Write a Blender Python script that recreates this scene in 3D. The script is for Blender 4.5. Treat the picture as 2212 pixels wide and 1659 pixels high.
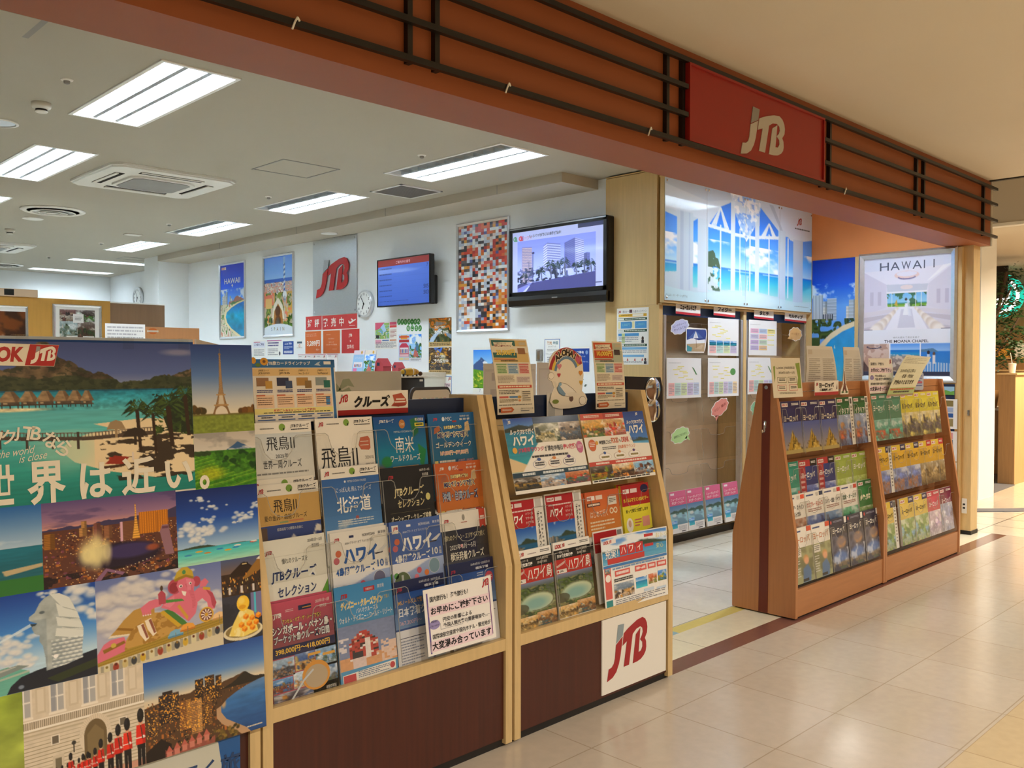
import bpy, math, random
import numpy as np
from mathutils import Matrix, Vector

for _o in list(bpy.data.objects):
    bpy.data.objects.remove(_o)
SC = bpy.context.scene
COL = SC.collection
PI = math.pi

# ------------------------------------------------------------------ camera
cam_d = bpy.data.cameras.new('camera')
cam = bpy.data.objects.new('camera', cam_d)
COL.objects.link(cam)
YAW, PITCH, ROLL = math.radians(44.545), math.radians(-1.276), math.radians(0.045)
_fw = Vector((math.sin(YAW)*math.cos(PITCH), math.cos(YAW)*math.cos(PITCH), math.sin(PITCH)))
_rt = Vector((math.cos(YAW), -math.sin(YAW), 0)); _up = _rt.cross(_fw)
_rt2 = _rt*math.cos(ROLL)+_up*math.sin(ROLL); _up2 = _rt2.cross(_fw)
cam.matrix_world = Matrix(((_rt2.x, _up2.x, -_fw.x, 0), (_rt2.y, _up2.y, -_fw.y, 0), (_rt2.z, _up2.z, -_fw.z, 1.42), (0, 0, 0, 1)))
cam_d.sensor_width = 36.0
cam_d.lens = 36.0*1919.6/2212
cam_d.clip_start = 0.05
cam_d.clip_end = 100
SC.camera = cam

# ------------------------------------------------------------------ colour management, world
SC.view_settings.view_transform = 'Standard'
SC.view_settings.look = 'None'
SC.view_settings.exposure = 1.2
SC.view_settings.gamma = 1.0
SC.view_settings.use_curve_mapping = False
SC.cycles.transparent_max_bounces = 32
SC.cycles.max_bounces = 10
wd = bpy.data.worlds.new('world'); SC.world = wd; wd.use_nodes = True
wd.node_tree.nodes['Background'].inputs[0].default_value = (1.0, 0.86, 0.70, 1)
wd.node_tree.nodes['Background'].inputs[1].default_value = 0.08

# ------------------------------------------------------------------ mall lamps (recessed ceiling downlights of the corridor)
def area_lamp(name, loc, size, power, color, spread=150, size_y=None):
    d = bpy.data.lights.new(name, 'AREA'); d.energy = power; d.color = color
    d.shape = 'RECTANGLE'; d.size = size; d.size_y = size_y or size; d.spread = math.radians(spread)
    o = bpy.data.objects.new(name, d); COL.objects.link(o); o.location = loc
    return o
WARM = (1.0, 0.945, 0.86)
COOL = (0.88, 0.97, 1.0)
for _x, _y, _p in ((-1.6, -1.2, 32), (1.2, -1.2, 31), (4.0, -1.2, 29), (7.0, -1.2, 27), (-1.6, -4.2, 25), (1.2, -4.2, 25), (4.0, -4.2, 25), (7.0, -4.2, 25), (10.2, -0.6, 70), (9.0, 1.2, 40)):
    area_lamp('mall_downlight', (_x, _y, 2.925), 0.30, _p, WARM, 150)
area_lamp('cafe_lamp', (11.9, 2.2, 2.79), 0.5, 70, (1.0, 0.78, 0.52), 160)

# ------------------------------------------------------------------ materials
def lin(c):
    c = np.asarray(c, dtype=float)
    return np.where(c <= 0.04045, c/12.92, ((c+0.055)/1.055)**2.4)
_cc = {}
def C(h):
    if isinstance(h, str):
        if h not in _cc:
            s = h if len(h) == 6 else ''.join(k*2 for k in h)
            _cc[h] = tuple(lin([int(s[i:i+2], 16)/255 for i in (0, 2, 4)]))
        return _cc[h]
    return tuple(h)
MATS = {}
def pm(name, col, rough=0.5, metal=0.0, var=0.06, scale=8.0, stretch=(1, 1, 1), bump=0.0, coat=0.0, emit=0.0, spec=0.5):
    """procedural principled material: base colour varied by object-space noise"""
    m = bpy.data.materials.new(name); m.use_nodes = True
    nt = m.node_tree; b = nt.nodes['Principled BSDF']
    tc = nt.nodes.new('ShaderNodeTexCoord'); mp = nt.nodes.new('ShaderNodeMapping'); mp.inputs['Scale'].default_value = stretch
    nz = nt.nodes.new('ShaderNodeTexNoise'); nz.inputs['Scale'].default_value = scale; nz.inputs['Detail'].default_value = 4
    rp = nt.nodes.new('ShaderNodeValToRGB')
    c = np.array(C(col))
    rp.color_ramp.elements[0].position = 0.3; rp.color_ramp.elements[1].position = 0.7
    rp.color_ramp.elements[0].color = (*np.clip(c*(1-var), 0, 1), 1); rp.color_ramp.elements[1].color = (*np.clip(c*(1+var), 0, 1), 1)
    nt.links.new(tc.outputs['Object'], mp.inputs[0]); nt.links.new(mp.outputs[0], nz.inputs['Vector'])
    nt.links.new(nz.outputs[0], rp.inputs[0]); nt.links.new(rp.outputs[0], b.inputs['Base Color'])
    b.inputs['Roughness'].default_value = rough; b.inputs['Metallic'].default_value = metal
    b.inputs['Specular IOR Level'].default_value = spec
    b.inputs['Coat Weight'].default_value = coat; b.inputs['Coat Roughness'].default_value = 0.05
    if bump:
        bp = nt.nodes.new('ShaderNodeBump'); bp.inputs['Strength'].default_value = bump; bp.inputs['Distance'].default_value = 0.002
        nt.links.new(nz.outputs[0], bp.inputs['Height']); nt.links.new(bp.outputs[0], b.inputs['Normal'])
    if emit:
        nt.links.new(rp.outputs[0], b.inputs['Emission Color']); b.inputs['Emission Strength'].default_value = emit
    MATS[name] = m
    return m
def print_mat(name, rough, coat=0.0, coat_rough=0.03, emit=0.0, spec=0.4):
    m = bpy.data.materials.new(name); m.use_nodes = True
    nt = m.node_tree; b = nt.nodes['Principled BSDF']
    a = nt.nodes.new('ShaderNodeVertexColor'); a.layer_name = 'Col'
    nt.links.new(a.outputs[0], b.inputs['Base Color'])
    b.inputs['Roughness'].default_value = rough; b.inputs['Coat Weight'].default_value = coat; b.inputs['Coat Roughness'].default_value = coat_rough
    b.inputs['Specular IOR Level'].default_value = spec
    if emit:
        nt.links.new(a.outputs[0], b.inputs['Emission Color']); b.inputs['Emission Strength'].default_value = emit
    MATS[name] = m
    return m
PRINT = print_mat('printed_paper', 0.45)
GLOSSY = print_mat('glossy_print', 0.3, 0.25, 0.12)
GLASSY = print_mat('print_behind_acrylic', 0.4, 1.0, 0.015)
SCREEN = print_mat('lit_screen', 0.3, 0.6, 0.05, 0.33)
SIGNLIT = print_mat('lit_sign', 0.4, 0.0, 0.05, 1.4)
pm('maple', 'd5b67f', 0.42, var=0.05, scale=14, stretch=(4, 4, 0.25))
pm('maple_edge', 'd4b57e', 0.45, var=0.07, scale=20, stretch=(3, 3, 0.4))
pm('cherry', 'b87d4f', 0.38, var=0.06, scale=16, stretch=(4, 4, 0.2))
pm('cherry_h', 'b47a4c', 0.38, var=0.07, scale=16, stretch=(0.25, 4, 4))
pm('dark_stripe', '6b2a1c', 0.4, var=0.05, scale=10, stretch=(4, 4, .3))
pm('dark_walnut', '4a1f12', 0.36, var=0.16, scale=14, stretch=(5, 5, 0.18))
pm('black_base', '14110f', 0.5)
pm('navy_board', '16284a', 0.5, var=0.05)
pm('navy_header', '24467c', 0.5, var=0.05)
pm('wall_white', 'f0f3f4', 0.7, var=0.012, scale=3, bump=0.05)
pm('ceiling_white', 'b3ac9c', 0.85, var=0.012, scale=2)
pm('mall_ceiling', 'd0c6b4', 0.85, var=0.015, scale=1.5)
pm('bulkhead_paint', 'bcb3a3', 0.8, var=0.01, scale=2)
pm('orange_paint', 'd98648', 0.55, var=0.025, scale=5, bump=0.03)
pm('orange_paint_shaded', '955028', 0.55, var=0.025, scale=5, bump=0.03)  # orange paint darkened: the beam's dim light is put into the colour
pm('sign_white', 'b5aea2', 0.4, var=0.01)
pm('louver_white', 'a9b1b6', 0.4, var=0.01)
pm('logo_red', 'c8262a', 0.35, var=0.01)
pm('black_bar', '14100c', 0.4, var=0.1)
pm('sign_red', '90190f', 0.4, var=0.02)
pm('steel', 'b9bcc0', 0.3, 1.0, var=0.05, scale=30)
pm('alu', 'd9dbde', 0.32, 0.9, var=0.04, scale=30)
pm('brushed_alu', 'd3d8dd', 0.32, 0.7, var=0.05, scale=25, stretch=(1, 1, 14))
pm('chrome', 'd8d8d8', 0.08, 1.0, var=0.02)
pm('white_plastic', 'e6e3da', 0.45, var=0.02)
pm('grey_plastic', '8d8a84', 0.5, var=0.03)
pm('black_plastic', '121214', 0.3, var=0.05, coat=0.2)
pm('dark_hole', '1a1815', 0.9)
pm('white_metal', 'f2f2ee', 0.3, var=0.01)
pm('paper_white', 'efece4', 0.6, var=0.01)
pm('ivory_board', 'e5dfd0', 0.6, var=0.012)
pm('ochre_partition', 'c4913f', 0.5, var=0.05, scale=10, stretch=(4, 4, 0.3))
pm('brown_partition', '8a6a4b', 0.5, var=0.06, scale=12, stretch=(4, 4, 0.3))
pm('salmon_board', 'd1935f', 0.5, var=0.04, scale=12, stretch=(4, 4, 0.3))
pm('taupe_board', 'd9c4a8', 0.6, var=0.02)
pm('beige_board', 'c9ab8b', 0.6, var=0.02)
pm('cafe_wood', 'a07a4e', 0.5, var=0.10, scale=12, stretch=(4, 4, 0.3))
pm('cafe_wood_light', 'cfae7b', 0.5, var=0.08, scale=12, stretch=(4, 4, 0.3))
pm('cafe_wall', 'b89d86', 0.7, var=0.03)
pm('grey_floor', '6b6b70', 0.6, var=0.06)
pm('leaf', '26401c', 0.45, var=0.35, scale=20)
pm('bark', '4b3928', 0.8, var=0.2, scale=30)
pm('red_roof', 'b8434a', 0.5)
pm('counter_top', 'd9cdbb', 0.4)
pm('tape', 'cfcabb', 0.3, var=0.1)
pm('tube_light', 'eaf6ff', 0.4, var=0.0, emit=21.0)
pm('mall_lens', 'fff0d6', 0.4, var=0.0, emit=6.0)
pm('reflector', 'eef4f7', 0.35, var=0.01)

def clear_mat(name, tint, edge=0.0):
    m = bpy.data.materials.new(name); m.use_nodes = True
    nt = m.node_tree; nt.nodes.remove(nt.nodes['Principled BSDF'])
    out = nt.nodes['Material Output']
    tr = nt.nodes.new('ShaderNodeBsdfTransparent'); tr.inputs[0].default_value = (*tint, 1)
    gl = nt.nodes.new('ShaderNodeBsdfGlossy'); gl.inputs['Roughness'].default_value = 0.06; gl.inputs[0].default_value = (0.9, 0.9, 0.9, 1)
    lw = nt.nodes.new('ShaderNodeLayerWeight'); lw.inputs[0].default_value = 0.25
    pw = nt.nodes.new('ShaderNodeMath'); pw.operation = 'POWER'; pw.inputs[1].default_value = 2.5
    fr = nt.nodes.new('ShaderNodeMath'); fr.operation = 'MULTIPLY_ADD'; fr.inputs[1].default_value = 0.35; fr.inputs[2].default_value = 0.015
    nt.links.new(lw.outputs['Facing'], pw.inputs[0]); nt.links.new(pw.outputs[0], fr.inputs[0])
    mx = nt.nodes.new('ShaderNodeMixShader')
    if edge:
        df = nt.nodes.new('ShaderNodeBsdfPrincipled'); df.inputs['Base Color'].default_value = (0.62, 0.60, 0.55, 1); df.inputs['Roughness'].default_value = 0.2
        mx.inputs[0].default_value = edge
        nt.links.new(tr.outputs[0], mx.inputs[1]); nt.links.new(df.outputs[0], mx.inputs[2])
    else:
        nt.links.new(fr.outputs[0], mx.inputs[0]); nt.links.new(tr.outputs[0], mx.inputs[1]); nt.links.new(gl.outputs[0], mx.inputs[2])
    nt.links.new(mx.outputs[0], out.inputs[0]); MATS[name] = m
clear_mat('acrylic', (0.975, 0.975, 0.97))
clear_mat('acrylic_edge', (0.9, 0.9, 0.88), 0.42)

def tile_mat(name, c1, c2, joint, size, ox, oy, mortar=0.003, rough=0.16, jointmix=1.0, bump=0.0):
    m = bpy.data.materials.new(name); m.use_nodes = True
    nt = m.node_tree; b = nt.nodes['Principled BSDF']
    g = nt.nodes.new('ShaderNodeNewGeometry')
    mp = nt.nodes.new('ShaderNodeMapping'); mp.inputs['Location'].default_value = (-ox, -oy, 0)
    br = nt.nodes.new('ShaderNodeTexBrick'); br.offset = 0.0; br.squash = 1.0
    br.inputs['Color1'].default_value = (*C(c1), 1); br.inputs['Color2'].default_value = (*C(c2), 1); br.inputs['Mortar'].default_value = (*C(joint), 1)
    br.inputs['Scale'].default_value = 1.0; br.inputs['Mortar Size'].default_value = mortar; br.inputs['Mortar Smooth'].default_value = 0.3
    br.inputs['Bias'].default_value = 0.0
    br.inputs['Brick Width'].default_value = size; br.inputs['Row Height'].default_value = size
    nz = nt.nodes.new('ShaderNodeTexNoise'); nz.inputs['Scale'].default_value = 22; nz.inputs['Detail'].default_value = 6
    mr = nt.nodes.new('ShaderNodeMapRange'); mr.inputs[3].default_value = 0.90; mr.inputs[4].default_value = 1.08
    mx = nt.nodes.new('ShaderNodeMix'); mx.data_type = 'RGBA'; mx.blend_type = 'MULTIPLY'; mx.inputs[0].default_value = 1.0
    nt.links.new(g.outputs['Position'], mp.inputs[0]); nt.links.new(mp.outputs[0], br.inputs['Vector'])
    nt.links.new(g.outputs['Position'], nz.inputs['Vector']); nt.links.new(nz.outputs[0], mr.inputs[0])
    nt.links.new(br.outputs[0], mx.inputs[6]); nt.links.new(mr.outputs[0], mx.inputs[7]); nt.links.new(mx.outputs[2], b.inputs['Base Color'])
    n2 = nt.nodes.new('ShaderNodeTexNoise'); n2.inputs['Scale'].default_value = 2.2; n2.inputs['Detail'].default_value = 5
    m2 = nt.nodes.new('ShaderNodeMapRange'); m2.inputs[3].default_value = rough*0.7; m2.inputs[4].default_value = rough*1.5
    nt.links.new(g.outputs['Position'], n2.inputs['Vector']); nt.links.new(n2.outputs[0], m2.inputs[0]); nt.links.new(m2.outputs[0], b.inputs['Roughness'])
    n3 = nt.nodes.new('ShaderNodeTexNoise'); n3.inputs['Scale'].default_value = 3.0; n3.inputs['Detail'].default_value = 1
    bp = nt.nodes.new('ShaderNodeBump'); bp.inputs['Strength'].default_value = 0.12; bp.inputs['Distance'].default_value = 0.004
    nt.links.new(g.outputs['Position'], n3.inputs['Vector']); nt.links.new(n3.outputs[0], bp.inputs['Height']); nt.links.new(bp.outputs[0], b.inputs['Normal'])
    MATS[name] = m
tile_mat('mall_tile', 'c6baa9', 'c3b6a4', 'ab9c86', 0.48, 2.496, 2.114, 0.0028)
tile_mat('mall_tile_gold', 'ccb894', 'c8b38e', 'ae9874', 0.48, 2.496, 1.14, 0.0028)
tile_mat('shop_tile', 'f0ecdd', 'ece8d8', 'a9a48f', 0.52, 3.80, 2.79, 0.004)
tile_mat('shop_border_tile', 'ece3c6', 'e8dfc2', 'a9a18a', 3.0, 3.80, 2.0, 0.003)
tile_mat('yellow_tile', 'e6d47c', 'e3d178', 'c2b265', 3.0, 3.9, 2.0, 0.002)
tile_mat('blue_tile', '9cc0cb', '9cc0cb', '8aa', 3.0, 0, 0, 0.001)
tile_mat('maroon_tile', '7a5248', '75503f', '6a463a', 0.9, 2.5, 2.0, 0.001)
tile_mat('far_tile', 'dcd0ba', 'd8ccb6', '6b645a', 0.42, 8.1, 2.6, 0.006)
tile_mat('cafe_tile', 'd8c9b4', 'd4c5b0', 'c8b9a4', 0.9, 9, 3, 0.002)

# ------------------------------------------------------------------ mesh buffer
class B:
    def __init__(s):
        s.v = []; s.f = []; s.c = []; s.n = 0
    def add(s, verts, faces, col=(1, 1, 1), mi=0):
        verts = np.asarray(verts, dtype=float).reshape(-1, 3)
        col = np.asarray(col, dtype=float)
        if col.ndim == 1: col = np.tile(col, (len(verts), 1))
        if isinstance(faces, np.ndarray):
            s.f.append((faces+s.n, mi))
        else:
            for k in set(len(f) for f in faces):
                s.f.append((np.array([f for f in faces if len(f) == k], dtype=int)+s.n, mi))
        s.v.append(verts); s.c.append(col); s.n += len(verts)
        return s
    def box(s, x0, y0, z0, x1, y1, z1, mi=0, col=(1, 1, 1)):
        v = [(x, y, z) for z in (z0, z1) for y in (y0, y1) for x in (x0, x1)]
        return s.add(v, [(0, 2, 3, 1), (4, 5, 7, 6), (0, 1, 5, 4), (2, 6, 7, 3), (0, 4, 6, 2), (1, 3, 7, 5)], col, mi)
    def bevbox(s, x0, y0, z0, x1, y1, z1, b=0.003, mi=0, col=(1, 1, 1)):
        """box with chamfered vertical and horizontal edges"""
        X, Y, Z = (x0, x0+b, x1-b, x1), (y0, y0+b, y1-b, y1), (z0, z0+b, z1-b, z1)
        rings = []
        v = []
        for z, d in ((Z[0], 1), (Z[1], 0), (Z[2], 0), (Z[3], 1)):
            if d: r = [(X[1], Y[1]), (X[2], Y[1]), (X[2], Y[2]), (X[1], Y[2])]; r = [r[0], r[0], r[1], r[1], r[2], r[2], r[3], r[3]]
            else: r = [(X[0], Y[1]), (X[1], Y[0]), (X[2], Y[0]), (X[3], Y[1]), (X[3], Y[2]), (X[2], Y[3]), (X[1], Y[3]), (X[0], Y[2])]
            v += [(a, c, z) for a, c in r]
        f = [tuple(range(7, -1, -1)), tuple(range(24, 32))]
        for k in range(3):
            for i in range(8):
                j = (i+1) % 8
                f.append((k*8+i, k*8+j, k*8+8+j, k*8+8+i))
        return s.add(v, f, col, mi)
    def prism(s, pts, axis, a, b, mi=0, col=(1, 1, 1)):
        """extrude a polygon (2D) along axis from a to b. axis x: pts=(y,z); y: pts=(x,z); z: pts=(x,y)"""
        def p3(p, t): return {'x': (t, p[0], p[1]), 'y': (p[0], t, p[1]), 'z': (p[0], p[1], t)}[axis]
        n = len(pts)
        v = [p3(p, a) for p in pts]+[p3(p, b) for p in pts]
        f = [tuple(range(n)), tuple(range(2*n-1, n-1, -1))]+[(i, i+n, (i+1) % n+n, (i+1) % n) for i in range(n)]
        return s.add(v, f, col, mi)
    def cyl(s, p0, p1, r0, r1=None, n=16, mi=0, col=(1, 1, 1), cap=True):
        p0, p1 = Vector(p0), Vector(p1); r1 = r0 if r1 is None else r1
        d = (p1-p0).normalized(); u = d.orthogonal().normalized(); w = d.cross(u)
        v = []
        for p, r in ((p0, r0), (p1, r1)):
            for i in range(n):
                t = 2*PI*i/n; v.append(tuple(p+u*math.cos(t)*r+w*math.sin(t)*r))
        f = [(i, (i+1) % n, (i+1) % n+n, i+n) for i in range(n)]
        if cap: f += [tuple(range(n-1, -1, -1)), tuple(range(n, 2*n))]
        return s.add(v, f, col, mi)
    def tube(s, pts, r, n=6, mi=0, col=(1, 1, 1)):
        for a, b in zip(pts[:-1], pts[1:]):
            s.cyl(a, b, r, r, n, mi, col)
        return s
    def lathe(s, prof, c, axis='z', n=24, mi=0, col=(1, 1, 1)):
        """prof: list of (radius, height) about point c"""
        v = []
        for r, h in prof:
            for i in range(n):
                t = 2*PI*i/n; a, b = r*math.cos(t), r*math.sin(t)
                v.append({'z': (c[0]+a, c[1]+b, c[2]+h), 'x': (c[0]+h, c[1]+a, c[2]+b), 'y': (c[0]+a, c[1]+h, c[2]+b)}[axis])
        f = []
        for k in range(len(prof)-1):
            for i in range(n):
                j = (i+1) % n; f.append((k*n+i, k*n+j, k*n+n+j, k*n+n+i))
        f += [tuple(range(n-1, -1, -1)), tuple(range((len(prof)-1)*n, len(prof)*n))]
        return s.add(v, f, col, mi)
    def sphere(s, c, r, mi=0, col=(1, 1, 1), n=14, sc=(1, 1, 1)):
        prof = [(max(1e-4, math.sin(PI*k/8)*r), -math.cos(PI*k/8)*r) for k in range(9)]
        b = B(); b.lathe(prof, (0, 0, 0), 'z', n)
        v = np.concatenate(b.v)*np.array(sc)+np.array(c)
        fs = []
        for a, _ in b.f: fs += [tuple(q) for q in a]
        return s.add(v, fs, col, mi)
    def mesh(s, name, mats):
        me = bpy.data.meshes.new(name)
        V = np.concatenate(s.v); Cc = np.concatenate(s.c)
        tot = []; idx = []; mi = []
        for a, m in s.f:
            tot.append(np.full(len(a), a.shape[1])); idx.append(a.ravel()); mi.append(np.full(len(a), m))
        tot = np.concatenate(tot); idx = np.concatenate(idx); mi = np.concatenate(mi)
        me.vertices.add(len(V)); me.vertices.foreach_set('co', V.ravel())
        me.loops.add(len(idx)); me.loops.foreach_set('vertex_index', idx.astype(np.int32))
        me.polygons.add(len(tot)); me.polygons.foreach_set('loop_start', np.concatenate([[0], np.cumsum(tot)[:-1]]).astype(np.int32))
        me.polygons.foreach_set('material_index', mi.astype(np.int32))
        me.polygons.foreach_set('use_smooth', np.zeros(len(tot), bool))
        for m in mats: me.materials.append(MATS[m] if isinstance(m, str) else m)
        me.update(calc_edges=True)
        ca = me.color_attributes.new('Col', 'FLOAT_COLOR', 'POINT')
        ca.data.foreach_set('color', np.concatenate([Cc, np.ones((len(Cc), 1))], 1).ravel().astype(np.float32))
        me.validate()
        return me
    def obj(s, name, mats, parent=None, smooth=False, mat=None):
        """link as one object; geometry given in world space unless mat (a matrix) is given"""
        if not isinstance(mats, (list, tuple)): mats = [mats]
        if mat is None:
            V = np.concatenate(s.v)
            if parent is None: off = np.array([(V[:, 0].min()+V[:, 0].max())/2, (V[:, 1].min()+V[:, 1].max())/2, V[:, 2].min()])
            else: off = np.array(world_loc(parent))
            s.v = [a-off for a in s.v]
        o = bpy.data.objects.new(name, s.mesh(name, mats)); COL.objects.link(o)
        if smooth:
            for p in o.data.polygons: p.use_smooth = True
        if mat is not None:
            o.matrix_world = mat
            if parent is not None:
                o.parent = parent; o.matrix_parent_inverse = Matrix.Translation(-Vector(world_loc(parent)))
        elif parent is None: o.location = off
        else: o.parent = parent
        return o
def world_loc(o):
    v = Vector(o.location)
    while o.parent is not None:
        o = o.parent; v = v+Vector(o.location)
    return v
def tag(o, label, cat, group=None):
    o['label'] = label; o['category'] = cat
    if group: o['group'] = group
    return o
def thing(name, label, cat, loc, group=None):
    o = bpy.data.objects.new(name, None); COL.objects.link(o); o.location = loc; o.empty_display_size = 0.05
    return tag(o, label, cat, group)
def struct(o):
    o['kind'] = 'structure'; return o
def copy_tree(o, delta, label=None):
    c = o.copy(); COL.objects.link(c); c.location = Vector(o.location)+Vector(delta)
    if label: c['label'] = label
    for ch in list(o.children):
        d = ch.copy(); COL.objects.link(d); d.parent = c
        d.matrix_parent_inverse = ch.matrix_parent_inverse
        for g in list(ch.children):
            e = g.copy(); COL.objects.link(e); e.parent = d
    return c
# ------------------------------------------------------------------ lettering (built-in typeface, turned into mesh)
_tc = {}
_tcu = bpy.data.curves.new('lettering', 'FONT'); _tcu.resolution_u = 3
_tob = bpy.data.objects.new('lettering', _tcu); COL.objects.link(_tob)
def text_mesh(s, bold=0.0, space=1.0, line=1.0):
    k = (s, bold, space, line)
    if k not in _tc:
        _tcu.body = s; _tcu.offset = bold; _tcu.space_character = space; _tcu.space_line = line
        ev = _tob.evaluated_get(bpy.context.evaluated_depsgraph_get()); me = ev.to_mesh()
        v = np.zeros(len(me.vertices)*3); me.vertices.foreach_get('co', v); v = v.reshape(-1, 3)[:, :2].copy()
        f = [tuple(p.vertices) for p in me.polygons]
        ev.to_mesh_clear()
        _tc[k] = (v, f, v.min(0), v.max(0))
    return _tc[k]

# travel-agency mark, traced in a unit box (x right, y down)
_L0 = [(1207, 215), (1713, 60), (1712, 607), (1205, 815)]
def _unmap(p):
    (ax, ay), (bx, by), (cx, cy), (dx, dy) = _L0
    u = (p[0]-1206)/506.0
    t = ay+(by-ay)*u; b = dy+(cy-dy)*u
    return (u, (p[1]-t)/(b-t))
_J = [(1335, 408), (1408, 330), (1397, 410), (1385, 490), (1368, 560), (1340, 630), (1300, 682), (1240, 725), (1257, 618), (1290, 598), (1312, 565), (1324, 520), (1330, 460)]
_T = [(1420, 305), (1460, 265), (1510, 225), (1570, 180), (1630, 152), (1662, 160), (1682, 190), (1689, 225), (1684, 270), (1660, 318), (1674, 340), (1677, 385), (1670, 420), (1650, 455), (1615, 492), (1575, 517), (1522, 540),
      (1556, 300), (1608, 240), (1588, 440), (1615, 425), (1632, 388), (1630, 352), (1604, 336), (1624, 303), (1636, 268), (1630, 238), (1605, 230), (1560, 255), (1520, 300), (1480, 555), (1420, 580), (1455, 365), (1406, 410)]
_G = [(1357, 242), (1423, 225), (1409, 323), (1338, 396)]
_pts = [[_unmap(p) for p in q] for q in (_J, _T, _G)]
_a = np.array(sum(_pts, [])); _mn, _mx = _a.min(0), _a.max(0)
LOGO = [[((x-_mn[0])/(_mx[0]-_mn[0]), (y-_mn[1])/(_mx[1]-_mn[1])) for x, y in q] for q in _pts]

from mathutils.geometry import tessellate_polygon
def tess(pts):
    return [tuple(t) for t in tessellate_polygon([[Vector((p[0], p[1], 0)) for p in pts]])]

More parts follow.
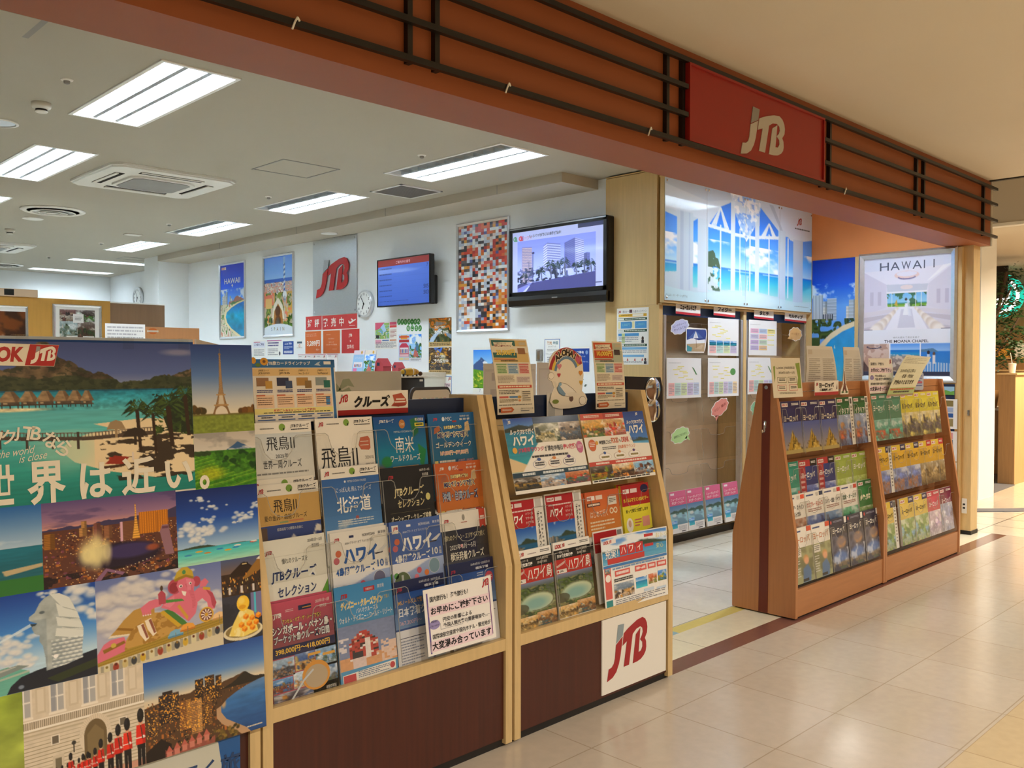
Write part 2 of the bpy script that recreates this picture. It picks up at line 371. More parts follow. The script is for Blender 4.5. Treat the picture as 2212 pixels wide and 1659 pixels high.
def vivid(a, sat=1.3, gam=1.04):
    """ink response of the printed photographs"""
    a = np.clip(a, 0, 1); g = a @ np.array([.3, .59, .11])
    return lin(np.clip(g[:, None]+(a-g[:, None])*sat, 0, 1))**gam*np.array([1.04, 1.05, 1.10])
E0 = 0.0003
class Sheet:
    """flat printed sheet: local x right, y backwards, z up; origin at its top-left corner; drawing coordinates are fractions with y down"""
    def __init__(s, w, h, bg='efece4', th=0.0008, shape=None, eps=E0, grid=None):
        s.w, s.h, s.e = w, h, eps; s.b = B(); s.rng = random.Random(int(w*7919+h*104729))
        s.warp = None
        if bg is not None:
            if shape:
                pts = [(x*w, -y*h) for x, y in shape]
                s.b.prism(pts, 'y', 0, th, 0, C(bg))
            elif grid:
                nx, ny = grid
                X, Y = np.meshgrid(np.linspace(0, w, nx+1), np.linspace(0, -h, ny+1))
                for yy in (0, th):
                    s.b.add(np.stack([X.ravel(), np.full(X.size, yy), Y.ravel()], 1), s._q(nx, ny), C(bg))
            else:
                s.b.box(0, 0, -h, w, th, 0, 0, C(bg))
    def _q(s, nx, ny):
        i = np.arange(nx*ny); r = i//nx; c = i % nx; a = r*(nx+1)+c
        return np.stack([a, a+nx+1, a+nx+2, a+1], 1)
    def r(s, x0, y0, x1, y1, c, l=1):
        y = -l*s.e
        s.b.add([(x0*s.w, y, -y0*s.h), (x0*s.w, y, -y1*s.h), (x1*s.w, y, -y1*s.h), (x1*s.w, y, -y0*s.h)], [(0, 1, 2, 3)], C(c)); return s
    def gr(s, x0, y0, x1, y1, ct, cb, l=1):
        y = -l*s.e; a, b = C(ct), C(cb)
        s.b.add([(x0*s.w, y, -y0*s.h), (x0*s.w, y, -y1*s.h), (x1*s.w, y, -y1*s.h), (x1*s.w, y, -y0*s.h)], [(0, 1, 2, 3)], [a, b, b, a]); return s
    def p(s, pts, c, l=1):
        y = -l*s.e
        s.b.add([(x*s.w, y, -yy*s.h) for x, yy in pts], tess(pts), C(c)); return s
    def el(s, cx, cy, rx, ry, c, l=1, n=24):
        return s.p([(cx+rx*math.cos(2*PI*i/n), cy+ry*math.sin(2*PI*i/n)) for i in range(n)], c, l)
    def ln(s, pts, wd, c, l=2):
        """poly-line of width wd (metres)"""
        y = -l*s.e
        for (a, b), (d, e) in zip(pts[:-1], pts[1:]):
            p, q = Vector((a*s.w, -b*s.h)), Vector((d*s.w, -e*s.h))
            if (q-p).length < 1e-9: continue
            n = Vector((-(q-p).y, (q-p).x)).normalized()*wd/2
            s.b.add([(p.x+n.x, y, p.y+n.y), (p.x-n.x, y, p.y-n.y), (q.x-n.x, y, q.y-n.y), (q.x+n.x, y, q.y+n.y)], [(0, 1, 2, 3)], C(c))
        return s
    def t(s, txt, x, y, h, c='222222', l=4, w=None, bold=0.0, al='l', shear=0.0, out=None, ow=0.05, vert=False, space=1.0, fn=None):
        """text whose ink box starts at (x, y) and is h tall (fractions); w forces the width"""
        if vert: txt = '\n'.join(txt)
        v, f, mn, mx = text_mesh(txt, bold, space, 0.95 if vert else 1.0)
        hh = h*s.h; k = hh/(mx[1]-mn[1]); kx = (w*s.w)/(mx[0]-mn[0]) if w else k
        W = (mx[0]-mn[0])*kx
        x0 = x*s.w-(0 if al == 'l' else W/2 if al == 'c' else W)
        jobs = [(txt, bold, c, l)]
        if out: jobs.insert(0, (txt, bold+ow, out, l-0.5))
        for tx, bo, cc, ll in jobs:
            vv, ff, _, _ = text_mesh(tx, bo, space, 0.95 if vert else 1.0)
            X = (vv[:, 0]-mn[0])*kx; Z = (vv[:, 1]-mx[1])*k
            X = X+shear*(Z+hh)+x0; Z = Z-y*s.h
            if fn: X, Z = fn(X, Z)
            s.b.add(np.stack([X, np.full(len(X), -ll*s.e), Z], 1), ff, C(cc))
        return s
    def logo(s, x, y, h, red='b3222a', grey='8f9598', l=4, al='l', asp=1.12, shear=0.0):
        H = h*s.h; W = H*asp; x0 = x*s.w-(W if al == 'r' else W/2 if al == 'c' else 0)
        for q, c in zip(LOGO, (red, red, grey)):
            s.b.add([(x0+a*W, -l*s.e, -y*s.h-b*H) for a, b in q], tess(q), C(c))
        return s
    def lines(s, x0, y0, x1, y1, n, c='555555', l=3, fill=0.5, thick=0.45):
        """rows of small print too fine to read"""
        dy = (y1-y0)/n
        for i in range(n):
            x = x0; xe = x1 if i % 3 != 2 else x0+(x1-x0)*s.rng.uniform(.5, .95)
            while x < xe:
                ww = min(s.rng.uniform(.03, .14)*(x1-x0), xe-x)
                s.r(x, y0+i*dy, x+ww, y0+(i+thick)*dy, c, l); x += ww+.012*(x1-x0)+s.rng.random()*0.02*(x1-x0)*fill
        return s
    def img(s, x0, y0, x1, y1, a, l=1):
        a = a[:a.shape[0]//2*2, :a.shape[1]//2*2]; a = (a[::2, ::2]+a[1::2, ::2]+a[::2, 1::2]+a[1::2, 1::2])/4
        ny, nx = a.shape[0]-1, a.shape[1]-1
        X, Y = np.meshgrid(np.linspace(x0*s.w, x1*s.w, nx+1), np.linspace(-y0*s.h, -y1*s.h, ny+1))
        s.b.add(np.stack([X.ravel(), np.full(X.size, -l*s.e), Y.ravel()], 1), s._q(nx, ny), vivid(a.reshape(-1, 3)))
        return s
    def cells(s, x0, y0, x1, y1, a, l=1):
        """flat colour blocks"""
        ny, nx = a.shape[:2]
        for j in range(ny):
            for i in range(nx):
                s.r(x0+(x1-x0)*i/nx, y0+(y1-y0)*j/ny, x0+(x1-x0)*(i+1)/nx, y0+(y1-y0)*(j+1)/ny, tuple(lin(a[j, i])), l)
        return s
    def place(s, name, tl, right=(1, 0, 0), up=(0, 0, 1), mat=None, parent=None, roll=0.0):
        R = Vector(right).normalized(); U = Vector(up).normalized()
        if roll:
            R, U = R*math.cos(roll)+U*math.sin(roll), U*math.cos(roll)-R*math.sin(roll)
        K = R.cross(U)*-1
        M = Matrix(((R.x, K.x, U.x, tl[0]), (R.y, K.y, U.y, tl[1]), (R.z, K.z, U.z, tl[2]), (0, 0, 0, 1)))
        if s.warp:
            s.b.v = [s.warp(a) for a in s.b.v]
        # origin at the middle of the lower edge
        off = np.array([s.w/2, 0, -s.h]); s.b.v = [a-off for a in s.b.v]
        M = M @ Matrix.Translation(Vector(off))
        return s.b.obj(name, [mat or PRINT], parent, mat=M)

# ------------------------------------------------------------------ painting of pictures (arrays of vertex colours)
_tab = np.random.RandomState(5).rand(8, 256, 256)
def vnoise(x, y, seed=0):
    t = _tab[seed % 8]
    xi = np.floor(x).astype(int); yi = np.floor(y).astype(int)
    fx = x-xi; fy = y-yi; fx = fx*fx*(3-2*fx); fy = fy*fy*(3-2*fy)
    g = lambda a, b: t[(b+seed*31) & 255, (a+seed*17) & 255]
    return (g(xi, yi)*(1-fx)+g(xi+1, yi)*fx)*(1-fy)+(g(xi, yi+1)*(1-fx)+g(xi+1, yi+1)*fx)*fy
def rgb(h):
    if not isinstance(h, str): return np.array(h, dtype=float)
    s = h if len(h) == 6 else ''.join(k*2 for k in h)
    return np.array([int(s[i:i+2], 16)/255 for i in (0, 2, 4)])
class Pic:
    def __init__(s, w, h, bg='888888'):
        s.w, s.h = 2*max(2, int(w)), 2*max(2, int(h))     # painted double size, averaged down when printed
        s.U, s.V = np.meshgrid(np.linspace(0, 1, s.w), np.linspace(0, 1, s.h))
        s.a = np.tile(rgb(bg), (s.h, s.w, 1)).astype(float)
    def put(s, m, c, al=1.0):
        m = (np.asarray(m, dtype=float)*al)[..., None]
        c = c if isinstance(c, np.ndarray) and c.ndim == 3 else rgb(c)
        s.a = s.a*(1-m)+c*m; return s
    def grad(s, stops, m=None, axis='v'):
        t = s.V if axis == 'v' else s.U
        xs = [k for k, _ in stops]; cs = np.array([rgb(c) for _, c in stops])
        c = np.stack([np.interp(t, xs, cs[:, i]) for i in range(3)], -1)
        return s.put(np.ones_like(t) if m is None else m, c)
    def poly(s, pts):
        x, y = s.U, s.V; m = np.zeros(x.shape, bool); n = len(pts)
        for i in range(n):
            (x1, y1), (x2, y2) = pts[i], pts[(i+1) % n]
            if y1 == y2: continue
            m ^= ((y1 > y) != (y2 > y)) & (x < (x2-x1)*(y-y1)/(y2-y1)+x1)
        return m
    def P(s, pts, c, al=1.0): return s.put(s.poly(pts), c, al)
    def R(s, x0, y0, x1, y1, c, al=1.0): return s.put((s.U >= x0) & (s.U <= x1) & (s.V >= y0) & (s.V <= y1), c, al)
    def ell(s, cx, cy, rx, ry, soft=0.0):
        d = np.hypot((s.U-cx)/rx, (s.V-cy)/ry)
        return np.clip((1-d)/soft+0.5, 0, 1) if soft else d < 1
    def El(s, cx, cy, rx, ry, c, al=1.0, soft=0.0): return s.put(s.ell(cx, cy, rx, ry, soft), c, al)
    def n(s, sx, sy, o=4, seed=0):
        r = 0; a = 0.5; k = 1
        for i in range(o):
            r = r+a*vnoise(s.U*sx*k+7*i, s.V*sy*k+3*i, seed+i); a *= .5; k *= 2
        return r/(1-0.5**o)
    def below(s, f): return s.V > f
    def ridge(s, pts, amp=0.0, fr=20, seed=0):
        y = np.interp(s.U, [p[0] for p in pts], [p[1] for p in pts])
        if amp: y = y+(vnoise(s.U*fr, s.U*0, seed)-.5)*amp+(vnoise(s.U*fr*3, s.U*0, seed+1)-.5)*amp*.5
        return s.V > y
    def tex(s, m, amp, sx, sy, seed=0, o=4):
        k = 1+(s.n(sx, sy, o, seed)-.5)*2*amp
        s.a = np.where(np.asarray(m, bool)[..., None], s.a*k[..., None], s.a); return s
    def clouds(s, m, sx, sy, th, c='ffffff', seed=0, al=1.0, soft=.12):
        k = np.clip((s.n(sx, sy, 5, seed)-th)/soft, 0, 1)*np.asarray(m, float)
        return s.put(k, c, al)
    def specks(s, m, sx, sy, th, cols, seed=0):
        k = vnoise(s.U*sx, s.V*sy, seed)*.6+vnoise(s.U*sx*2.3, s.V*sy*2.3, seed+1)*.4; q = vnoise(s.U*sx*.37, s.V*sy*.37, seed+2)
        for i, c in enumerate(cols):
            s.put((k > th) & np.asarray(m, bool) & (q >= i/len(cols)*.6+.2) & (q < (i+1)/len(cols)*.6+.2), c)
        return s
    def towers(s, x0, x1, base, h0, h1, n, cols, seed=0, stripe=0.0):
        rg = random.Random(seed)
        for i in range(n):
            x = x0+(x1-x0)*rg.random(); w = (x1-x0)/n*rg.uniform(.7, 1.6); t = base-rg.uniform(h0, h1); c = rgb(rg.choice(cols))
            s.R(x, t, x+w*.6, base, c); s.R(x+w*.6, t, x+w, base, c*.72)
            if stripe: s.put((s.U >= x) & (s.U <= x+w) & (s.V > t) & (s.V < base) & (np.mod(s.V, stripe) < stripe*.4), c*.6, .6)
        return s
def palm(p, x, y, r, h, c='26331c', trunk='4a3b26', n=11, asp=1.0, seed=1):
    rg = random.Random(seed)
    p.P([(x-.12*r, y), (x+.12*r, y), (x+.25*r, y+h), (x+.05*r, y+h)], trunk)
    for i in range(n):
        a = -PI*1.15+PI*1.3*i/(n-1)+rg.uniform(-.1, .1); L = r*rg.uniform(.8, 1.15)
        ex, ey = x+math.cos(a)*L, y+math.sin(a)*L*asp*.8+L*asp*.35
        mx, my = x+math.cos(a)*L*.55, y+math.sin(a)*L*asp*.75
        p.P([(x, y), (mx, my-.09*r*asp), (ex, ey), (mx, my+.12*r*asp)], c)
    return p
def rnd_photo(w, h, seed, cols, sx=5, sy=5, sky=None):
    """a busy small photograph: graded ground, overlapping blocks and rounded shapes of the given colours, fine texture"""
    p = Pic(w, h); rg = random.Random(seed); n = len(cols)
    p.grad([(0, rgb(cols[0])*.7+.3), (.45, rgb(cols[0])), (.55, rgb(cols[1 % n])), (1, rgb(cols[-1])*.8)])
    p.clouds(p.V < .5, 3, 4, .55, 'f0eee8', seed, .6)
    for i in range(16):
        c = rgb(cols[rg.randrange(n)])*rg.uniform(.7, 1.25); x, y = rg.random(), .3+.75*rg.random(); r = rg.uniform(.05, .17)
        k = rg.random()
        if k < .4: p.El(x, y, r, r*rg.uniform(.4, 1), c, .95, .1); p.El(x-.2*r, y-.25*r, r*.6, r*.4, np.clip(c*1.3, 0, 1), .6, .6)
        elif k < .7: p.R(x-r*.5, y-r*rg.uniform(.8, 2), x+r*.3, y+r, c); p.R(x+r*.3, y-r*.7, x+r*.6, y+r, c*.7)
        else: p.P([(x-r, y+r*.7), (x, y-r*rg.uniform(.6, 1.6)), (x+r*1.2, y+r*.6)], c, .95)
    p.specks(p.V > .4, 26, 26, .62, [cols[-1], cols[0]], seed); p.tex(np.ones_like(p.U), .22, 16, 16, seed)
    return np.clip(p.a, 0, 1)
def coast(w, h, sky=('2f6fb0', 'b7d3e6'), sea=('2d7fa6', '5fc0c4'), hz=.35, hill=None, sand=None, cloud=.55, seed=0):
    p = Pic(w, h); p.grad([(0, sky[0]), (hz, sky[1])]); p.clouds(p.V < hz, 4, 5, cloud, 'f3f3ee', seed, .9)
    p.grad([(hz, sea[0]), (1, sea[1])], p.V > hz); p.tex(p.V > hz, .12, 4, 40, seed)
    if hill: p.put(p.ridge([(0, hz-.01), (.45, hz-.02), (.62, hz-hill), (.8, hz-hill*.7), (1, hz-.02)], .02, 14, seed) & (p.V < hz+.01), '3b4a3c')
    if sand: p.put(p.poly([(0, sand), (.3, sand+.1), (.45, .8), (.7, 1), (0, 1)]), 'e3d2ad')
    return p.a
# ================================================================== the setting
ZC, ZM = 2.92, 2.94          # shop ceiling, mall ceiling
def slab(name, x0, y0, z0, x1, y1, z1, m):
    return struct(B().box(x0, y0, z0, x1, y1, z1).obj(name, m))
def flat(name, pts, m, z=0.0, th=0.02):
    return struct(B().prism(pts, 'z', z-th, z).obj(name, m))
slab('floor', -7, 1.14, -.05, 8.1, 2.36, 0, 'mall_tile')
slab('floor', -7, -8, -.05, 14.5, 1.14, 0, 'mall_tile_gold')
slab('trim_1', -7, 2.36, -.05, 8.1, 2.475, 0, 'maroon_tile')
slab('floor', -3, 2.475, -.05, 8.1, 2.705, 0, 'shop_border_tile')
slab('trim_2', 3.905, 2.705, -.05, 7.9, 2.785, 0, 'yellow_tile')
slab('trim_3', 3.72, 2.705, -.05, 3.905, 2.785, 0, 'blue_tile')
slab('trim_2', -3, 2.705, -.05, 3.72, 2.785, 0, 'yellow_tile')
slab('floor', -3, 2.785, -.05, 7.9, 16, 0, 'shop_tile')
slab('floor', 8.1, 1.14, -.05, 14.5, 12, 0, 'far_tile')
slab('floor', 7.9, 2.705, -.05, 8.1, 12, 0, 'far_tile')
flat('floor', [(9.25, 3.0), (9.55, 2.72), (10.1, 2.35), (14.4, 1.2), (14.4, 9), (9.25, 9)], 'cafe_tile', 0.004)
flat('trim_4', [(9.13, 2.98), (9.45, 2.68), (10.02, 2.30), (14.3, 1.16), (14.45, 1.22), (10.1, 2.42), (9.58, 2.79), (9.28, 3.08)], 'grey_floor', 0.007)
flat('floor', [(10.44, 3.22), (11.5, 3.27), (13.2, 3.9), (13.2, 6), (10.44, 6)], 'grey_floor', 0.008)
# ceilings
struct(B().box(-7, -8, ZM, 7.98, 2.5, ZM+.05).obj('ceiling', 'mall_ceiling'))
def holed(name, x0, y0, x1, y1, z, holes, m, th=0.02):
    xs = sorted({x0, x1, *[h[0] for h in holes], *[h[2] for h in holes]}); ys = sorted({y0, y1, *[h[1] for h in holes], *[h[3] for h in holes]})
    b = B()
    for xa, xb in zip(xs[:-1], xs[1:]):
        run = None
        for ya, yb in zip(ys[:-1], ys[1:]):
            cx, cy = (xa+xb)/2, (ya+yb)/2
            inh = any(h[0] < cx < h[2] and h[1] < cy < h[3] for h in holes)
            if not inh: run = (run[0] if run else ya, yb)
            if inh and run: b.box(xa, run[0], z, xb, run[1], z+th); run = None
        if run: b.box(xa, run[0], z, xb, run[1], z+th)
    return struct(b.obj(name, m))
TROF = [(1.88, 4.37, 2.27, 5.67, 3), (1.97, 6.64, 2.36, 7.93, 3), (2.03, 8.90, 2.42, 10.15, 3), (4.21, 4.39, 4.66, 5.68, 2), (4.27, 6.62, 4.69, 7.86, 2),
        (4.33, 8.78, 4.71, 10.01, 2), (4.39, 10.91, 4.73, 12.07, 3), (2.08, 11.0, 2.45, 12.2, 3)]
TROF2 = [(4.43, 13.37, 5.63, 13.60), (4.42, 15.10, 5.62, 15.36), (2.2, 13.4, 3.4, 13.63), (5.75, 3.0, 7.35, 3.3)]
HOLES = [t[:4] for t in TROF]+TROF2
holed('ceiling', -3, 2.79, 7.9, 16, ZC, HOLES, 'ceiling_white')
# beam over the shop front: fascia, with its soffit
slab('wall_front', -5, 2.50, 2.41, 8.045, 2.79, 2.95, 'orange_paint_shaded')
# shop walls
slab('wall_right', 5.6, 4.5, 0, 5.75, 12.25, ZC, 'wall_white')
slab('wall_right', 5.17, 12.24, 0, 5.75, 12.72, ZC, 'wall_white')
slab('wall_right', 5.85, 12.72, 0, 6.0, 16, ZC, 'wall_white')
slab('wall_back', -3, 15.85, 0, 6.0, 16, ZC, 'wall_white')
slab('wall_left', -3.1, 2.8, 0, -3, 16, ZC, 'wall_white')
slab('trim_5', 5.16, 4.69, 2.842, 5.6, 12.24, ZC, 'bulkhead_paint')
for _y in (5.42, 6.98, 8.6, 10.4): slab('trim_5', 5.1585, _y, 2.843, 5.1602, _y+.006, ZC-.001, 'grey_plastic')
# boxed-in corner carrying the chapel mural, right flank wall with orange band above
slab('wall_right', 5.54, 4.06, 1.875, 7.88, 4.56, 2.895, 'maple')
slab('wall_right', 5.585, 4.30, 0, 7.87, 4.56, 1.875, 'maple')
slab('trim_6', 5.54, 4.035, 0, 5.585, 4.56, 1.874, 'maple')
slab('trim_6', 5.5395, 4.00, 2.90, 5.60, 4.56, ZC-.012, 'maple')
slab('trim_6', 5.57, 4.00, 2.845, 7.87, 4.06, 2.91, 'maple')
slab('wall_right', 7.87, 2.66, 0, 7.96, 4.56, 2.395, 'maple')
slab('wall_right', 7.865, 2.79, 2.395, 7.96, 4.06, ZC, 'orange_paint')
# end pillar
_p = B().box(7.90, 2.578, .03, 8.055, 2.72, 2.41); struct(_p.obj('wall_right', 'maple_edge'))
slab('baseboard_right', 7.895, 2.573, 0, 8.06, 2.72, .032, 'black_base')
slab('trim_7', 7.862, 2.655, 0, 7.90, 2.70, 2.40, 'maple')
# mall beyond the pillar: raised ceiling edge, grey fascia, cafe ceiling, column, rear walls
slab('wall_far', 9.5, 1.0, 2.80, 9.56, 9, 3.35, 'bulkhead_paint')
slab('ceiling', 7.98, -8, 3.33, 9.52, 9, 3.37, 'mall_ceiling')
slab('trim_8', 7.98, -8, 2.93, 8.02, 2.49, 3.35, 'black_bar')
slab('trim_8', 8.06, 2.5, 2.41, 8.10, 9, 3.35, 'bulkhead_paint')
slab('ceiling', 9.56, -8, 2.80, 14.5, 12, 2.84, 'mall_ceiling')
slab('wall_far', 9.5, -8, 2.80, 9.56, 1.0, 3.35, 'bulkhead_paint')
slab('trim_9', 9.49, -8, 2.77, 9.60, 9, 2.80, 'white_plastic')
struct(B().box(9.94, 3.17, 0, 10.42, 3.7, 2.80).obj('wall_far', 'wall_white'))
slab('wall_far', 14.4, -8, 0, 14.5, 12, 2.8, 'cafe_wall')
slab('wall_far', 8.1, 6.4, 0, 14.5, 6.5, 2.8, 'cafe_wall')
slab('wall_far', 7.96, 2.72, 0, 8.05, 6.5, 3.3, 'wall_white')

# ================================================================== beam trellis and shop sign
tr = thing('trellis', 'black metal bar trellis mounted on the orange fascia above the shop front', 'trellis', (4, 2.48, 2.48))
for z in (2.48, 2.614, 2.747, 2.875):
    for xa, xb in ((-3, 3.60), (5.00, 8.09)) if z in (2.614, 2.747) else ((-3, 8.09),):
        B().box(xa, 2.455, z-.011, xb, 2.477, z+.011).obj('rail', 'black_bar', tr)
for x in (-1.2, -1.07, .42, .55, 1.939, 2.062, 3.464, 3.592, 5.015, 5.117, 6.44, 6.573, 7.83):
    B().box(x-.011, 2.477, 2.469, x+.011, 2.50, 2.887).obj('upright', 'black_bar', tr)
for x in (1.471, 2.39, 3.29, 5.262):
    b = B(); b.tube([(x-.012, 2.452, 2.455), (x-.004, 2.449, 2.480), (x+.006, 2.450, 2.496), (x+.014, 2.452, 2.486)], .0035, 6); b.obj('clip', 'white_plastic', tr)
sg = thing('shop_sign', 'red rectangular sign with white initials set in the trellis above the entrance', 'sign', (4.3, 2.47, 2.48))
b = B(); b.box(3.606, 2.462, 2.492, 4.992, 2.50, 2.864, 0); b.obj('sign_panel', 'sign_red', sg)
b = B()
for q in ((3.606, 2.492, 4.992, 2.503), (3.606, 2.853, 4.992, 2.864), (3.606, 2.503, 3.617, 2.853), (4.981, 2.503, 4.992, 2.853)):
    b.box(q[0], 2.452, q[1], q[2], 2.462, q[3])
b.obj('sign_rim', 'sign_red', sg)
b = B()
for q, mi in zip(LOGO, (0, 0, 1)):
    b.prism([(4.075+a*.455, 2.775-c*.268+(.0)) for a, c in q], 'y', 2.4585, 2.4625, mi)
b.obj('sign_lettering', ['sign_white', 'grey_plastic'], sg)

# ================================================================== ceiling fittings
TL = ['beside the smoke detector and fascia beam', 'second behind the smoke detector', 'third behind the smoke detector',
      'in front of the black ventilation grille, one bay unlit', 'behind the square ventilation grille, one bay unlit', 'third along the wall bulkhead, one bay unlit', 'near the far column', 'deep in the shop over the ochre partition']
def troffer(x0, y0, x1, y1, lit, label):
    t = thing('ceiling_light', label, 'ceiling light', ((x0+x1)/2, (y0+y1)/2, ZC), 'recessed fluorescent lights in the shop ceiling')
    f = .018; z1 = ZC+.085
    b = B()
    for q in ((x0-f, y0-f, x1+f, y0+f*.2), (x0-f, y1-f*.2, x1+f, y1+f), (x0-f, y0, x0+f*.2, y1), (x1-f*.2, y0, x1+f, y1)):
        b.box(q[0], q[1], ZC-.006, q[2], q[3], ZC+.003)
    b.obj('frame', 'white_metal', t)
    b = B()
    b.box(x0, y0, z1, x1, y1, z1+.01)
    for q in ((x0, y0, x1, y0+.006), (x0, y1-.006, x1, y1), (x0, y0, x0+.006, y1), (x1-.006, y0, x1, y1)): b.box(q[0], q[1], ZC+.003, q[2], q[3], z1)
    b.obj('housing', 'reflector', t)
    n = 3; w = (x1-x0)/n
    lv = B()
    for i in range(1, n):
        x = x0+i*w
        lv.prism([(x-.012, z1), (x+.012, z1), (x+.013, ZC+.004), (x-.013, ZC+.004)], 'y', y0+.006, y1-.006)
    for k in range(1, 12):
        y = y0+(y1-y0)*k/12
        lv.prism([(y-.006, ZC+.042), (y+.006, ZC+.042), (y+.002, ZC+.004), (y-.002, ZC+.004)], 'x', x0+.006, x1-.006)
    lv.obj('louver', 'louver_white', t)
    for i in range(n):
        if i < n-lit: continue
        x = x0+(i+.5)*w
        B().box(x-w*.36, y0+.03, z1-.020, x+w*.36, y1-.03, z1-.012).obj('lamp', 'tube_light', t)
for q, lb in zip(TROF, TL):
    troffer(*q, 'louvered fluorescent ceiling light, '+lb)
for i, (x0, y0, x1, y1) in enumerate(TROF2):
    t = thing('ceiling_light', 'long narrow fluorescent ceiling light crosswise deep in the shop, '+('nearer one' if i == 0 else 'by the back wall' if i == 1 else 'over the ochre partition' if i == 2 else 'over the entrance before the chapel mural'), 'ceiling light', ((x0+x1)/2, (y0+y1)/2, ZC), 'narrow crosswise ceiling lights')
    b = B(); f = .014
    for q in ((x0-f, y0-f, x1+f, y0), (x0-f, y1, x1+f, y1+f), (x0-f, y0, x0, y1), (x1, y0, x1+f, y1)): b.box(q[0], q[1], ZC-.005, q[2], q[3], ZC+.003)
    b.obj('frame', 'white_metal', t)
    b = B(); b.box(x0, y0, ZC+.07, x1, y1, ZC+.08)
    for q in ((x0, y0, x1, y0+.005), (x0, y1-.005, x1, y1), (x0, y0, x0+.005, y1), (x1-.005, y0, x1, y1)): b.box(q[0], q[1], ZC+.003, q[2], q[3], ZC+.07)
    b.obj('housing', 'reflector', t)
    lv = B()
    for k in range(1, 24): x = x0+(x1-x0)*k/24; lv.box(x-.002, y0+.005, ZC+.002, x+.002, y1-.005, ZC+.03)
    lv.obj('louver', 'louver_white', t)
    hw = .05 if i < 3 else .09; B().box(x0+.03, (y0+y1)/2-hw, ZC+.05, x1-.03, (y0+y1)/2+hw, ZC+.06).obj('lamp', 'tube_light', t)
def cassette(cx, cy, r, label):
    t = thing('air_conditioner', label, 'air conditioner', (cx, cy, ZC), 'ceiling air conditioners')
    b = B(); c = r*.13
    oct_ = lambda q, k: [(cx-q+k, cy-q), (cx+q-k, cy-q), (cx+q, cy-q+k), (cx+q, cy+q-k), (cx+q-k, cy+q), (cx-q+k, cy+q), (cx-q, cy+q-k), (cx-q, cy-q+k)]
    b.prism(oct_(r, c), 'z', ZC-.018, ZC); b.prism(oct_(r*.97, c), 'z', ZC-.03, ZC-.018); b.obj('panel', 'white_plastic', t)
    b = B(); b.prism(oct_(r*.52, r*.13), 'z', ZC-.045, ZC-.03); b.obj('intake_frame', 'white_plastic', t)
    b = B(); b.prism(oct_(r*.46, r*.11), 'z', ZC-.049, ZC-.045)
    b.obj('intake_grille', 'grey_plastic', t)
    for s in range(4):
        b = B(); d = B(); L = r*.5; q = r*.72
        if s == 0: b.box(cx-L, cy-q-.035, ZC-.033, cx+L, cy-q+.035, ZC-.0295); d.box(cx-L, cy-q-.035, ZC-.040, cx+L, cy-q-.022, ZC-.033)
        if s == 1: b.box(cx-L, cy+q-.035, ZC-.033, cx+L, cy+q+.035, ZC-.0295); d.box(cx-L, cy+q-.01, ZC-.040, cx+L, cy+q+.035, ZC-.033)
        if s == 2: b.box(cx-q-.035, cy-L, ZC-.033, cx-q+.035, cy+L, ZC-.0295); d.box(cx-q-.035, cy-L, ZC-.040, cx-q-.01, cy+L, ZC-.033)
        if s == 3: b.box(cx+q-.035, cy-L, ZC-.033, cx+q+.035, cy+L, ZC-.0295); d.box(cx+q-.015, cy-L, ZC-.040, cx+q+.035, cy+L, ZC-.033)
        o = b.obj('outlet', 'dark_hole', t); d.obj('flap', 'white_plastic', t)
cassette(3.03, 7.26, .50, 'square white ceiling cassette air conditioner between the two rows of lights')
cassette(3.13, 12.7, .50, 'white ceiling cassette air conditioner far over the ochre partition')
def diffuser(cx, cy, r, label):
    t = thing('air_diffuser', label, 'air vent', (cx, cy, ZC), 'round air diffusers')
    B().lathe([(r, 0), (r, -.006), (r*.9, -.02), (r*.84, -.012)], (cx, cy, ZC), n=36).obj('rim', 'white_plastic', t, True)
    B().lathe([(r*.8, -.004), (r*.8, -.012), (r*.2, -.012)], (cx, cy, ZC), n=36).obj('throat', 'dark_hole', t)
    for a, d in ((.7, .025), (.45, .03), (.22, .034)):
        B().lathe([(r*a, -d), (r*a*.96, -d-.004), (r*a*.74, -.013), (r*a*.78, -.012)], (cx, cy, ZC), n=36).obj('cone', 'white_plastic', t, True)
diffuser(2.92, 9.36, .29, 'round white air diffuser with concentric cones beside the cassette unit')
diffuser(3.95, 15.0, .29, 'round white air diffuser near the far end of the ceiling')
tag(B().lathe([(.10, 0), (.10, -.006), (.09, -.01), (.01, -.01)], (2.93, 10.02, ZC), n=32).obj('cover_plate', 'white_plastic'), 'small plain round cover plate on the ceiling behind the air diffuser', 'cover plate')
for x, y, lb in ((1.68, 5.57, 'round smoke detector with dark slots beside a large lit ceiling light'), (2.98, 11.0, 'small smoke detector on the ceiling above the ochre partition')):
    t = thing('smoke_detector', lb, 'smoke detector', (x, y, ZC))
    B().lathe([(.052, 0), (.052, -.022), (.047, -.03), (.034, -.034), (.034, -.036)], (x, y, ZC), n=28).obj('base', 'white_plastic', t, True)
    B().lathe([(.031, -.034), (.031, -.047)], (x, y, ZC), n=28).obj('vent', 'dark_hole', t)
    B().lathe([(.036, -.047), (.030, -.054), (.008, -.056)], (x, y, ZC), n=28).obj('cap', 'white_plastic', t, True)
SPR = [(1.64, 5.02, 'between the smoke detector and a large light'), (4.04, 5.03, 'in front of the light by the square grille'), (4.06, 7.24, 'beside the second light along the bulkhead'), (4.09, 9.4, 'beside the third light along the bulkhead'), (4.13, 11.47, 'beside the fourth light along the bulkhead'), (4.14, 13.47, 'deep in the shop near the crosswise light')]
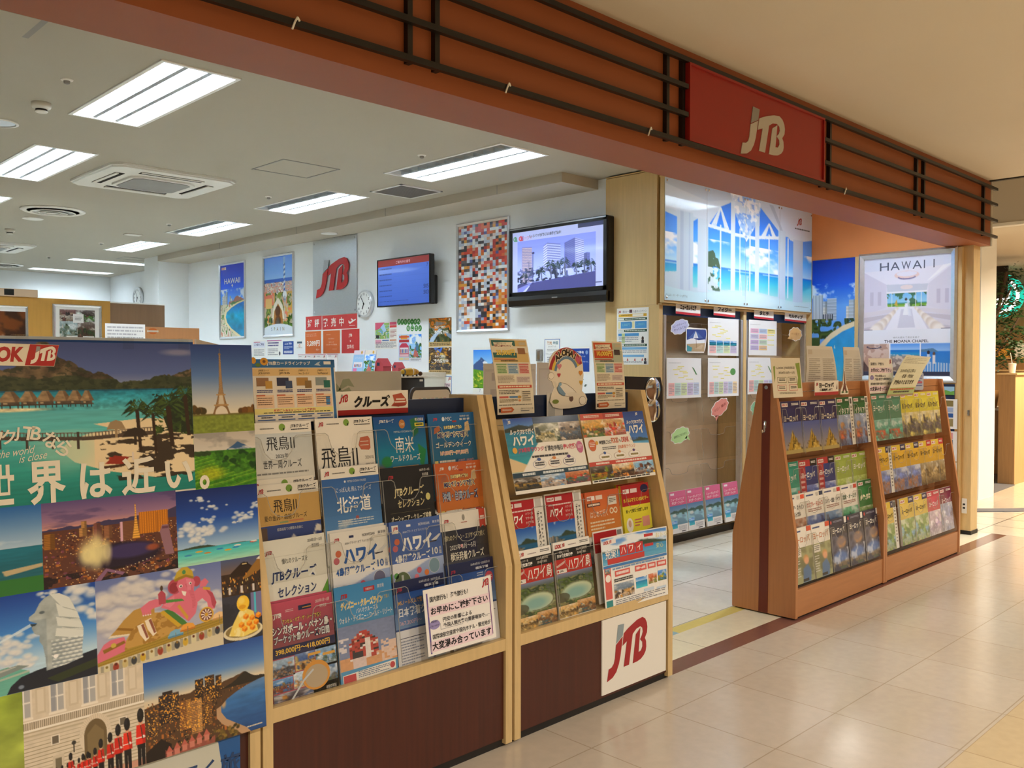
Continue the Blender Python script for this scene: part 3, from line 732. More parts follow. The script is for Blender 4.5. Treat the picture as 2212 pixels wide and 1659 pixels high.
for x, y, lb in SPR:
    t = thing('sprinkler', 'tiny ceiling sprinkler head '+lb, 'sprinkler', (x, y, ZC), 'ceiling sprinkler heads')
    B().lathe([(.032, 0), (.03, -.004), (.02, -.007)], (x, y, ZC), n=20).obj('escutcheon', 'white_plastic', t)
    B().lathe([(.017, -.007), (.015, -.02), (.006, -.024)], (x, y, ZC), n=16).obj('nozzle', 'grey_plastic', t)
tag(B().box(4.02, 10.37, ZC-.012, 4.2, 10.49, ZC).obj('ceiling_plate', 'white_plastic'), 'small rectangular white plate on the ceiling beside a far light', 'plate')
for x0, y0, x1, y1, lb in ((3.39, 5.83, 3.88, 6.30, 'square ceiling access hatch with thin grey rim in front of the grille'), (4.88, 12.7, 5.35, 13.0, 'thin rimmed ceiling access hatch near the far column')):
    t = thing('access_hatch', lb, 'hatch', ((x0+x1)/2, (y0+y1)/2, ZC))
    b = B()
    for q in ((x0, y0, x1, y0+.014), (x0, y1-.014, x1, y1), (x0, y0, x0+.014, y1), (x1-.014, y0, x1, y1)): b.box(q[0], q[1], ZC-.003, q[2], q[3], ZC)
    b.obj('rim', 'grey_plastic', t); B().box(x0+.018, y0+.018, ZC-.0015, x1-.018, y1-.018, ZC).obj('door', 'ceiling_white', t)
t = thing('ventilation_grille', 'square dark ventilation grille with white rim near the bulkhead', 'ventilation grille', (4.77, 6.16, ZC))
x0, y0, x1, y1 = 4.55, 5.94, 5.0, 6.38
b = B()
for q in ((x0, y0, x1, y0+.02), (x0, y1-.02, x1, y1), (x0, y0, x0+.02, y1), (x1-.02, y0, x1, y1)): b.box(q[0], q[1], ZC-.01, q[2], q[3], ZC)
b.obj('rim', 'white_metal', t); B().box(x0+.02, y0+.02, ZC-.002, x1-.02, y1-.02, ZC).obj('backing', 'dark_hole', t)
b = B()
for k in range(22): y = y0+.03+k*.0185; b.box(x0+.02, y, ZC-.008, x1-.02, y+.007, ZC-.003)
b.obj('slats', 'grey_plastic', t)
t = thing('downlight', 'round recessed ceiling downlight with mirror reflector near the smoke detector', 'downlight', (1.62, 6.2, ZC))
B().lathe([(.115, 0), (.115, -.006), (.1, -.008), (.098, 0)], (1.62, 6.2, ZC), n=32).obj('trim_ring', 'white_metal', t)
B().lathe([(.097, -.004), (.06, -.002), (.01, -.002)], (1.62, 6.2, ZC), n=14).obj('reflector', 'chrome', t)
t = thing('ceiling_speaker', 'large flat round speaker on the ceiling half hidden by the fascia beam', 'speaker', (2.88, 3.92, ZC))
B().lathe([(.27, 0), (.27, -.008), (.255, -.014), (.25, -.01), (.02, -.012)], (2.88, 3.92, ZC), n=48).obj('grille', 'ceiling_white', t, True)
t = thing('ceiling_recess', 'ceiling panel with a grey slot beside the fascia beam, above the collage poster', 'ceiling panel', (1.21, 4.35, ZC))
B().box(1.0, 4.18, ZC-.018, 1.265, 4.50, ZC).obj('panel', 'ceiling_white', t); B().box(1.267, 4.18, ZC-.004, 1.305, 4.50, ZC).obj('slot', 'grey_plastic', t)
t = thing('bulkhead_lamp', 'thin white round lamp cover under the wall bulkhead', 'lamp cover', (5.38, 8.3, 2.842))
B().lathe([(.09, 0), (.09, -.008), (.01, -.012)], (5.38, 8.3, 2.842), n=28).obj('cover', 'white_metal', t)
# ================================================================== brochure racks
T8 = math.radians(8)
UP8 = (0, math.sin(T8), math.cos(T8))
def notch(W, H, d=.075):
    return [(.16*W, H), (.205*W, H-.008), (.225*W, H-.03), (.25*W, H-.05), (.33*W, H-.94*d), (.44*W, H-d), (.56*W, H-.94*d), (.64*W, H-.05), (.665*W, H-.03), (.685*W, H-.008), (.73*W, H)]
def pocket(parent, x, y, z, W, H, D=.03, up=UP8, d=.075):
    """clear acrylic pocket: notched front sheet, floor, thin side fins; (x, y, z) is the lower front corner"""
    b = B(); pl = [(0, 0), (W, 0), (W, H)]+notch(W, H, d)[::-1]+[(0, H)]
    b.prism(pl, 'y', 0, .002)
    b.box(0, .002, 0, W, D, .003); b.box(0, .002, 0, .002, D, H*.96)
    rim = [(0, H)]+notch(W, H, d)+[(W, H)]
    b.tube([(p[0], .001, p[1]) for p in rim], .0013, 5, 1)
    b.box(-.0004, -.0004, .02, .0012, .0024, H, 1)
    U = Vector(up); K = Vector((1, 0, 0)).cross(U)*-1
    M = Matrix(((1, K.x, U.x, x), (0, K.y, U.y, y), (0, K.z, U.z, z), (0, 0, 0, 1)))
    return b.obj('pocket', ['acrylic', 'acrylic_edge'], parent, mat=M)
PROF = [(2.34, .012), (2.34, .672), (2.50, 1.302), (2.66, 1.302), (2.70, .012)]
def rack(x0, x1, label, pockets=True, full=True):
    t = thing('brochure_rack', label, 'brochure rack', ((x0+x1)/2, 2.5, 0), 'maple brochure racks along the shop front')
    p = .033
    for a in (x0, x1-p): B().prism(PROF, 'x', a, a+p).obj('side_panel', 'maple_edge', t)
    xi, xj = x0+p, x1-p
    B().box(xi, 2.341, .362, xj, 2.42, .405).obj('ledge', 'maple', t)
    B().box(xi, 2.352, .03, xj, 2.372, .362).obj('kick_panel', 'dark_walnut', t)
    B().box(x0+.01, 2.36, 0, x1-.01, 2.69, .03).obj('base', 'black_base', t)
    B().prism([(2.418, .405), (2.43, .405), (2.585, 1.20), (2.573, 1.20)], 'x', xi, xj).obj('back_board', 'maple', t)
    B().box(xi, 2.575, 1.2, xj, 2.595, 1.290).obj('header_board', 'navy_board', t)
    B().box(xi, 2.66, .03, xj, 2.672, 1.20).obj('rear_panel', 'maple', t)
    return t
rk0 = rack(.265, 1.277, 'maple brochure rack mostly hidden behind the big travel collage poster')
rk1 = rack(1.285, 2.305, 'maple brochure rack full of cruise brochures with dark walnut kick panel')
rk2 = rack(2.318, 3.325, 'maple brochure rack with two wide posters and white initials panel below')
CX = (1.320, 1.563, 1.803, 2.046)
for k in range(4):
    for c in range(4):
        pocket(rk1, CX[c], 2.349+.037*k, .408+.172*k if k else .408, .239, .272 if k else .262)
for c in range(4):
    pocket(rk2, 2.352+.236*c, 2.349, .408, .234, .262); pocket(rk2, 2.352+.236*c, 2.405, .60, .234, .255)
for c in range(2): pocket(rk2, 2.352+.47*c, 2.449, .905, .466, .28, d=.02)
# double sided cherry rack
PR = [(2.385, .008), (2.385, .43), (2.522, 1.312), (2.622, 1.312), (2.785, .43), (2.785, .008)]
def rrack(x0, x1, label, stripe):
    t = thing('brochure_rack', label, 'brochure rack', ((x0+x1)/2, 2.585, 0), 'cherry wood brochure racks by the entrance')
    p = .026
    for a in (x0, x1-p): B().prism(PR, 'x', a, a+p).obj('side_panel', 'cherry', t)
    xi, xj = x0+p, x1-p
    B().box(xi, 2.39, .012, xj, 2.41, .165).obj('kick_panel', 'cherry_h', t); B().box(xi, 2.765, .012, xj, 2.78, .5).obj('rear_panel', 'cherry_h', t)
    B().box(x0+.012, 2.40, 0, x1-.012, 2.77, .012).obj('base', 'black_base', t)
    B().box(xi, 2.565, .165, xj, 2.58, 1.24).obj('back_board', 'cherry_h', t)
    b = B(); b.box(xi, 2.548, 1.205, xj, 2.572, 1.258); b.box(xi, 2.548, 1.261, xj, 2.572, 1.312); b.obj('header_board', 'cherry_h', t)
    B().box(xi, 2.572, 1.3, xj, 2.61, 1.312).obj('top_board', 'cherry_h', t)
    if stripe:
        B().prism([(2.555, .01), (2.612, .01), (2.594, 1.3115), (2.547, 1.3115)], 'x', x0-.004, x0).obj('stripe', 'dark_stripe', t)
        B().lathe([(.011, 0), (.010, .003), (.003, .004)], (x0-.007, 2.571, 1.29), 'x', 14).obj('screw_cap', 'steel', t)
        h = B(); h.tube([(x0-.005, 2.575, 1.09), (x0-.012, 2.575, 1.075), (x0-.012, 2.575, 1.045), (x0-.02, 2.578, 1.034), (x0-.032, 2.578, 1.037), (x0-.038, 2.578, 1.052)], .005, 8); h.box(x0-.0085, 2.568, 1.06, x0-.004, 2.582, 1.10)
        h.obj('hook', 'chrome', t)
    return t
rs1 = rrack(4.552, 5.738, 'cherry brochure rack with maroon striped end panel and a steel hook', True)
rs2 = rrack(5.742, 7.085, 'cherry brochure rack with yellow and green brochures next to the end pillar', False)
def line_y(z): return 2.385+max(0, z-.43)*.1553
T5 = math.radians(6); UP5 = (0, math.sin(T5), math.cos(T5))
RB1 = {1.21: 2.474, .857: 2.484, .674: 2.444, .491: 2.402}      # lower front edge of the brochures of each tier
RB2 = {1.223: 2.476, .871: 2.436, .507: 2.402}
for tz in RB1:
    for c in range(5): pocket(rs1, 4.582+.228*c, RB1[tz]-.013, tz-(.325 if tz > .5 else .32), .226, .285 if tz > .8 else .28, .03, UP5)
for tz in RB2:
    for c in range(5): pocket(rs2, 5.772+.257*c, RB2[tz]-.013, tz-.33, .255, .285, .03, UP5)

# ================================================================== wall shelf under the mural
ws = thing('wall_rack', 'tall wall rack of clear pockets with navy header under the chapel mural', 'wall rack', (6.7, 4.15, 0))
B().box(5.585, 4.285, .06, 7.868, 4.30, 1.872).obj('back_panel', 'taupe_board', ws)
for a, c in ((5.59, 6.735), (6.785, 7.865)): B().box(a, 4.06, 1.80, c, 4.08, 1.875).obj('header_board', 'navy_header', ws)
for a in (5.600, 6.708, 6.79, 7.832): B().bevbox(a, 4.032, .07, a+.032, 4.08, 1.80, .004).obj('post', 'alu', ws)
B().box(6.742, 4.03, 0, 6.788, 4.28, 1.872).obj('divider', 'maple_edge', ws)
B().box(5.59, 4.10, 0, 7.865, 4.28, .06).obj('base', 'black_base', ws)
B().box(5.56, 4.028, 1.872, 7.868, 4.06, 1.886).obj('top_rail', 'maple_edge', ws)
for a in (5.635, 6.172, 6.826, 7.33):
    for k in range(6):
        pocket(ws, a, 4.045, .075+.285*k, .525 if a < 6.7 else .50, .25, .06, (0, math.sin(.12), math.cos(.12)), .06)

# ================================================================== things behind the racks
ct = thing('service_counter', 'low customer counter behind the brochure racks carrying white screens', 'counter', (3.2, 4.15, 0))
B().box(1.3, 3.85, .70, 4.75, 4.45, .74).obj('counter_top', 'counter_top', ct); B().box(1.35, 3.95, 0, 4.7, 4.4, .70).obj('body', 'maple', ct)
cb = thing('wall_cabinet', 'long low cabinet along the television wall with leaflets on it', 'cabinet', (5.38, 8.0, 0))
B().box(5.18, 6.6, 1.30, 5.598, 9.4, 1.34).obj('cabinet_top', 'counter_top', cb); B().box(5.2, 6.62, 0, 5.598, 9.38, 1.30).obj('body', 'ivory_board', cb)
# desk screen with palm
S = Sheet(.45, .64, 'e9e3d6', .018)
for q in ([(0, .1), (.13, .2), (.30, .33), (.18, .34), (.02, .3)], [(.1, .25), (.2, .10), (.33, .09), (.44, .2), (.30, .18)], [(.16, .25), (.33, .2), (.44, .33), (.5, .52), (.4, .44), (.27, .33)], [(.14, .3), (.26, .37), (.32, .5), (.28, .62), (.2, .45)], [(.0, .3), (.1, .34), (.05, .5), (.0, .62)]):
    S.p([(a*.68, b*.66) for a, b in q], 'b9c0a2')
S.el(.07, .22, .03, .03, 'd9b98c', 2); S.el(.115, .225, .03, .03, 'd9b98c', 2)
S.p([(.06, .24), (.085, .25), (.04, .45), (.03, .64), (-.0, .64), (.02, .42)], 'cfcab8', 1)
tag(S.place('desk_screen', (2.613, 4.0, 1.381)), 'ivory desk screen printed with a pale palm tree behind the cruise sign', 'desk screen')
t = thing('monitor', 'black monitor seen from its back beside the ivory desk screen', 'monitor', (3.33, 4.28, .74))
B().bevbox(3.24, 4.24, 1.0, 3.43, 4.28, 1.338, .008).obj('housing', 'black_plastic', t); B().box(3.385, 4.2385, 1.315, 3.41, 4.24, 1.327).obj('badge', 'paper_white', t)
B().box(3.31, 4.28, .75, 3.36, 4.30, 1.05).obj('stand', 'black_plastic', t); B().box(3.25, 4.2, .74, 3.42, 4.36, .752).obj('foot', 'black_plastic', t)
S = Sheet(.30, .55, None)
rr = lambda x0, y0, x1, y1, r: [(x0+r-r*math.cos(a), y0+r-r*math.sin(a)) for a in np.linspace(0, PI/2, 6)]+[(x1-r+r*math.sin(a), y0+r-r*math.cos(a)) for a in np.linspace(0, PI/2, 6)]+[(x1, y1), (x0, y1)]
S.b.prism([(a*.30, -b*.55) for a, b in rr(0, 0, 1, 1, .12)], 'y', .0, .012, 0, C('4a4a50'))
S.p(rr(.05, .03, .985, 1, .10), 'ece4d8', 2)
for i in range(7): S.p([(.2+i*.1, .11), (.27+i*.1, .11), (.235+i*.1, .16)], ('e2bdb0', 'bcc6c0', 'dccfae')[i % 3], 4)
tag(S.place('tabletop_board', (3.03, 3.88, 1.292)), 'rounded white board with pale pennants and dark rim behind the navy rack header', 'board')
def back_of_notice(x, y, z, w, h, label, lines):
    hh = z-.742; lines = [(a, b*h/hh, c, d*h/hh) for a, b, c, d in lines]; h = hh
    S = Sheet(w, h, 'e4dfd6', .002); S.r(.04, .05, .96, .95, 'd9d3cc', 1); S.r(.06, .07, .94, .93, 'e2dcd4', 2)
    for q in lines: S.r(*q, 'c7bfbb', 3)
    return tag(S.place('notice_stand', (x, y, z)), label, 'notice')
back_of_notice(3.60, 3.9, 1.424, .22, .37, 'pale notice seen from behind, beside the mountain picture', [(.3, .15, .55, .28), (.25, .42, .75, .55), (.3, .72, .7, .76)])
back_of_notice(3.83, 3.9, 1.423, .22, .37, 'pale notice with a faint figure seen from behind, beside the greeting cutout', [(.3, .3, .45, .75), (.5, .15, .8, .2)])
back_of_notice(4.06, 3.9, 1.43, .42, .39, 'wide pale notice sheet standing behind the rainbow greeting cutout', [(.5, .12, .9, .17)])
t = thing('potted_plant', 'small dark green plant on the counter between the card flyers', 'plant', (4.58, 4.05, .74))
rg = random.Random(3); b = B()
for i in range(70):
    a, h, r = rg.uniform(0, 2*PI), rg.uniform(1.08, 1.36), rg.uniform(.01, .09)
    c = Vector((4.58+math.cos(a)*r, 4.05+math.sin(a)*r, h)); u = Vector((rg.uniform(-1, 1), rg.uniform(-1, 1), rg.uniform(-.4, .8))).normalized()*.03; w = u.orthogonal().normalized()*.013
    b.add([tuple(c-u), tuple(c+w), tuple(c+u), tuple(c-w)], [(0, 1, 2, 3)])
b.obj('leaves', 'leaf', t); B().lathe([(.05, 0), (.065, .12), (.06, .12), (.01, .11)], (4.58, 4.05, .74), n=18).obj('pot', 'white_plastic', t); B().cyl((4.58, 4.05, .85), (4.58, 4.05, 1.2), .006, n=6).obj('stem', 'bark', t)
t = thing('porthole_panel', 'black panel with two round mirrored portholes against the maple corner', 'panel', (5.2, 3.92, 0))
B().prism([(4.97, 0), (5.40, 0), (5.40, 1.255), (5.375, 1.325), (4.97, 1.335)], 'y', 3.90, 3.93).obj('board', 'black_plastic', t)
for z in (1.237, 1.085): B().lathe([(.088, 0), (.088, -.012), (.078, -.018), (.01, -.020)], (5.27, 3.90, z), 'y', 32).obj('porthole', 'chrome', t, True)
# toys on the cabinet and monitor
def house(x, y, z, w, d, h, label):
    t = thing('toy_house', label, 'toy house', (x, y, z), 'red roofed toy houses')
    B().box(x-d, y-w, z, x+d, y+w, z+h*.45).obj('body', 'red_roof', t)
    B().prism([(y-w*1.15, z+h*.42), (y+w*1.15, z+h*.42), (y+w*.15, z+h), (y-w*.15, z+h)], 'x', x-d*1.1, x+d*1.1).obj('roof', 'red_roof', t)
    B().box(x-d*1.12, y-w*.3, z+h*.45, x-d*1.1, y+w*.3, z+h*.68).obj('window', 'navy_board', t)
house(5.40, 7.36, 1.34, .075, .05, .14, 'larger red roofed toy house on the wall cabinet')
house(5.40, 7.10, 1.34, .05, .04, .10, 'smaller red roofed toy house on the wall cabinet')
t = thing('figurine', 'yellow and grey patterned animal figurine on top of the black monitor', 'figurine', (3.335, 4.26, 1.338))
B().box(3.235, 4.24, 1.338, 3.43, 4.285, 1.346).obj('base', 'ivory_board', t)
b = B(); b.sphere((3.325, 4.26, 1.373), .03, 0, C('d9a92e'), 16, (2.4, .8, .8)); b.obj('body', [PRINT], t, True)
b = B()
for i, (dx, c) in enumerate(((-.045, '6f6d66'), (-.02, '8c8a80'), (.012, 'eadfc0'), (.035, 'b9752c'))): b.lathe([(.0245-abs(dx)*.13, -.006), (.0252-abs(dx)*.13, 0), (.0245-abs(dx)*.13, .006)], (3.325+dx, 4.26, 1.373), 'x', 18, 0, C(c))
b.obj('stripes', [PRINT], t, True)
b = B(); b.sphere((3.405, 4.258, 1.362), .014, 0, C('5a3a24'), 10); b.sphere((3.245, 4.258, 1.368), .011, 0, C('33322e'), 10); b.obj('head', [PRINT], t, True)
for dx in (-.05, -.02, .02, .05): B().cyl((3.325+dx, 4.255, 1.346), (3.325+dx, 4.255, 1.365), .006, n=8).obj('leg', 'black_plastic', t)

# ================================================================== partitions deep in the shop
t = thing('room_divider', 'ochre wood partition deep in the shop with two framed pictures', 'partition', (2.0, 9.05, 0))
B().box(.5, 9.0, 0, 1.95, 9.05, 2.025).obj('panel', 'ochre_partition', t); B().box(1.955, 9.0, 0, 3.32, 9.05, 2.035).obj('panel', 'ochre_partition', t)
t = thing('room_divider', 'brown wood partition with white top edge in front of the far column', 'partition', (3.6, 9.03, 0))
B().box(3.325, 9.02, 0, 3.87, 9.06, 2.02).obj('panel', 'brown_partition', t); B().box(3.32, 9.015, 2.02, 3.875, 9.065, 2.032).obj('top_edge', 'white_metal', t)
t = thing('box', 'small box with a dark opening on top of the ochre partition', 'box', (2.42, 9.03, 2.03))
B().box(2.28, 8.98, 2.036, 2.66, 9.12, 2.105).obj('carton', 'beige_board', t); B().box(2.38, 8.978, 2.045, 2.46, 8.981, 2.10).obj('opening', 'dark_hole', t)
t = thing('desk_screen', 'low salmon wood screen with an orange oval mark behind the poster', 'screen', (3.07, 7.02, 0))
B().box(2.85, 7.0, 0, 3.29, 7.03, 1.712).obj('panel', 'salmon_board', t)
S = Sheet(.09, .05, None); S.el(.5, .5, .42, .48, 'd8702c', 1); S.r(0, .38, 1, .66, 'efe6da', 2); S.r(.05, .43, .95, .61, 'e4d3bd', 3); S.place('emblem', (2.862, 7.0, 1.704), parent=t)
t = thing('desk_screen', 'beige desk screen just behind the collage poster corner', 'screen', (2.45, 5.0, 0))
B().prism([(2.33, 0), (2.565, 0), (2.545, 1.52), (2.33, 1.565)], 'y', 5.0, 5.02).obj('panel', 'beige_board', t)
S = Sheet(.26, .12, 'f0eeea', .002); S.lines(.05, .15, .95, .9, 4, 'b9b6b8')
t = thing('notice_stand', 'thin white notice sheet peeking above the blue banner edge', 'notice', (2.31, 6.02, 0)); S.place('notice', (2.18, 6.0, 1.685), parent=t); B().box(2.29, 6.003, .01, 2.33, 6.02, 1.66).obj('pole', 'steel', t); B().box(2.18, 5.93, 0, 2.44, 6.12, .012).obj('foot', 'steel', t)
def wall_clock(x, y, z, r, label, axis_right):
    t = thing('wall_clock', label, 'clock', (x, y, z-r))
    B().lathe([(r, 0), (r, -.03), (r*.93, -.045), (r*.88, -.035)], (x, y, z), 'x', 40).obj('case', 'alu', t, True)
    S = Sheet(2*r, 2*r, None)
    S.el(.5, .5, .445, .445, 'f1f2f0', 0, 40)
    for k in range(1, 13):
        a = PI*k/6; S.t(str(k), .5+.355*math.sin(a), .5-.355*math.cos(a)-.045, .09, '1b1b1b', 2, al='c', bold=.02)
    for k in range(60):
        a = PI*k/30; S.ln([(.5+.425*math.sin(a), .5-.425*math.cos(a)), (.5+.44*math.sin(a), .5-.44*math.cos(a))], .0015 if k % 5 else .003, '222222', 2)
    S.place('dial', (x-.036, y+r, z+r), (0, -1, 0), parent=t)
    for nm, a, L, wd in (('hour_hand', PI*2*6.87/12, .22, .012), ('minute_hand', PI*2*54/60, .36, .008)):
        b = B(); dx, dz = math.sin(a), math.cos(a); L *= 2*r
        b.prism([(y-dx*L+dz*wd/2, z+dz*L+dx*wd/2), (y-dx*L-dz*wd/2, z+dz*L-dx*wd/2), (y+dx*L*.15-dz*wd/2, z-dz*L*.15-dx*wd/2), (y+dx*L*.15+dz*wd/2, z-dz*L*.15+dx*wd/2)], 'x', x-.0395, x-.038); b.obj(nm, 'black_bar', t)
    B().lathe([(.009, 0), (.009, -.006)], (x-.037, y, z), 'x', 14).obj('hub', 'black_bar', t)
wall_clock(5.60, 7.92, 2.068, .145, 'round silver wall clock with black numerals beside the brushed metal panel', 0)
wall_clock(5.85, 14.6, 2.50, .17, 'round grey wall clock on the far wall beyond the column', 0)

# ================================================================== across the mall: cafe corner
t = thing('cafe_counter', 'low brown wood cafe counter with white top beyond the pillar', 'counter', (12.75, 4, 0))
B().box(12.5, 3.2, 0, 13.0, 5.2, .83).obj('body', 'cafe_wood', t); B().box(12.47, 3.18, .83, 13.02, 5.22, .865).obj('counter_top', 'paper_white', t)
t = thing('cafe_screen', 'brown wood cafe partition behind the low counter', 'partition', (13.2, 4, 0))
B().box(13.1, 3.3, 0, 13.2, 5.4, 1.33).obj('panel', 'cafe_wood', t); B().box(13.08, 3.28, 1.33, 13.22, 5.42, 1.35).obj('top_edge', 'cafe_wood_light', t)
t = thing('cafe_counter', 'light wood cafe counter block by the mall floor, carrying a white cup', 'counter', (12.2, 3.38, 0))
B().box(11.54, 3.29, 0, 12.9, 3.47, 1.30).obj('body', 'cafe_wood_light', t); B().box(11.535, 3.292, .0, 11.54, 3.468, 1.30).obj('end_panel', 'cafe_wood', t); B().box(11.52, 3.27, 1.30, 12.9, 3.49, 1.32).obj('top_board', 'cafe_wood_light', t)
t = thing('cup', 'white paper cup with straw on the light wood counter block', 'cup', (11.72, 3.38, 1.32))
B().lathe([(.034, 0), (.045, .11), (.048, .115), (.01, .118)], (11.72, 3.38, 1.32), n=20).obj('body', 'white_plastic', t); B().cyl((11.72, 3.38, 1.43), (11.715, 3.40, 1.56), .004, n=8).obj('straw', 'white_plastic', t)
t = thing('cafe_sign', 'round teal and white cafe sign half hidden by the tree', 'sign', (13.6, 4.15, 2.1))
S = Sheet(.62, .62, None); S.b.prism([(.31+.31*math.cos(2*PI*i/40), -.31+.31*math.sin(2*PI*i/40)) for i in range(40)], 'y', 0, .04, 0, C('0f7f6c'))
S.el(.5, .5, .40, .40, 'f3f3ee', 1, 36); S.el(.5, .5, .33, .33, '0f7f6c', 2, 36)
for i in range(5): S.p([(.3+.09*i, .30+.03*i), (.36+.09*i, .28+.03*i), (.40+.07*i, .70), (.33+.07*i, .72)], 'f3f3ee', 3)
S.el(.5, .47, .13, .16, 'f3f3ee', 4); S.el(.5, .5, .06, .07, '0f7f6c', 5)
S.place('sign_disc', (13.6, 4.42, 2.70), (0.25, -.97, 0), mat=SIGNLIT, parent=t); B().box(13.62, 4.0, 2.35, 13.66, 4.3, 2.80).obj('bracket', 'black_bar', t)
t = thing('potted_tree', 'slender indoor tree with small dark leaves in front of the cafe', 'tree', (12.35, 3.86, 0))
b = B(); b.tube([(12.35, 3.86, .86), (12.36, 3.85, 1.3), (12.40, 3.82, 1.7), (12.45, 3.75, 2.2), (12.5, 3.68, 2.6)], .022, 8); b.tube([(12.36, 3.85, 1.4), (12.5, 3.7, 1.7), (12.7, 3.55, 2.1)], .012, 6); b.tube([(12.38, 3.83, 1.6), (12.3, 3.75, 2.0), (12.42, 3.6, 2.4)], .01, 6); b.obj('trunk', 'bark', t)
rg = random.Random(11); b = B()
for i in range(280):
    h = rg.random(); zc = 1.5+1.12*h; r = .36*(1-abs(h-.45)*1.1)
    c = Vector((12.55+rg.gauss(0, r*.55), 3.70+rg.gauss(0, r*.55), zc+rg.gauss(0, .05))); d = Vector((rg.gauss(0, 1), rg.gauss(0, 1), rg.gauss(-.2, .4))).normalized()
    for k in range(6):
        q = c+d*(k*.035); u = (d.cross(Vector((0, 0, 1))).normalized()*(1 if k % 2 else -1)+d*.5+Vector((0, 0, -.15))).normalized()*.028; w = u.orthogonal().normalized()*.013; q = q+u
        b.add([tuple(q-u), tuple(q+w), tuple(q+u), tuple(q-w)], [(0, 1, 2, 3)])
b.obj('foliage', 'leaf', t)
B().lathe([(.12, 0), (.15, .22), (.14, .22), (.02, .2)], (12.35, 3.86, .865), n=20).obj('pot', 'cafe_wood', t)
t = thing('pastry_shelf', 'cafe shelf with lit boards behind the tree', 'shelf', (13.9, 4.4, 0))
B().box(13.8, 3.3, 0, 14.3, 5.8, 1.5).obj('body', 'cafe_wood', t); B().box(13.78, 3.3, 1.5, 14.3, 5.8, 1.52).obj('shelf_board', 'cafe_wood_light', t); B().box(14.2, 3.3, 1.52, 14.3, 5.8, 2.5).obj('back_panel', 'cafe_wood', t)
for i, (y, c, h, lb) in enumerate(((4.62, '4fae7c', .10, 'green'), (4.42, 'f0efe8', .16, 'white'), (4.16, 'e6a84a', .13, 'orange'), (3.9, 'f0efe8', .20, 'tall white'))):
    b = B(); b.bevbox(13.9, y-.09, 1.52, 14.05, y+.09, 1.52+h, .01, 0, C(c)); tag(b.obj('packet', [PRINT]), lb+' packet on the cafe shelf behind the tree', 'packet')
t = thing('downlight', 'small lit round downlight in the cafe ceiling beyond the tree', 'downlight', (12.2, 3.0, 2.80))
B().lathe([(.09, 0), (.09, -.006), (.075, -.008)], (12.2, 3.0, 2.80), n=24).obj('trim_ring', 'white_metal', t); B().lathe([(.07, -.008), (.02, -.009)], (12.2, 3.0, 2.80), n=24).obj('lens', 'mall_lens', t)
t = thing('wall_socket', 'white wall socket low on the end pillar', 'socket', (7.897, 2.63, .175))
B().bevbox(7.89, 2.606, .175, 7.90, 2.648, .30, .003).obj('cover_plate', 'white_plastic', t)
for z in (.215, .245): B().box(7.8885, 2.618, z, 7.8905, 2.636, z+.014).obj('outlet', 'dark_hole', t)
t = thing('door_catch', 'small metal catch on the end pillar at waist height', 'catch', (7.897, 2.60, 1.0))
B().box(7.888, 2.594, .995, 7.90, 2.609, 1.04).obj('plate', 'steel', t); B().cyl((7.885, 2.601, 1.008), (7.885, 2.601, 1.026), .005, n=8).obj('pin', 'chrome', t)
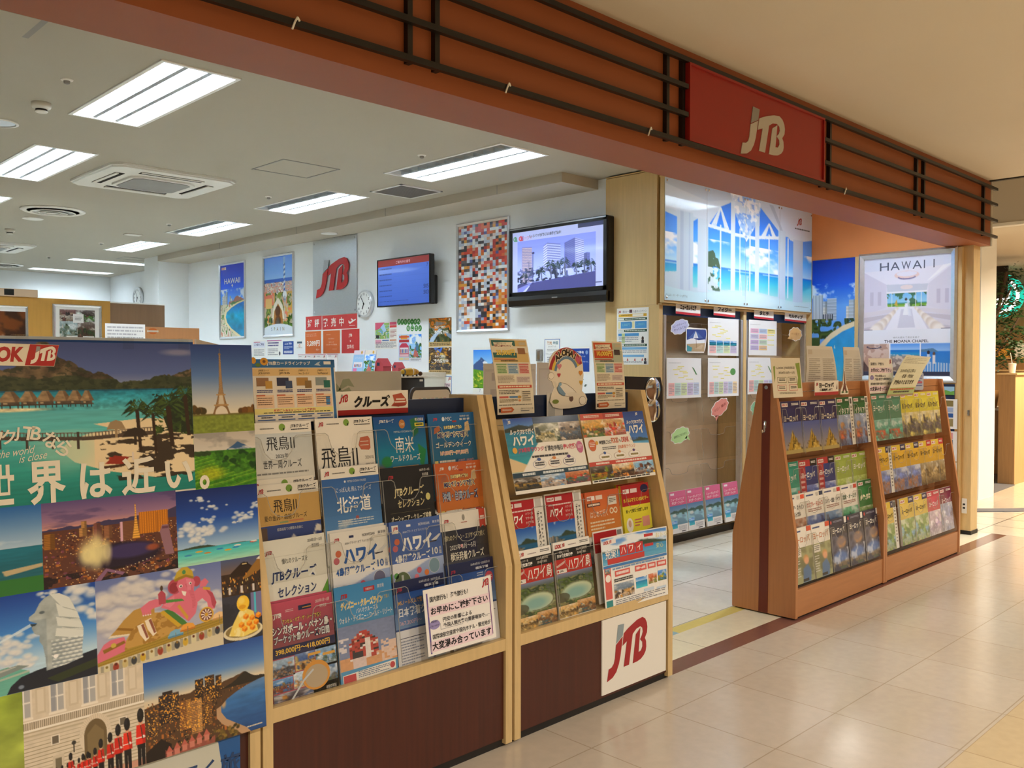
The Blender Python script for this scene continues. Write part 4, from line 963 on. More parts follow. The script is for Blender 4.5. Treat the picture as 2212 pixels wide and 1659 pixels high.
# ================================================================== pictures
def pic_bora():
    p = Pic(420, 230); V, U = p.V, p.U
    p.grad([(0, '46527c'), (.2, '63709a'), (.31, 'a2a6b4')]); p.El(.31, .10, .035, .018, 'cfc4b4', .8, .8); p.El(.95, .06, .06, .02, '9d9aac', .7, .9)
    m = p.ridge([(0, .21), (.14, .22), (.20, .21), (.25, .17), (.30, .18), (.35, .165), (.38, .13), (.41, .10), (.435, .02), (.455, .008), (.475, .02), (.50, .09), (.54, .12), (.58, .16), (.62, .20), (.66, .20), (.72, .25), (.79, .26), (.88, .22), (1, .18)], .025, 40, 3) & (V < .305)
    p.put(m, '564c3e'); p.put(m & (p.n(30, 9, 4, 7) > .52), '6a5c48', .8); p.tex(m, .5, 34, 24, 2); p.put(m & (V > .2+.05*p.n(9, 3, 3, 1)), '3a4630', .7); p.put(p.ell(.445, .09, .045, .08, .6)*m, '866a5c', .7); p.put(m & (p.n(50, 60, 3, 5) > .58), '2a3022', .6)
    w = V > .303; p.grad([(.3, '2f7c90'), (.36, '4f9fac'), (.45, '74b8b8'), (.6, '6cb4b0'), (.8, '46978c'), (1, '2f7c72')], w); p.tex(w, .10, 8, 70, 4); p.put(w & (V < .312), '244f60', .8)
    p.El(.33, .42, .13, .012, 'ecd9b4', .9, .7)
    for x, y, s in ((.05, .33, .05), (.12, .335, .04), (.27, .335, .045), (.345, .335, .042), (.405, .335, .036), (.46, .335, .036), (.515, .335, .034), (.56, .335, .03), (.60, .337, .025), (.02, .40, .07)):
        p.R(x-.9*s, y+.052, x+.9*s, y+.060, '4a4036'); p.P([(x-s, y+.037), (x-.3*s, y-.028), (x+.3*s, y-.028), (x+s, y+.037)], '9c876c'); p.P([(x+.05*s, y-.028), (x+.3*s, y-.028), (x+s, y+.037), (x+.4*s, y+.037)], '77634e'); p.R(x-.7*s, y+.037, x+.7*s, y+.052, '5c5145'); p.R(x-.5*s, y+.04, x-.2*s, y+.05, 'c8b494')
        for k in (-.6, 0, .6): p.R(x+k*s-.002, y+.058, x+k*s+.002, y+.075, '3a342c')
    p.tex((V > .29) & (V < .43), .25, 60, 60, 1)
    p.put(p.poly([(.50, .68), (.54, .62), (.60, .585), (.70, .565), (.62, .525), (.8, .50), (1, .52), (1, .88), (.85, .90), (.66, .83), (.55, .76)]), 'ead9b8'); p.put(np.clip(p.ell(.52, .68, .11, .13, .9), 0, 1)*(V > .55)*(U < .62), 'b4d2bc', .55)
    sh = (U > .6+.3*(V-.55)) & (V > .58) & (V < .9) & (U+V > 1.30); p.put(sh & (p.n(16, 34, 4, 6) > .50), '33291f', .92)
    p.put(p.poly([(.88, .5), (1, .3), (1, .62), (.9, .6)]), '2b3320'); p.specks((U > .84) & (V > .34) & (V < .62), 70, 70, .52, ['1f2a1a', '3b4a26', '50602f'], 2)
    yb = np.interp(U, [0, .2, .4, .6, .8], [.545, .565, .60, .615, .60]); p.put((np.abs(V-yb) < .012) & (U < .84), '54483e'); p.put((np.abs(V-yb+.035) < .003) & (U < .84), '7a6c5e'); p.put((np.mod(U, .012) < .003) & (V < yb) & (V > yb-.035) & (U < .84), '5d5145')
    for i in range(7):
        x = .05+.085*i; p.R(x, .57, x+.009, .625+.013*i*.7, '4a4038')
    p.R(.30, .535, .305, .575, 'd8c8b0'); p.R(.315, .54, .32, .58, '8a4a3a')
    for x, y, r in ((.78, .44, .06), (.90, .42, .085), (.97, .35, .07), (.84, .47, .05)):
        palm(p, x, y, r, .28, '2a3620', '3a2c1e', 15, 1.5, int(x*100)); palm(p, x+.006, y-.012, r*.75, .0, '4a5a30', '3a2c1e', 11, 1.5, int(x*70))
    for x, y, r, c in ((.70, .53, .035, 'a08c70'), (.77, .585, .05, '3a3026')): p.P([(x-r, y+.035), (x-.6*r, y-.012), (x, y-.026), (x+.6*r, y-.012), (x+r, y+.035)], c); p.R(x-.005, y+.03, x+.005, y+.09, c)
    p.R(.67, .745, .73, .77, 'a0402c'); p.P([(.655, .785), (.69, .735), (.745, .75), (.72, .795)], '8c3b2c'); p.P([(.64, .80), (.75, .79), (.72, .81), (.66, .82)], '4a3424'); p.R(.755, .72, .762, .775, 'e0d4c8')
    return p.a
def pic_tower():
    p = Pic(130, 160); V, U = p.V, p.U
    p.grad([(0, '2f4474'), (.35, '6680a8'), (.62, 'c2c4c2'), (.78, 'e2d9c4')])
    p.put(V > .80, '86904a'); p.tex(V > .8, .18, 24, 40, 2)
    rg = random.Random(4)
    for k in range(16): x = rg.uniform(-.02, .2); p.El(x, .755-.25*(.2-x)*rg.random(), .04, .035, ('4a3f24', '5f4c2a', '3a3420')[k % 3], 1, .3)
    for k in range(16): x = rg.uniform(.76, 1.02); p.El(x, .765-.2*(x-.76)*rg.random(), .04, .035, ('6f4e28', '7f5f30', '5a4424')[k % 3], 1, .3)
    p.R(0, .785, 1, .805, '6a6434', .9)
    y0, y1 = .10, .79; t = np.clip((V-y0)/(y1-y0), 0, 1); hw = .010+.035*t+.16*np.clip(t-.55, 0, 1)**1.6*2.2
    m = (np.abs(U-.46) < hw) & (V > y0) & (V < y1); p.put(m, 'a68a68'); q = np.abs(U-.46)/np.maximum(hw, 1e-4)
    p.put(m & (np.mod((q*3+V*40), 1) < .35), '77603f', .8); p.put(m & (np.mod((q*3-V*40), 1) < .3), 'c6a988', .8); p.put(m & (q > .82), '7a6244', .8)
    p.put(p.poly([(.435, .57), (.485, .57), (.505, .68), (.415, .68)]), 'd2c8b4'); p.put(p.ell(.46, .80, .105, .10) & (V > .7) & (V < .79), 'e0d6c4'); p.put((np.abs(np.hypot((U-.46)/.115, (V-.80)/.11)-1) < .09) & (V > .68) & (V < .79), '8a6f50')
    for y in (.57, .69): p.R(.46-.05-(y-.5)*.35, y-.007, .46+.05+(y-.5)*.35, y+.007, 'b2946c')
    p.R(.456, .05, .464, .11, '8a7458'); p.R(.44, .105, .48, .12, '8a7458')
    return p.a
def pic_terrace():
    p = Pic(120, 105); V, U = p.V, p.U
    p.grad([(0, 'c2baae'), (.35, 'd8d2c6')]); p.clouds(V < .35, 3, 5, .5, '93908a', 2, .7); p.put(p.ridge([(0, .33), (.5, .34), (.68, .2), (.70, .185), (.73, .2), (.95, .33), (1, .34)], .01, 20, 2) & (V < .36), '46607e'); p.clouds((V > .27) & (V < .34) & (U > .4), 5, 12, .45, 'd8d4cc', 4, .9)
    g = V > .33; p.put(g, '44702e'); rg = random.Random(2)
    p.put(g & (V > .36), '5a8a34')
    y = V+.25*(U-.3)+.05*p.n(4, 4, 3, 1); q = g & (V > .42+.1*U); p.put(q & (np.mod(y*16, 1) < .5), '7aa040', .85); p.put(q & (np.mod(y*16, 1) < .12), '38601f', .9)
    for k in range(60): x = rg.uniform(.35, 1.02); y2 = rg.uniform(.36, .72-.1*(x < .6)); p.El(x, y2, rg.uniform(.03, .07), rg.uniform(.03, .06), ('24421c', '34581f', '406a26', '548034')[k % 4], .95, .4)
    for k in range(8): p.El(.02+.03*k, .36+.01*(k % 3), .035, .04, '3a4a2c', .9, .4)
    p.put(p.ell(.25, .74, .20, .12, .9), 'cdc040', .6); p.put(g & (V > .82) & (np.mod(y*9, 1) < .4), '3f7424', .8); p.tex(g, .22, 30, 30, 3)
    return p.a
def pic_sail():
    p = Pic(90, 140); V, U = p.V, p.U
    p.grad([(0, '3a689c'), (.45, 'b0c4d2')]); p.clouds((V > .3) & (V < .47), 3, 9, .5, 'd4dee2', 2, .7); p.grad([(.47, '2f7482'), (.8, '2c636c')], V > .47); p.tex(V > .47, .1, 6, 50, 2); p.put(V > .82, '3f7440'); p.P([(.7, .72), (1, .68), (1, .72), (.72, .78)], 'c2b494')
    p.P([(-.1, .3), (.3, .1), (.33, .02), (.35, .85), (-.1, .88)], '48565f'); p.put(p.poly([(0, .35), (.28, .3), (.28, .8), (0, .8)]) & (np.mod(V, .022) < .011), 'a9bac2'); p.R(.33, .05, .36, .86, 'd9dee0'); p.R(.33, .33, .5, .345, '3a4450')
    return p.a
def pic_strip():
    p = Pic(230, 165); V, U = p.V, p.U
    p.grad([(0, '62547a'), (.22, '9a7c90'), (.30, 'c89a90')]); p.clouds(V < .3, 4, 14, .55, '564a6c', 1, .6); p.put(p.ridge([(0, .32), (.4, .29), (.7, .27), (1, .22)], .03, 12, 1) & (V < .4), '463f58')
    c = V > .34; p.put(c, '5f3f34'); rg = random.Random(6)
    for k in range(260):
        y = .36+.6*rg.random(); x = rg.random(); s = .006+.02*(y-.3); cc = ('8d5a3a', '4b2d28', 'a8703f', '3a242a', '7b4c5a', '6a4434')[k % 6]; p.R(x, y-s*1.3*rg.random(), x+s*1.6, y+s, cc)
    for k in range(420):
        y = .38+.6*rg.random()**1.3; x = rg.random(); r = .0022+.003*rg.random(); p.El(x, y, r, r*1.3, ('ffe2a0', 'ffcf8a', 'ffc070', 'fff0c8')[k % 4], .95, .6)
    p.towers(0, .1, .55, .15, .2, 2, ['a5763f'], 1, .02); p.towers(.22, .36, .44, .1, .2, 3, ['c79b68'], 2, .02); p.towers(.3, .55, .5, .12, .2, 5, ['a07458', '8d5f55'], 3, .018); p.R(.70, .23, .93, .5, 'd0913f'); p.put((U > .7) & (U < .93) & (V > .23) & (V < .5) & (np.mod(U, .018) < .007), 'a0682c'); p.put((U > .7) & (U < .93) & (V > .23) & (V < .5) & (np.mod(V, .02) < .006), 'b87834', .7); p.R(.84, .25, .845, .5, '8a5828'); p.R(.56, .32, .70, .55, '6a4a3a'); p.put((U > .57) & (U < .70) & (V > .32) & (V < .55) & (np.mod(V, .018) < .006), '8a6448'); p.R(.555, .32, .575, .56, 'd4b0ba')
    t = np.clip((V-.12)/.42, 0, 1); m = (np.abs(U-.675) < .004+.026*t**2) & (V > .12) & (V < .55); p.put(m, 'e8b868'); p.put(m & (np.mod(V, .03) < .008), 'a87838')
    p.put(p.ell(.55, .72, .32, .15, .2), '241a2c', .95); p.put(p.ell(.62, .68, .2, .09, .4), '443a60', .9); p.put(p.ell(.8, .68, .05, .04, .7), 'b8683c', .7)
    for x, w, hh in ((.31, .05, .1), (.34, .09, .17), (.38, .05, .2), (.45, .035, .14)): p.put(np.clip(p.ell(x, .70-hh*.3, w, hh, .8), 0, 1), 'f6eab4', .7)
    p.put((V > .86) & (p.n(14, 12, 3, 3) > .5), '1f161c', .85); p.P([(.86, .5), (.88, .42), (.93, .42), (.97, .8), (.9, .8)], '94747c'); p.R(.88, .44, .93, .47, '6a4a54'); p.P([(.35, 1), (.44, .86), (.58, .94), (.56, .97), (.45, .9), (.4, 1)], '8a6a80')
    for k in range(12): p.El(.48+.03*k, .93-.012*k, .004, .006, 'fff0c8')
    return p.a
def pic_lagoon():
    p = Pic(150, 155); V, U = p.V, p.U
    p.grad([(0, '1e2e5e'), (.4, '2e5294'), (.78, 'b2c8d6')]); rg = random.Random(9)
    for x, y, n_, r in ((.28, .14, 14, .035), (.42, .25, 12, .04), (.16, .52, 26, .06), (.34, .58, 26, .06), (.25, .66, 18, .05), (.82, .42, 18, .05), (.97, .30, 10, .04), (.38, .42, 12, .035), (.70, .50, 6, .025)):
        for k in range(n_):
            a, b = x+rg.gauss(0, r*1.3), y+rg.gauss(0, r*.8); s = r*rg.uniform(.4, .8); p.El(a, b+s*.25, s, s*.7, 'a8b4c4', .5, .8); p.El(a, b, s*.9, s*.6, 'f6f2e8', .6, .8)
    p.grad([(.78, '4fabb4'), (.88, '78c8bc'), (1, 'bcdcc0')], V > .78); p.put(p.ridge([(0, .77), (.1, .76), (.35, .75), (.45, .78)], .01, 9, 2) & (V < .785), '3f4a3a'); p.tex(V > .78, .08, 6, 40, 1)
    for x, y, c in ((.72, .815, 'efe6dc'), (.70, .84, '3c7fae'), (.92, .80, 'b0402f'), (.93, .79, 'e8e4dc'), (.6, .86, 'd9a53c'), (.35, .86, 'c28a4a'), (.5, .83, '3c7fae'), (.12, .86, '4a8ab0'), (.25, .83, 'd8b04a')): p.El(x, y, .045, .010, c)
    return p.a
def pic_lionfish():
    p = Pic(190, 165); V, U = p.V, p.U; rg = random.Random(5)
    p.grad([(0, '1f4488'), (.4, '5088c0'), (.7, 'c2d8e2')])
    for x, y, n_, r in ((.06, .34, 22, .08), (.16, .50, 26, .08), (.05, .60, 18, .07), (.40, .48, 16, .06), (.28, .62, 18, .06), (.85, .10, 20, .07), (.97, .3, 12, .06), (.45, .70, 14, .05), (.68, .02, 8, .04)):
        for k in range(n_):
            a, b = x+rg.gauss(0, r*1.1), y+rg.gauss(0, r*.9); s = r*rg.uniform(.4, .8); p.El(a, b+s*.3, s, s*.8, 'b4bcc8', .4, .8); p.El(a, b, s*.9, s*.7, 'f4efe4', .6, .8)
    p.put(p.poly([(.0, .8), (.35, .72), (.5, .8), (.5, 1), (0, 1)]), '78b0a0'); p.tex(V > .74, .06, 8, 40, 2)
    p.P([(0, .6), (.14, .58), (.14, .85), (0, .88)], '8fa9b8'); p.put(p.poly([(.03, .62), (.1, .61), (.1, .85), (.03, .86)]), 'dfe6e6'); p.P([(0, .585), (.16, .565), (.16, .59), (0, .61)], '6a8294')
    p.P([(.14, .80), (.28, .74), (.42, .72), (.5, .75), (.2, .84)], '8a9490'); p.P([(.16, .79), (.28, .745), (.42, .725), (.4, .74), (.25, .775)], 'b8bcb4'); p.P([(.02, .88), (.5, .79), (.5, .81), (.02, .9)], 'c8c4b4', .7)
    p.P([(.34, 1), (.37, .92), (.44, .85), (.55, .815), (.78, .77), (1, .72), (1, 1)], '141d2c'); p.P([(.62, .92), (1, .82), (1, .9), (.7, .98)], '3a4424', .7); p.El(.44, .95, .02, .02, '8a94a0', .9, .5)
    body = p.poly([(.585, .13), (.62, .085), (.68, .05), (.73, .06), (.80, .12), (.83, .20), (.845, .28), (.885, .40), (.90, .48), (.895, .58), (.885, .68), (.89, .78), (.76, .82), (.62, .84), (.615, .70), (.60, .58), (.575, .52), (.58, .46), (.545, .44), (.525, .38), (.53, .345), (.565, .335), (.535, .315), (.505, .29), (.51, .255), (.55, .22)]); p.put(body, 'b2b8b4')
    p.put(body & (U > .74), 'd6d8d0', .8); p.put(body & (U < .63) & (V > .3), '8d979a', .5); p.tex(body, .14, 14, 14, 1)
    for q in ([(.66, .055), (.73, .06), (.80, .12), (.85, .27), (.80, .27), (.74, .20)], [(.70, .15), (.76, .22), (.855, .28), (.875, .36), (.80, .35), (.72, .30)], [(.70, .30), (.80, .36), (.885, .40), (.90, .47), (.80, .45), (.71, .40)], [(.70, .42), (.82, .46), (.90, .50), (.895, .58), (.78, .55), (.69, .50)]): p.P(q, 'e0e2da'); p.P([q[-1], q[-2], q[3]], 'a0a6a2', .9)
    sc = body & (V > .54) & (U > .66); a1 = np.mod(V*26, 1); a2 = np.mod(U*22+.5*(np.floor(V*26) % 2), 1); p.put(sc & (np.hypot(a2-.5, a1-.1) > .55), '8f979a', .8); p.put(sc & (np.hypot(a2-.5, a1-.1) < .3), 'eef0ea', .7)
    p.El(.69, .71, .018, .02, 'fbf8f2'); p.El(.60, .23, .02, .015, '5a6468', .9, .4); p.P([(.515, .325), (.30, .45), (.26, .49), (.525, .355)], 'e6eef0', .75); p.P([(.515, .33), (.565, .335), (.55, .355), (.525, .36)], '3a464c')
    return p.a
def pic_reclining():
    p = Pic(230, 165); V, U = p.V, p.U; rg = random.Random(8)
    p.grad([(0, '6f7ba4'), (.6, 'b4b4c0')])
    for x, y, n_, r in ((.1, .22, 26, .09), (.3, .12, 22, .08), (.22, .38, 26, .09), (.42, .22, 20, .07), (.08, .52, 18, .08), (.92, .45, 16, .07), (.6, .05, 10, .05)):
        for k in range(n_):
            a, b = x+rg.gauss(0, r*1.1), y+rg.gauss(0, r*.8); s = r*rg.uniform(.4, .8); p.El(a, b+s*.35, s, s*.8, 'a6a4ac', .4, .8); p.El(a, b, s*.9, s*.7, 'e8e2d8', .6, .8)
    p.P([(0, .82), (1, .66), (1, .76), (0, .94)], 'a88f48'); p.put(p.poly([(0, .82), (1, .66), (1, .76), (0, .94)]) & (np.mod((V+.16*U)*34, 1) < .25), '86702f', .8); p.P([(0, .93), (1, .75), (1, 1), (0, 1)], 'd6cbb0')
    for k in range(15): x = .02+.068*k; y = .985-.19*x; p.R(x, y-.05, x+.025, y+.05, '9a9484', .8); p.El(x+.045, y, .022, .045, ('d8cfae', '8a3a2c', 'c8b888', '33363c', 'c8a84a')[k % 5], .95, .3); p.El(x+.045, y-.03, .01, .015, ('8a7a4a', '5a2a20', '8a7040')[k % 3])
    g, gd, pk, pd, pl = 'b8965a', '8f6c34', 'd07c8a', 'a8525f', 'e09aa6'
    p.P([(0, .80), (.05, .70), (.10, .665), (.20, .66), (.22, .74), (.20, .82), (.0, .89)], pk); p.P([(.04, .76), (.2, .70), (.21, .73), (.05, .80)], gd); p.El(.12, .73, .02, .025, 'c8b060')
    p.P([(.08, .645), (.14, .57), (.20, .48), (.28, .39), (.36, .37), (.44, .41), (.44, .50), (.36, .60), (.24, .655)], g); p.P([(.08, .645), (.24, .655), (.25, .64), (.10, .62)], 'e8dcc4'); p.P([(.14, .57), (.16, .55), (.30, .60), (.28, .62)], gd)
    p.P([(.20, .80), (.215, .70), (.26, .61), (.34, .52), (.44, .46), (.54, .48), (.64, .56), (.70, .66), (.60, .72), (.42, .78)], 'bf9c60'); q = p.poly([(.2, .8), (.26, .6), (.42, .46), (.6, .5), (.7, .66), (.42, .78)]); p.put(q & (p.n(16, 16, 3, 4) > .55), gd, .6)
    for a in ((.30, .57), (.36, .53)): p.P([(a[0], a[1]), (a[0]+.05, a[1]-.02), (a[0]+.09, a[1]+.16), (a[0]+.06, a[1]+.19), (a[0]+.02, a[1]+.10)], 'efe2cc'); p.P([(a[0]+.03, a[1]), (a[0]+.05, a[1]-.01), (a[0]+.085, a[1]+.15), (a[0]+.07, a[1]+.16)], '8a5a4a')
    p.P([(.50, .46), (.56, .45), (.68, .62), (.70, .66), (.64, .66)], '4f7a44'); p.P([(.48, .47), (.51, .455), (.65, .66), (.62, .68)], 'c8a84a')
    p.P([(.49, .42), (.53, .34), (.60, .29), (.68, .28), (.75, .33), (.79, .45), (.77, .56), (.71, .64), (.60, .50), (.54, .45)], pk); p.P([(.51, .40), (.55, .34), (.60, .31), (.6, .40), (.56, .44)], pl, .6); p.P([(.52, .34), (.66, .36), (.68, .39), (.52, .375)], '5a8a4c'); p.P([(.64, .42), (.71, .58), (.70, .62), (.62, .44)], 'c8a84a', .8)
    p.P([(.74, .33), (.80, .27), (.87, .28), (.92, .36), (.95, .48), (.93, .55), (.88, .55), (.87, .46), (.83, .40), (.77, .45)], pk); p.P([(.86, .30), (.92, .36), (.95, .48), (.93, .55), (.91, .5), (.9, .4)], pd); p.P([(.84, .27), (.90, .29), (.90, .32), (.84, .30)], 'c8a84a')
    p.P([(.33, .38), (.40, .32), (.46, .31), (.51, .36), (.49, .40), (.43, .41), (.38, .45), (.34, .43)], pk)
    for k in range(4): p.P([(.34+.018*k, .42), (.355+.018*k, .415), (.36+.018*k, .47), (.345+.018*k, .475)], pk); p.El(.352+.018*k, .47, .006, .008, 'f0e6e0')
    p.P([(.475, .38), (.47, .26), (.50, .22), (.53, .27), (.53, .38)], pd); p.El(.50, .20, .012, .03, '4a3a2c'); p.P([(.82, .20), (.86, .17), (.89, .22), (.86, .27), (.81, .27)], pk)
    p.El(.605, .21, .055, .085, pd); p.El(.60, .22, .038, .06, '8a3a44'); p.El(.785, .19, .035, .06, pd)
    p.P([(.62, .20), (.64, .13), (.69, .10), (.75, .12), (.775, .20), (.76, .28), (.79, .40), (.785, .48), (.755, .53), (.725, .51), (.735, .46), (.72, .36), (.69, .30), (.64, .28)], pk); p.put(p.poly([(.69, .2), (.74, .19), (.775, .40), (.77, .48), (.745, .5), (.745, .40), (.72, .3)]) & (np.mod(V*60, 1) < .5), pd, .45); p.P([(.70, .14), (.74, .15), (.74, .28), (.71, .28)], pl, .6)
    p.El(.655, .215, .016, .018, 'f2ece6'); p.El(.657, .217, .008, .010, '33282a'); p.El(.735, .20, .012, .016, 'f2ece6'); p.El(.736, .202, .006, .009, '33282a'); p.P([(.66, .27), (.70, .29), (.69, .34), (.67, .32)], 'f0e8dc')
    p.P([(.60, .13), (.625, .05), (.67, .0), (.715, .005), (.755, .06), (.765, .13), (.70, .09), (.64, .11)], 'c0a850'); p.P([(.60, .13), (.64, .11), (.70, .09), (.765, .13), (.76, .155), (.70, .12), (.61, .155)], '9a8038'); p.El(.685, .06, .015, .025, '5a8a5c')
    p.El(.86, .60, .062, .088, 'd4ae58'); p.El(.86, .60, .05, .07, '5f2a26'); an = np.arctan2((V-.6)/.07, (U-.86)/.05); p.put(p.ell(.86, .6, .046, .065) & (np.mod(an*10/(2*PI), 1) < .55), 'eedfce'); p.El(.86, .60, .014, .02, 'c8a04a')
    for x, y, c, c2 in ((.60, .735, '86b0c4', '5f8aa0'), (.70, .69, 'e0a85c', 'b87c3c'), (.97, .635, 'e8c89c', 'c09a68')): p.P([(x-.065, y+.035), (x-.04, y-.02), (x, y-.04), (x+.045, y-.025), (x+.065, y+.02)], c); p.P([(x-.065, y+.035), (x+.065, y+.02), (x+.06, y+.04), (x-.06, y+.055)], c2); p.R(x-.003, y, x+.003, y+.1, '8a7a5c')
    return p.a
def pic_market():
    p = Pic(80, 70); p.put(np.ones_like(p.U), '3a2a20'); p.grad([(0, '4f5a78'), (.35, '75645c')], p.V < .4); p.P([(.2, .5), (.25, .38), (.5, .16), (.58, .12), (.66, .16), (.9, .36), (.9, .5)], '2b1c14'); p.R(.5, .14, .68, .22, '1a1210'); p.R(.53, .16, .65, .2, 'c8b48a'); p.P([(1, .02), (.55, .55), (.6, .6), (1, .4)], '94703c'); p.P([(1, .02), (.9, .1), (1, .12)], 'f0e8d8'); rg = random.Random(3)
    for k in range(90): y = .45+.5*rg.random(); x = rg.random(); p.R(x, y-.03, x+.02, y+.03, ('d9a052', 'f3dc9c', '6b4522', '2a1d18', 'c88a3c', '1d1614')[k % 6])
    for k in range(9): x = .1+.1*k; p.El(x, .74, .02, .03, '2a1d18'); p.R(x-.03, .76, x+.03, .95, ('2a2428', 'd8d0c8', '4a3a34')[k % 3])
    return p.a
def pic_mango():
    p = Pic(80, 70); p.put(np.ones_like(p.U), '282a34'); p.R(.72, 0, 1, .55, '7a7694'); p.clouds(p.U < .5, 3, 3, .5, '3c3c48', 2, .8); p.R(.8, 0, .85, .45, '62b8c6'); p.El(.5, .80, .5, .19, 'e0d6b8'); p.El(.5, .78, .44, .15, '8a7a54'); p.P([(.14, .85), (.26, .6), (.42, .36), (.62, .33), (.78, .42), (.88, .85), (.5, .93)], 'ecd480'); p.clouds(p.poly([(.14, .85), (.42, .36), (.62, .33), (.5, .93)]), 9, 9, .5, 'f6eab8', 3, .8)
    p.El(.52, .2, .16, .17, 'ecc858'); p.El(.48, .14, .08, .07, 'f6e090', .7, .6); p.El(.5, .28, .09, .045, 'd8a53c'); rg = random.Random(4)
    for x, y in ((.58, .5), (.74, .55), (.66, .66), (.84, .66), (.54, .76), (.9, .52), (.74, .76), (.46, .66)):
        r = .07; p.P([(x-r, y-r*.4), (x, y-r), (x+r, y-r*.4), (x, y+r*.2)], 'f2b04c'); p.P([(x-r, y-r*.4), (x, y+r*.2), (x, y+r), (x-r, y+r*.5)], 'e0902c'); p.P([(x+r, y-r*.4), (x, y+r*.2), (x, y+r), (x+r, y+r*.5)], 'c8781f')
    return p.a
def pic_guards():
    p = Pic(200, 150); V, U = p.V, p.U
    p.put(np.ones_like(U), 'd8ccb8'); p.tex(np.ones_like(U), .05, 18, 18, 1)
    for x in (-.04, .22, .48, .72): p.R(x-.015, .0, x+.115, .27, 'e6dccb'); p.R(x, .0, x+.10, .25, 'b2b0ac'); p.R(x+.045, .0, x+.055, .25, 'f0eade'); p.R(x, .11, x+.1, .122, 'f0eade'); p.R(x, 0, x+.035, .25, '8f9298', .6); p.R(x-.02, .255, x+.12, .275, 'efe6d6')
    for x in (.12, .38, .62, .88): p.R(x-.02, 0, x+.06, .24, 'cdc0aa', .8); p.R(x-.005, .02, x+.045, .22, 'e0d5c2', .8)
    p.R(0, .285, 1, .30, 'efe6d6'); p.put((V > .30) & (V < .365) & (np.mod(U, .016) < .008), '8f8472'); p.R(0, .365, 1, .385, 'f0e8d8'); p.R(0, .385, 1, .40, 'b8ab94'); p.R(0, .42, 1, .435, 'b4a88f', .7); p.put((V > .45) & (np.mod(V, .033) < .006), 'a09478')
    p.El(.57, .56, .135, .19, 'ddd0bb'); an = np.arctan2(V-.56, U-.57); p.put(p.ell(.57, .56, .135, .19) & (np.mod(an*9, 1) < .12) & (V < .56), 'a89b82', .8); p.El(.57, .57, .095, .15, '6f6048'); p.R(.475, .57, .665, .8, '6f6048'); p.P([(.5, .8), (.5, .55), (.57, .47), (.64, .55), (.64, .8)], '8a7a5c', .7)
    for x in (.22, .78): p.R(x-.01, .47, x+.06, .56, 'e6dccb'); p.R(x, .48, x+.05, .55, '6f675a')
    p.R(.22, .66, .31, .8, 'cfc3ae'); p.R(.24, .69, .29, .8, '7a7260'); p.R(.385, .6, .395, .68, '33302c'); p.El(.39, .59, .018, .02, '3a3834')
    p.R(0, .93, 1, 1, 'c49a86'); rg = random.Random(1)
    def guard(x, yb, h):
        hw = .085*h; c = ('c8392e', 'b8332a', 'd04434')[rg.randrange(3)]
        p.P([(x-hw*.75, yb-.42*h), (x+hw*.75, yb-.42*h), (x+hw*.7, yb), (x+hw*.1, yb), (x, yb-.3*h), (x-hw*.1, yb), (x-hw*.7, yb)], '1c191c')
        p.P([(x-hw*.8, yb-.72*h), (x+hw*.8, yb-.72*h), (x+hw, yb-.38*h), (x-hw, yb-.38*h)], c); p.P([(x+hw*.2, yb-.72*h), (x+hw*.8, yb-.72*h), (x+hw, yb-.38*h), (x+hw*.3, yb-.38*h)], '9a2a24', .7)
        p.P([(x-hw*.9, yb-.66*h), (x-hw*.5, yb-.70*h), (x+hw*.5, yb-.52*h), (x+hw*.3, yb-.47*h)], c); p.El(x+hw*.5, yb-.5*h, hw*.22, hw*.24*1.3, 'f0e6dc'); p.R(x-hw, yb-.50*h, x+hw, yb-.485*h, 'f2eae0'); p.ell(0, 0, 1, 1)
        p.P([(x+hw*.2, yb-.46*h), (x+hw*.4, yb-.47*h), (x-hw*.2, yb-.95*h), (x-hw*.35, yb-.93*h)], '4a3428'); p.El(x, yb-.765*h, hw*.42, hw*.62, 'd8a88c'); p.El(x, yb-.88*h, hw*.62, .125*h, '17161a'); p.El(x-hw*.2, yb-.92*h, hw*.25, .05*h, '34323a', .6, .6)
    for k in range(9): guard(.20+.045*k, .955-.002*k, .17+.006*k)
    for k, x in enumerate((.36, .46, .50, .56, .61, .69, .76, .84, .96)): guard(x, .975+.003*k, (.30, .26, .27, .29, .36, .40, .46, .50, .56)[k])
    guard(.12, .99, .22)
    return p.a
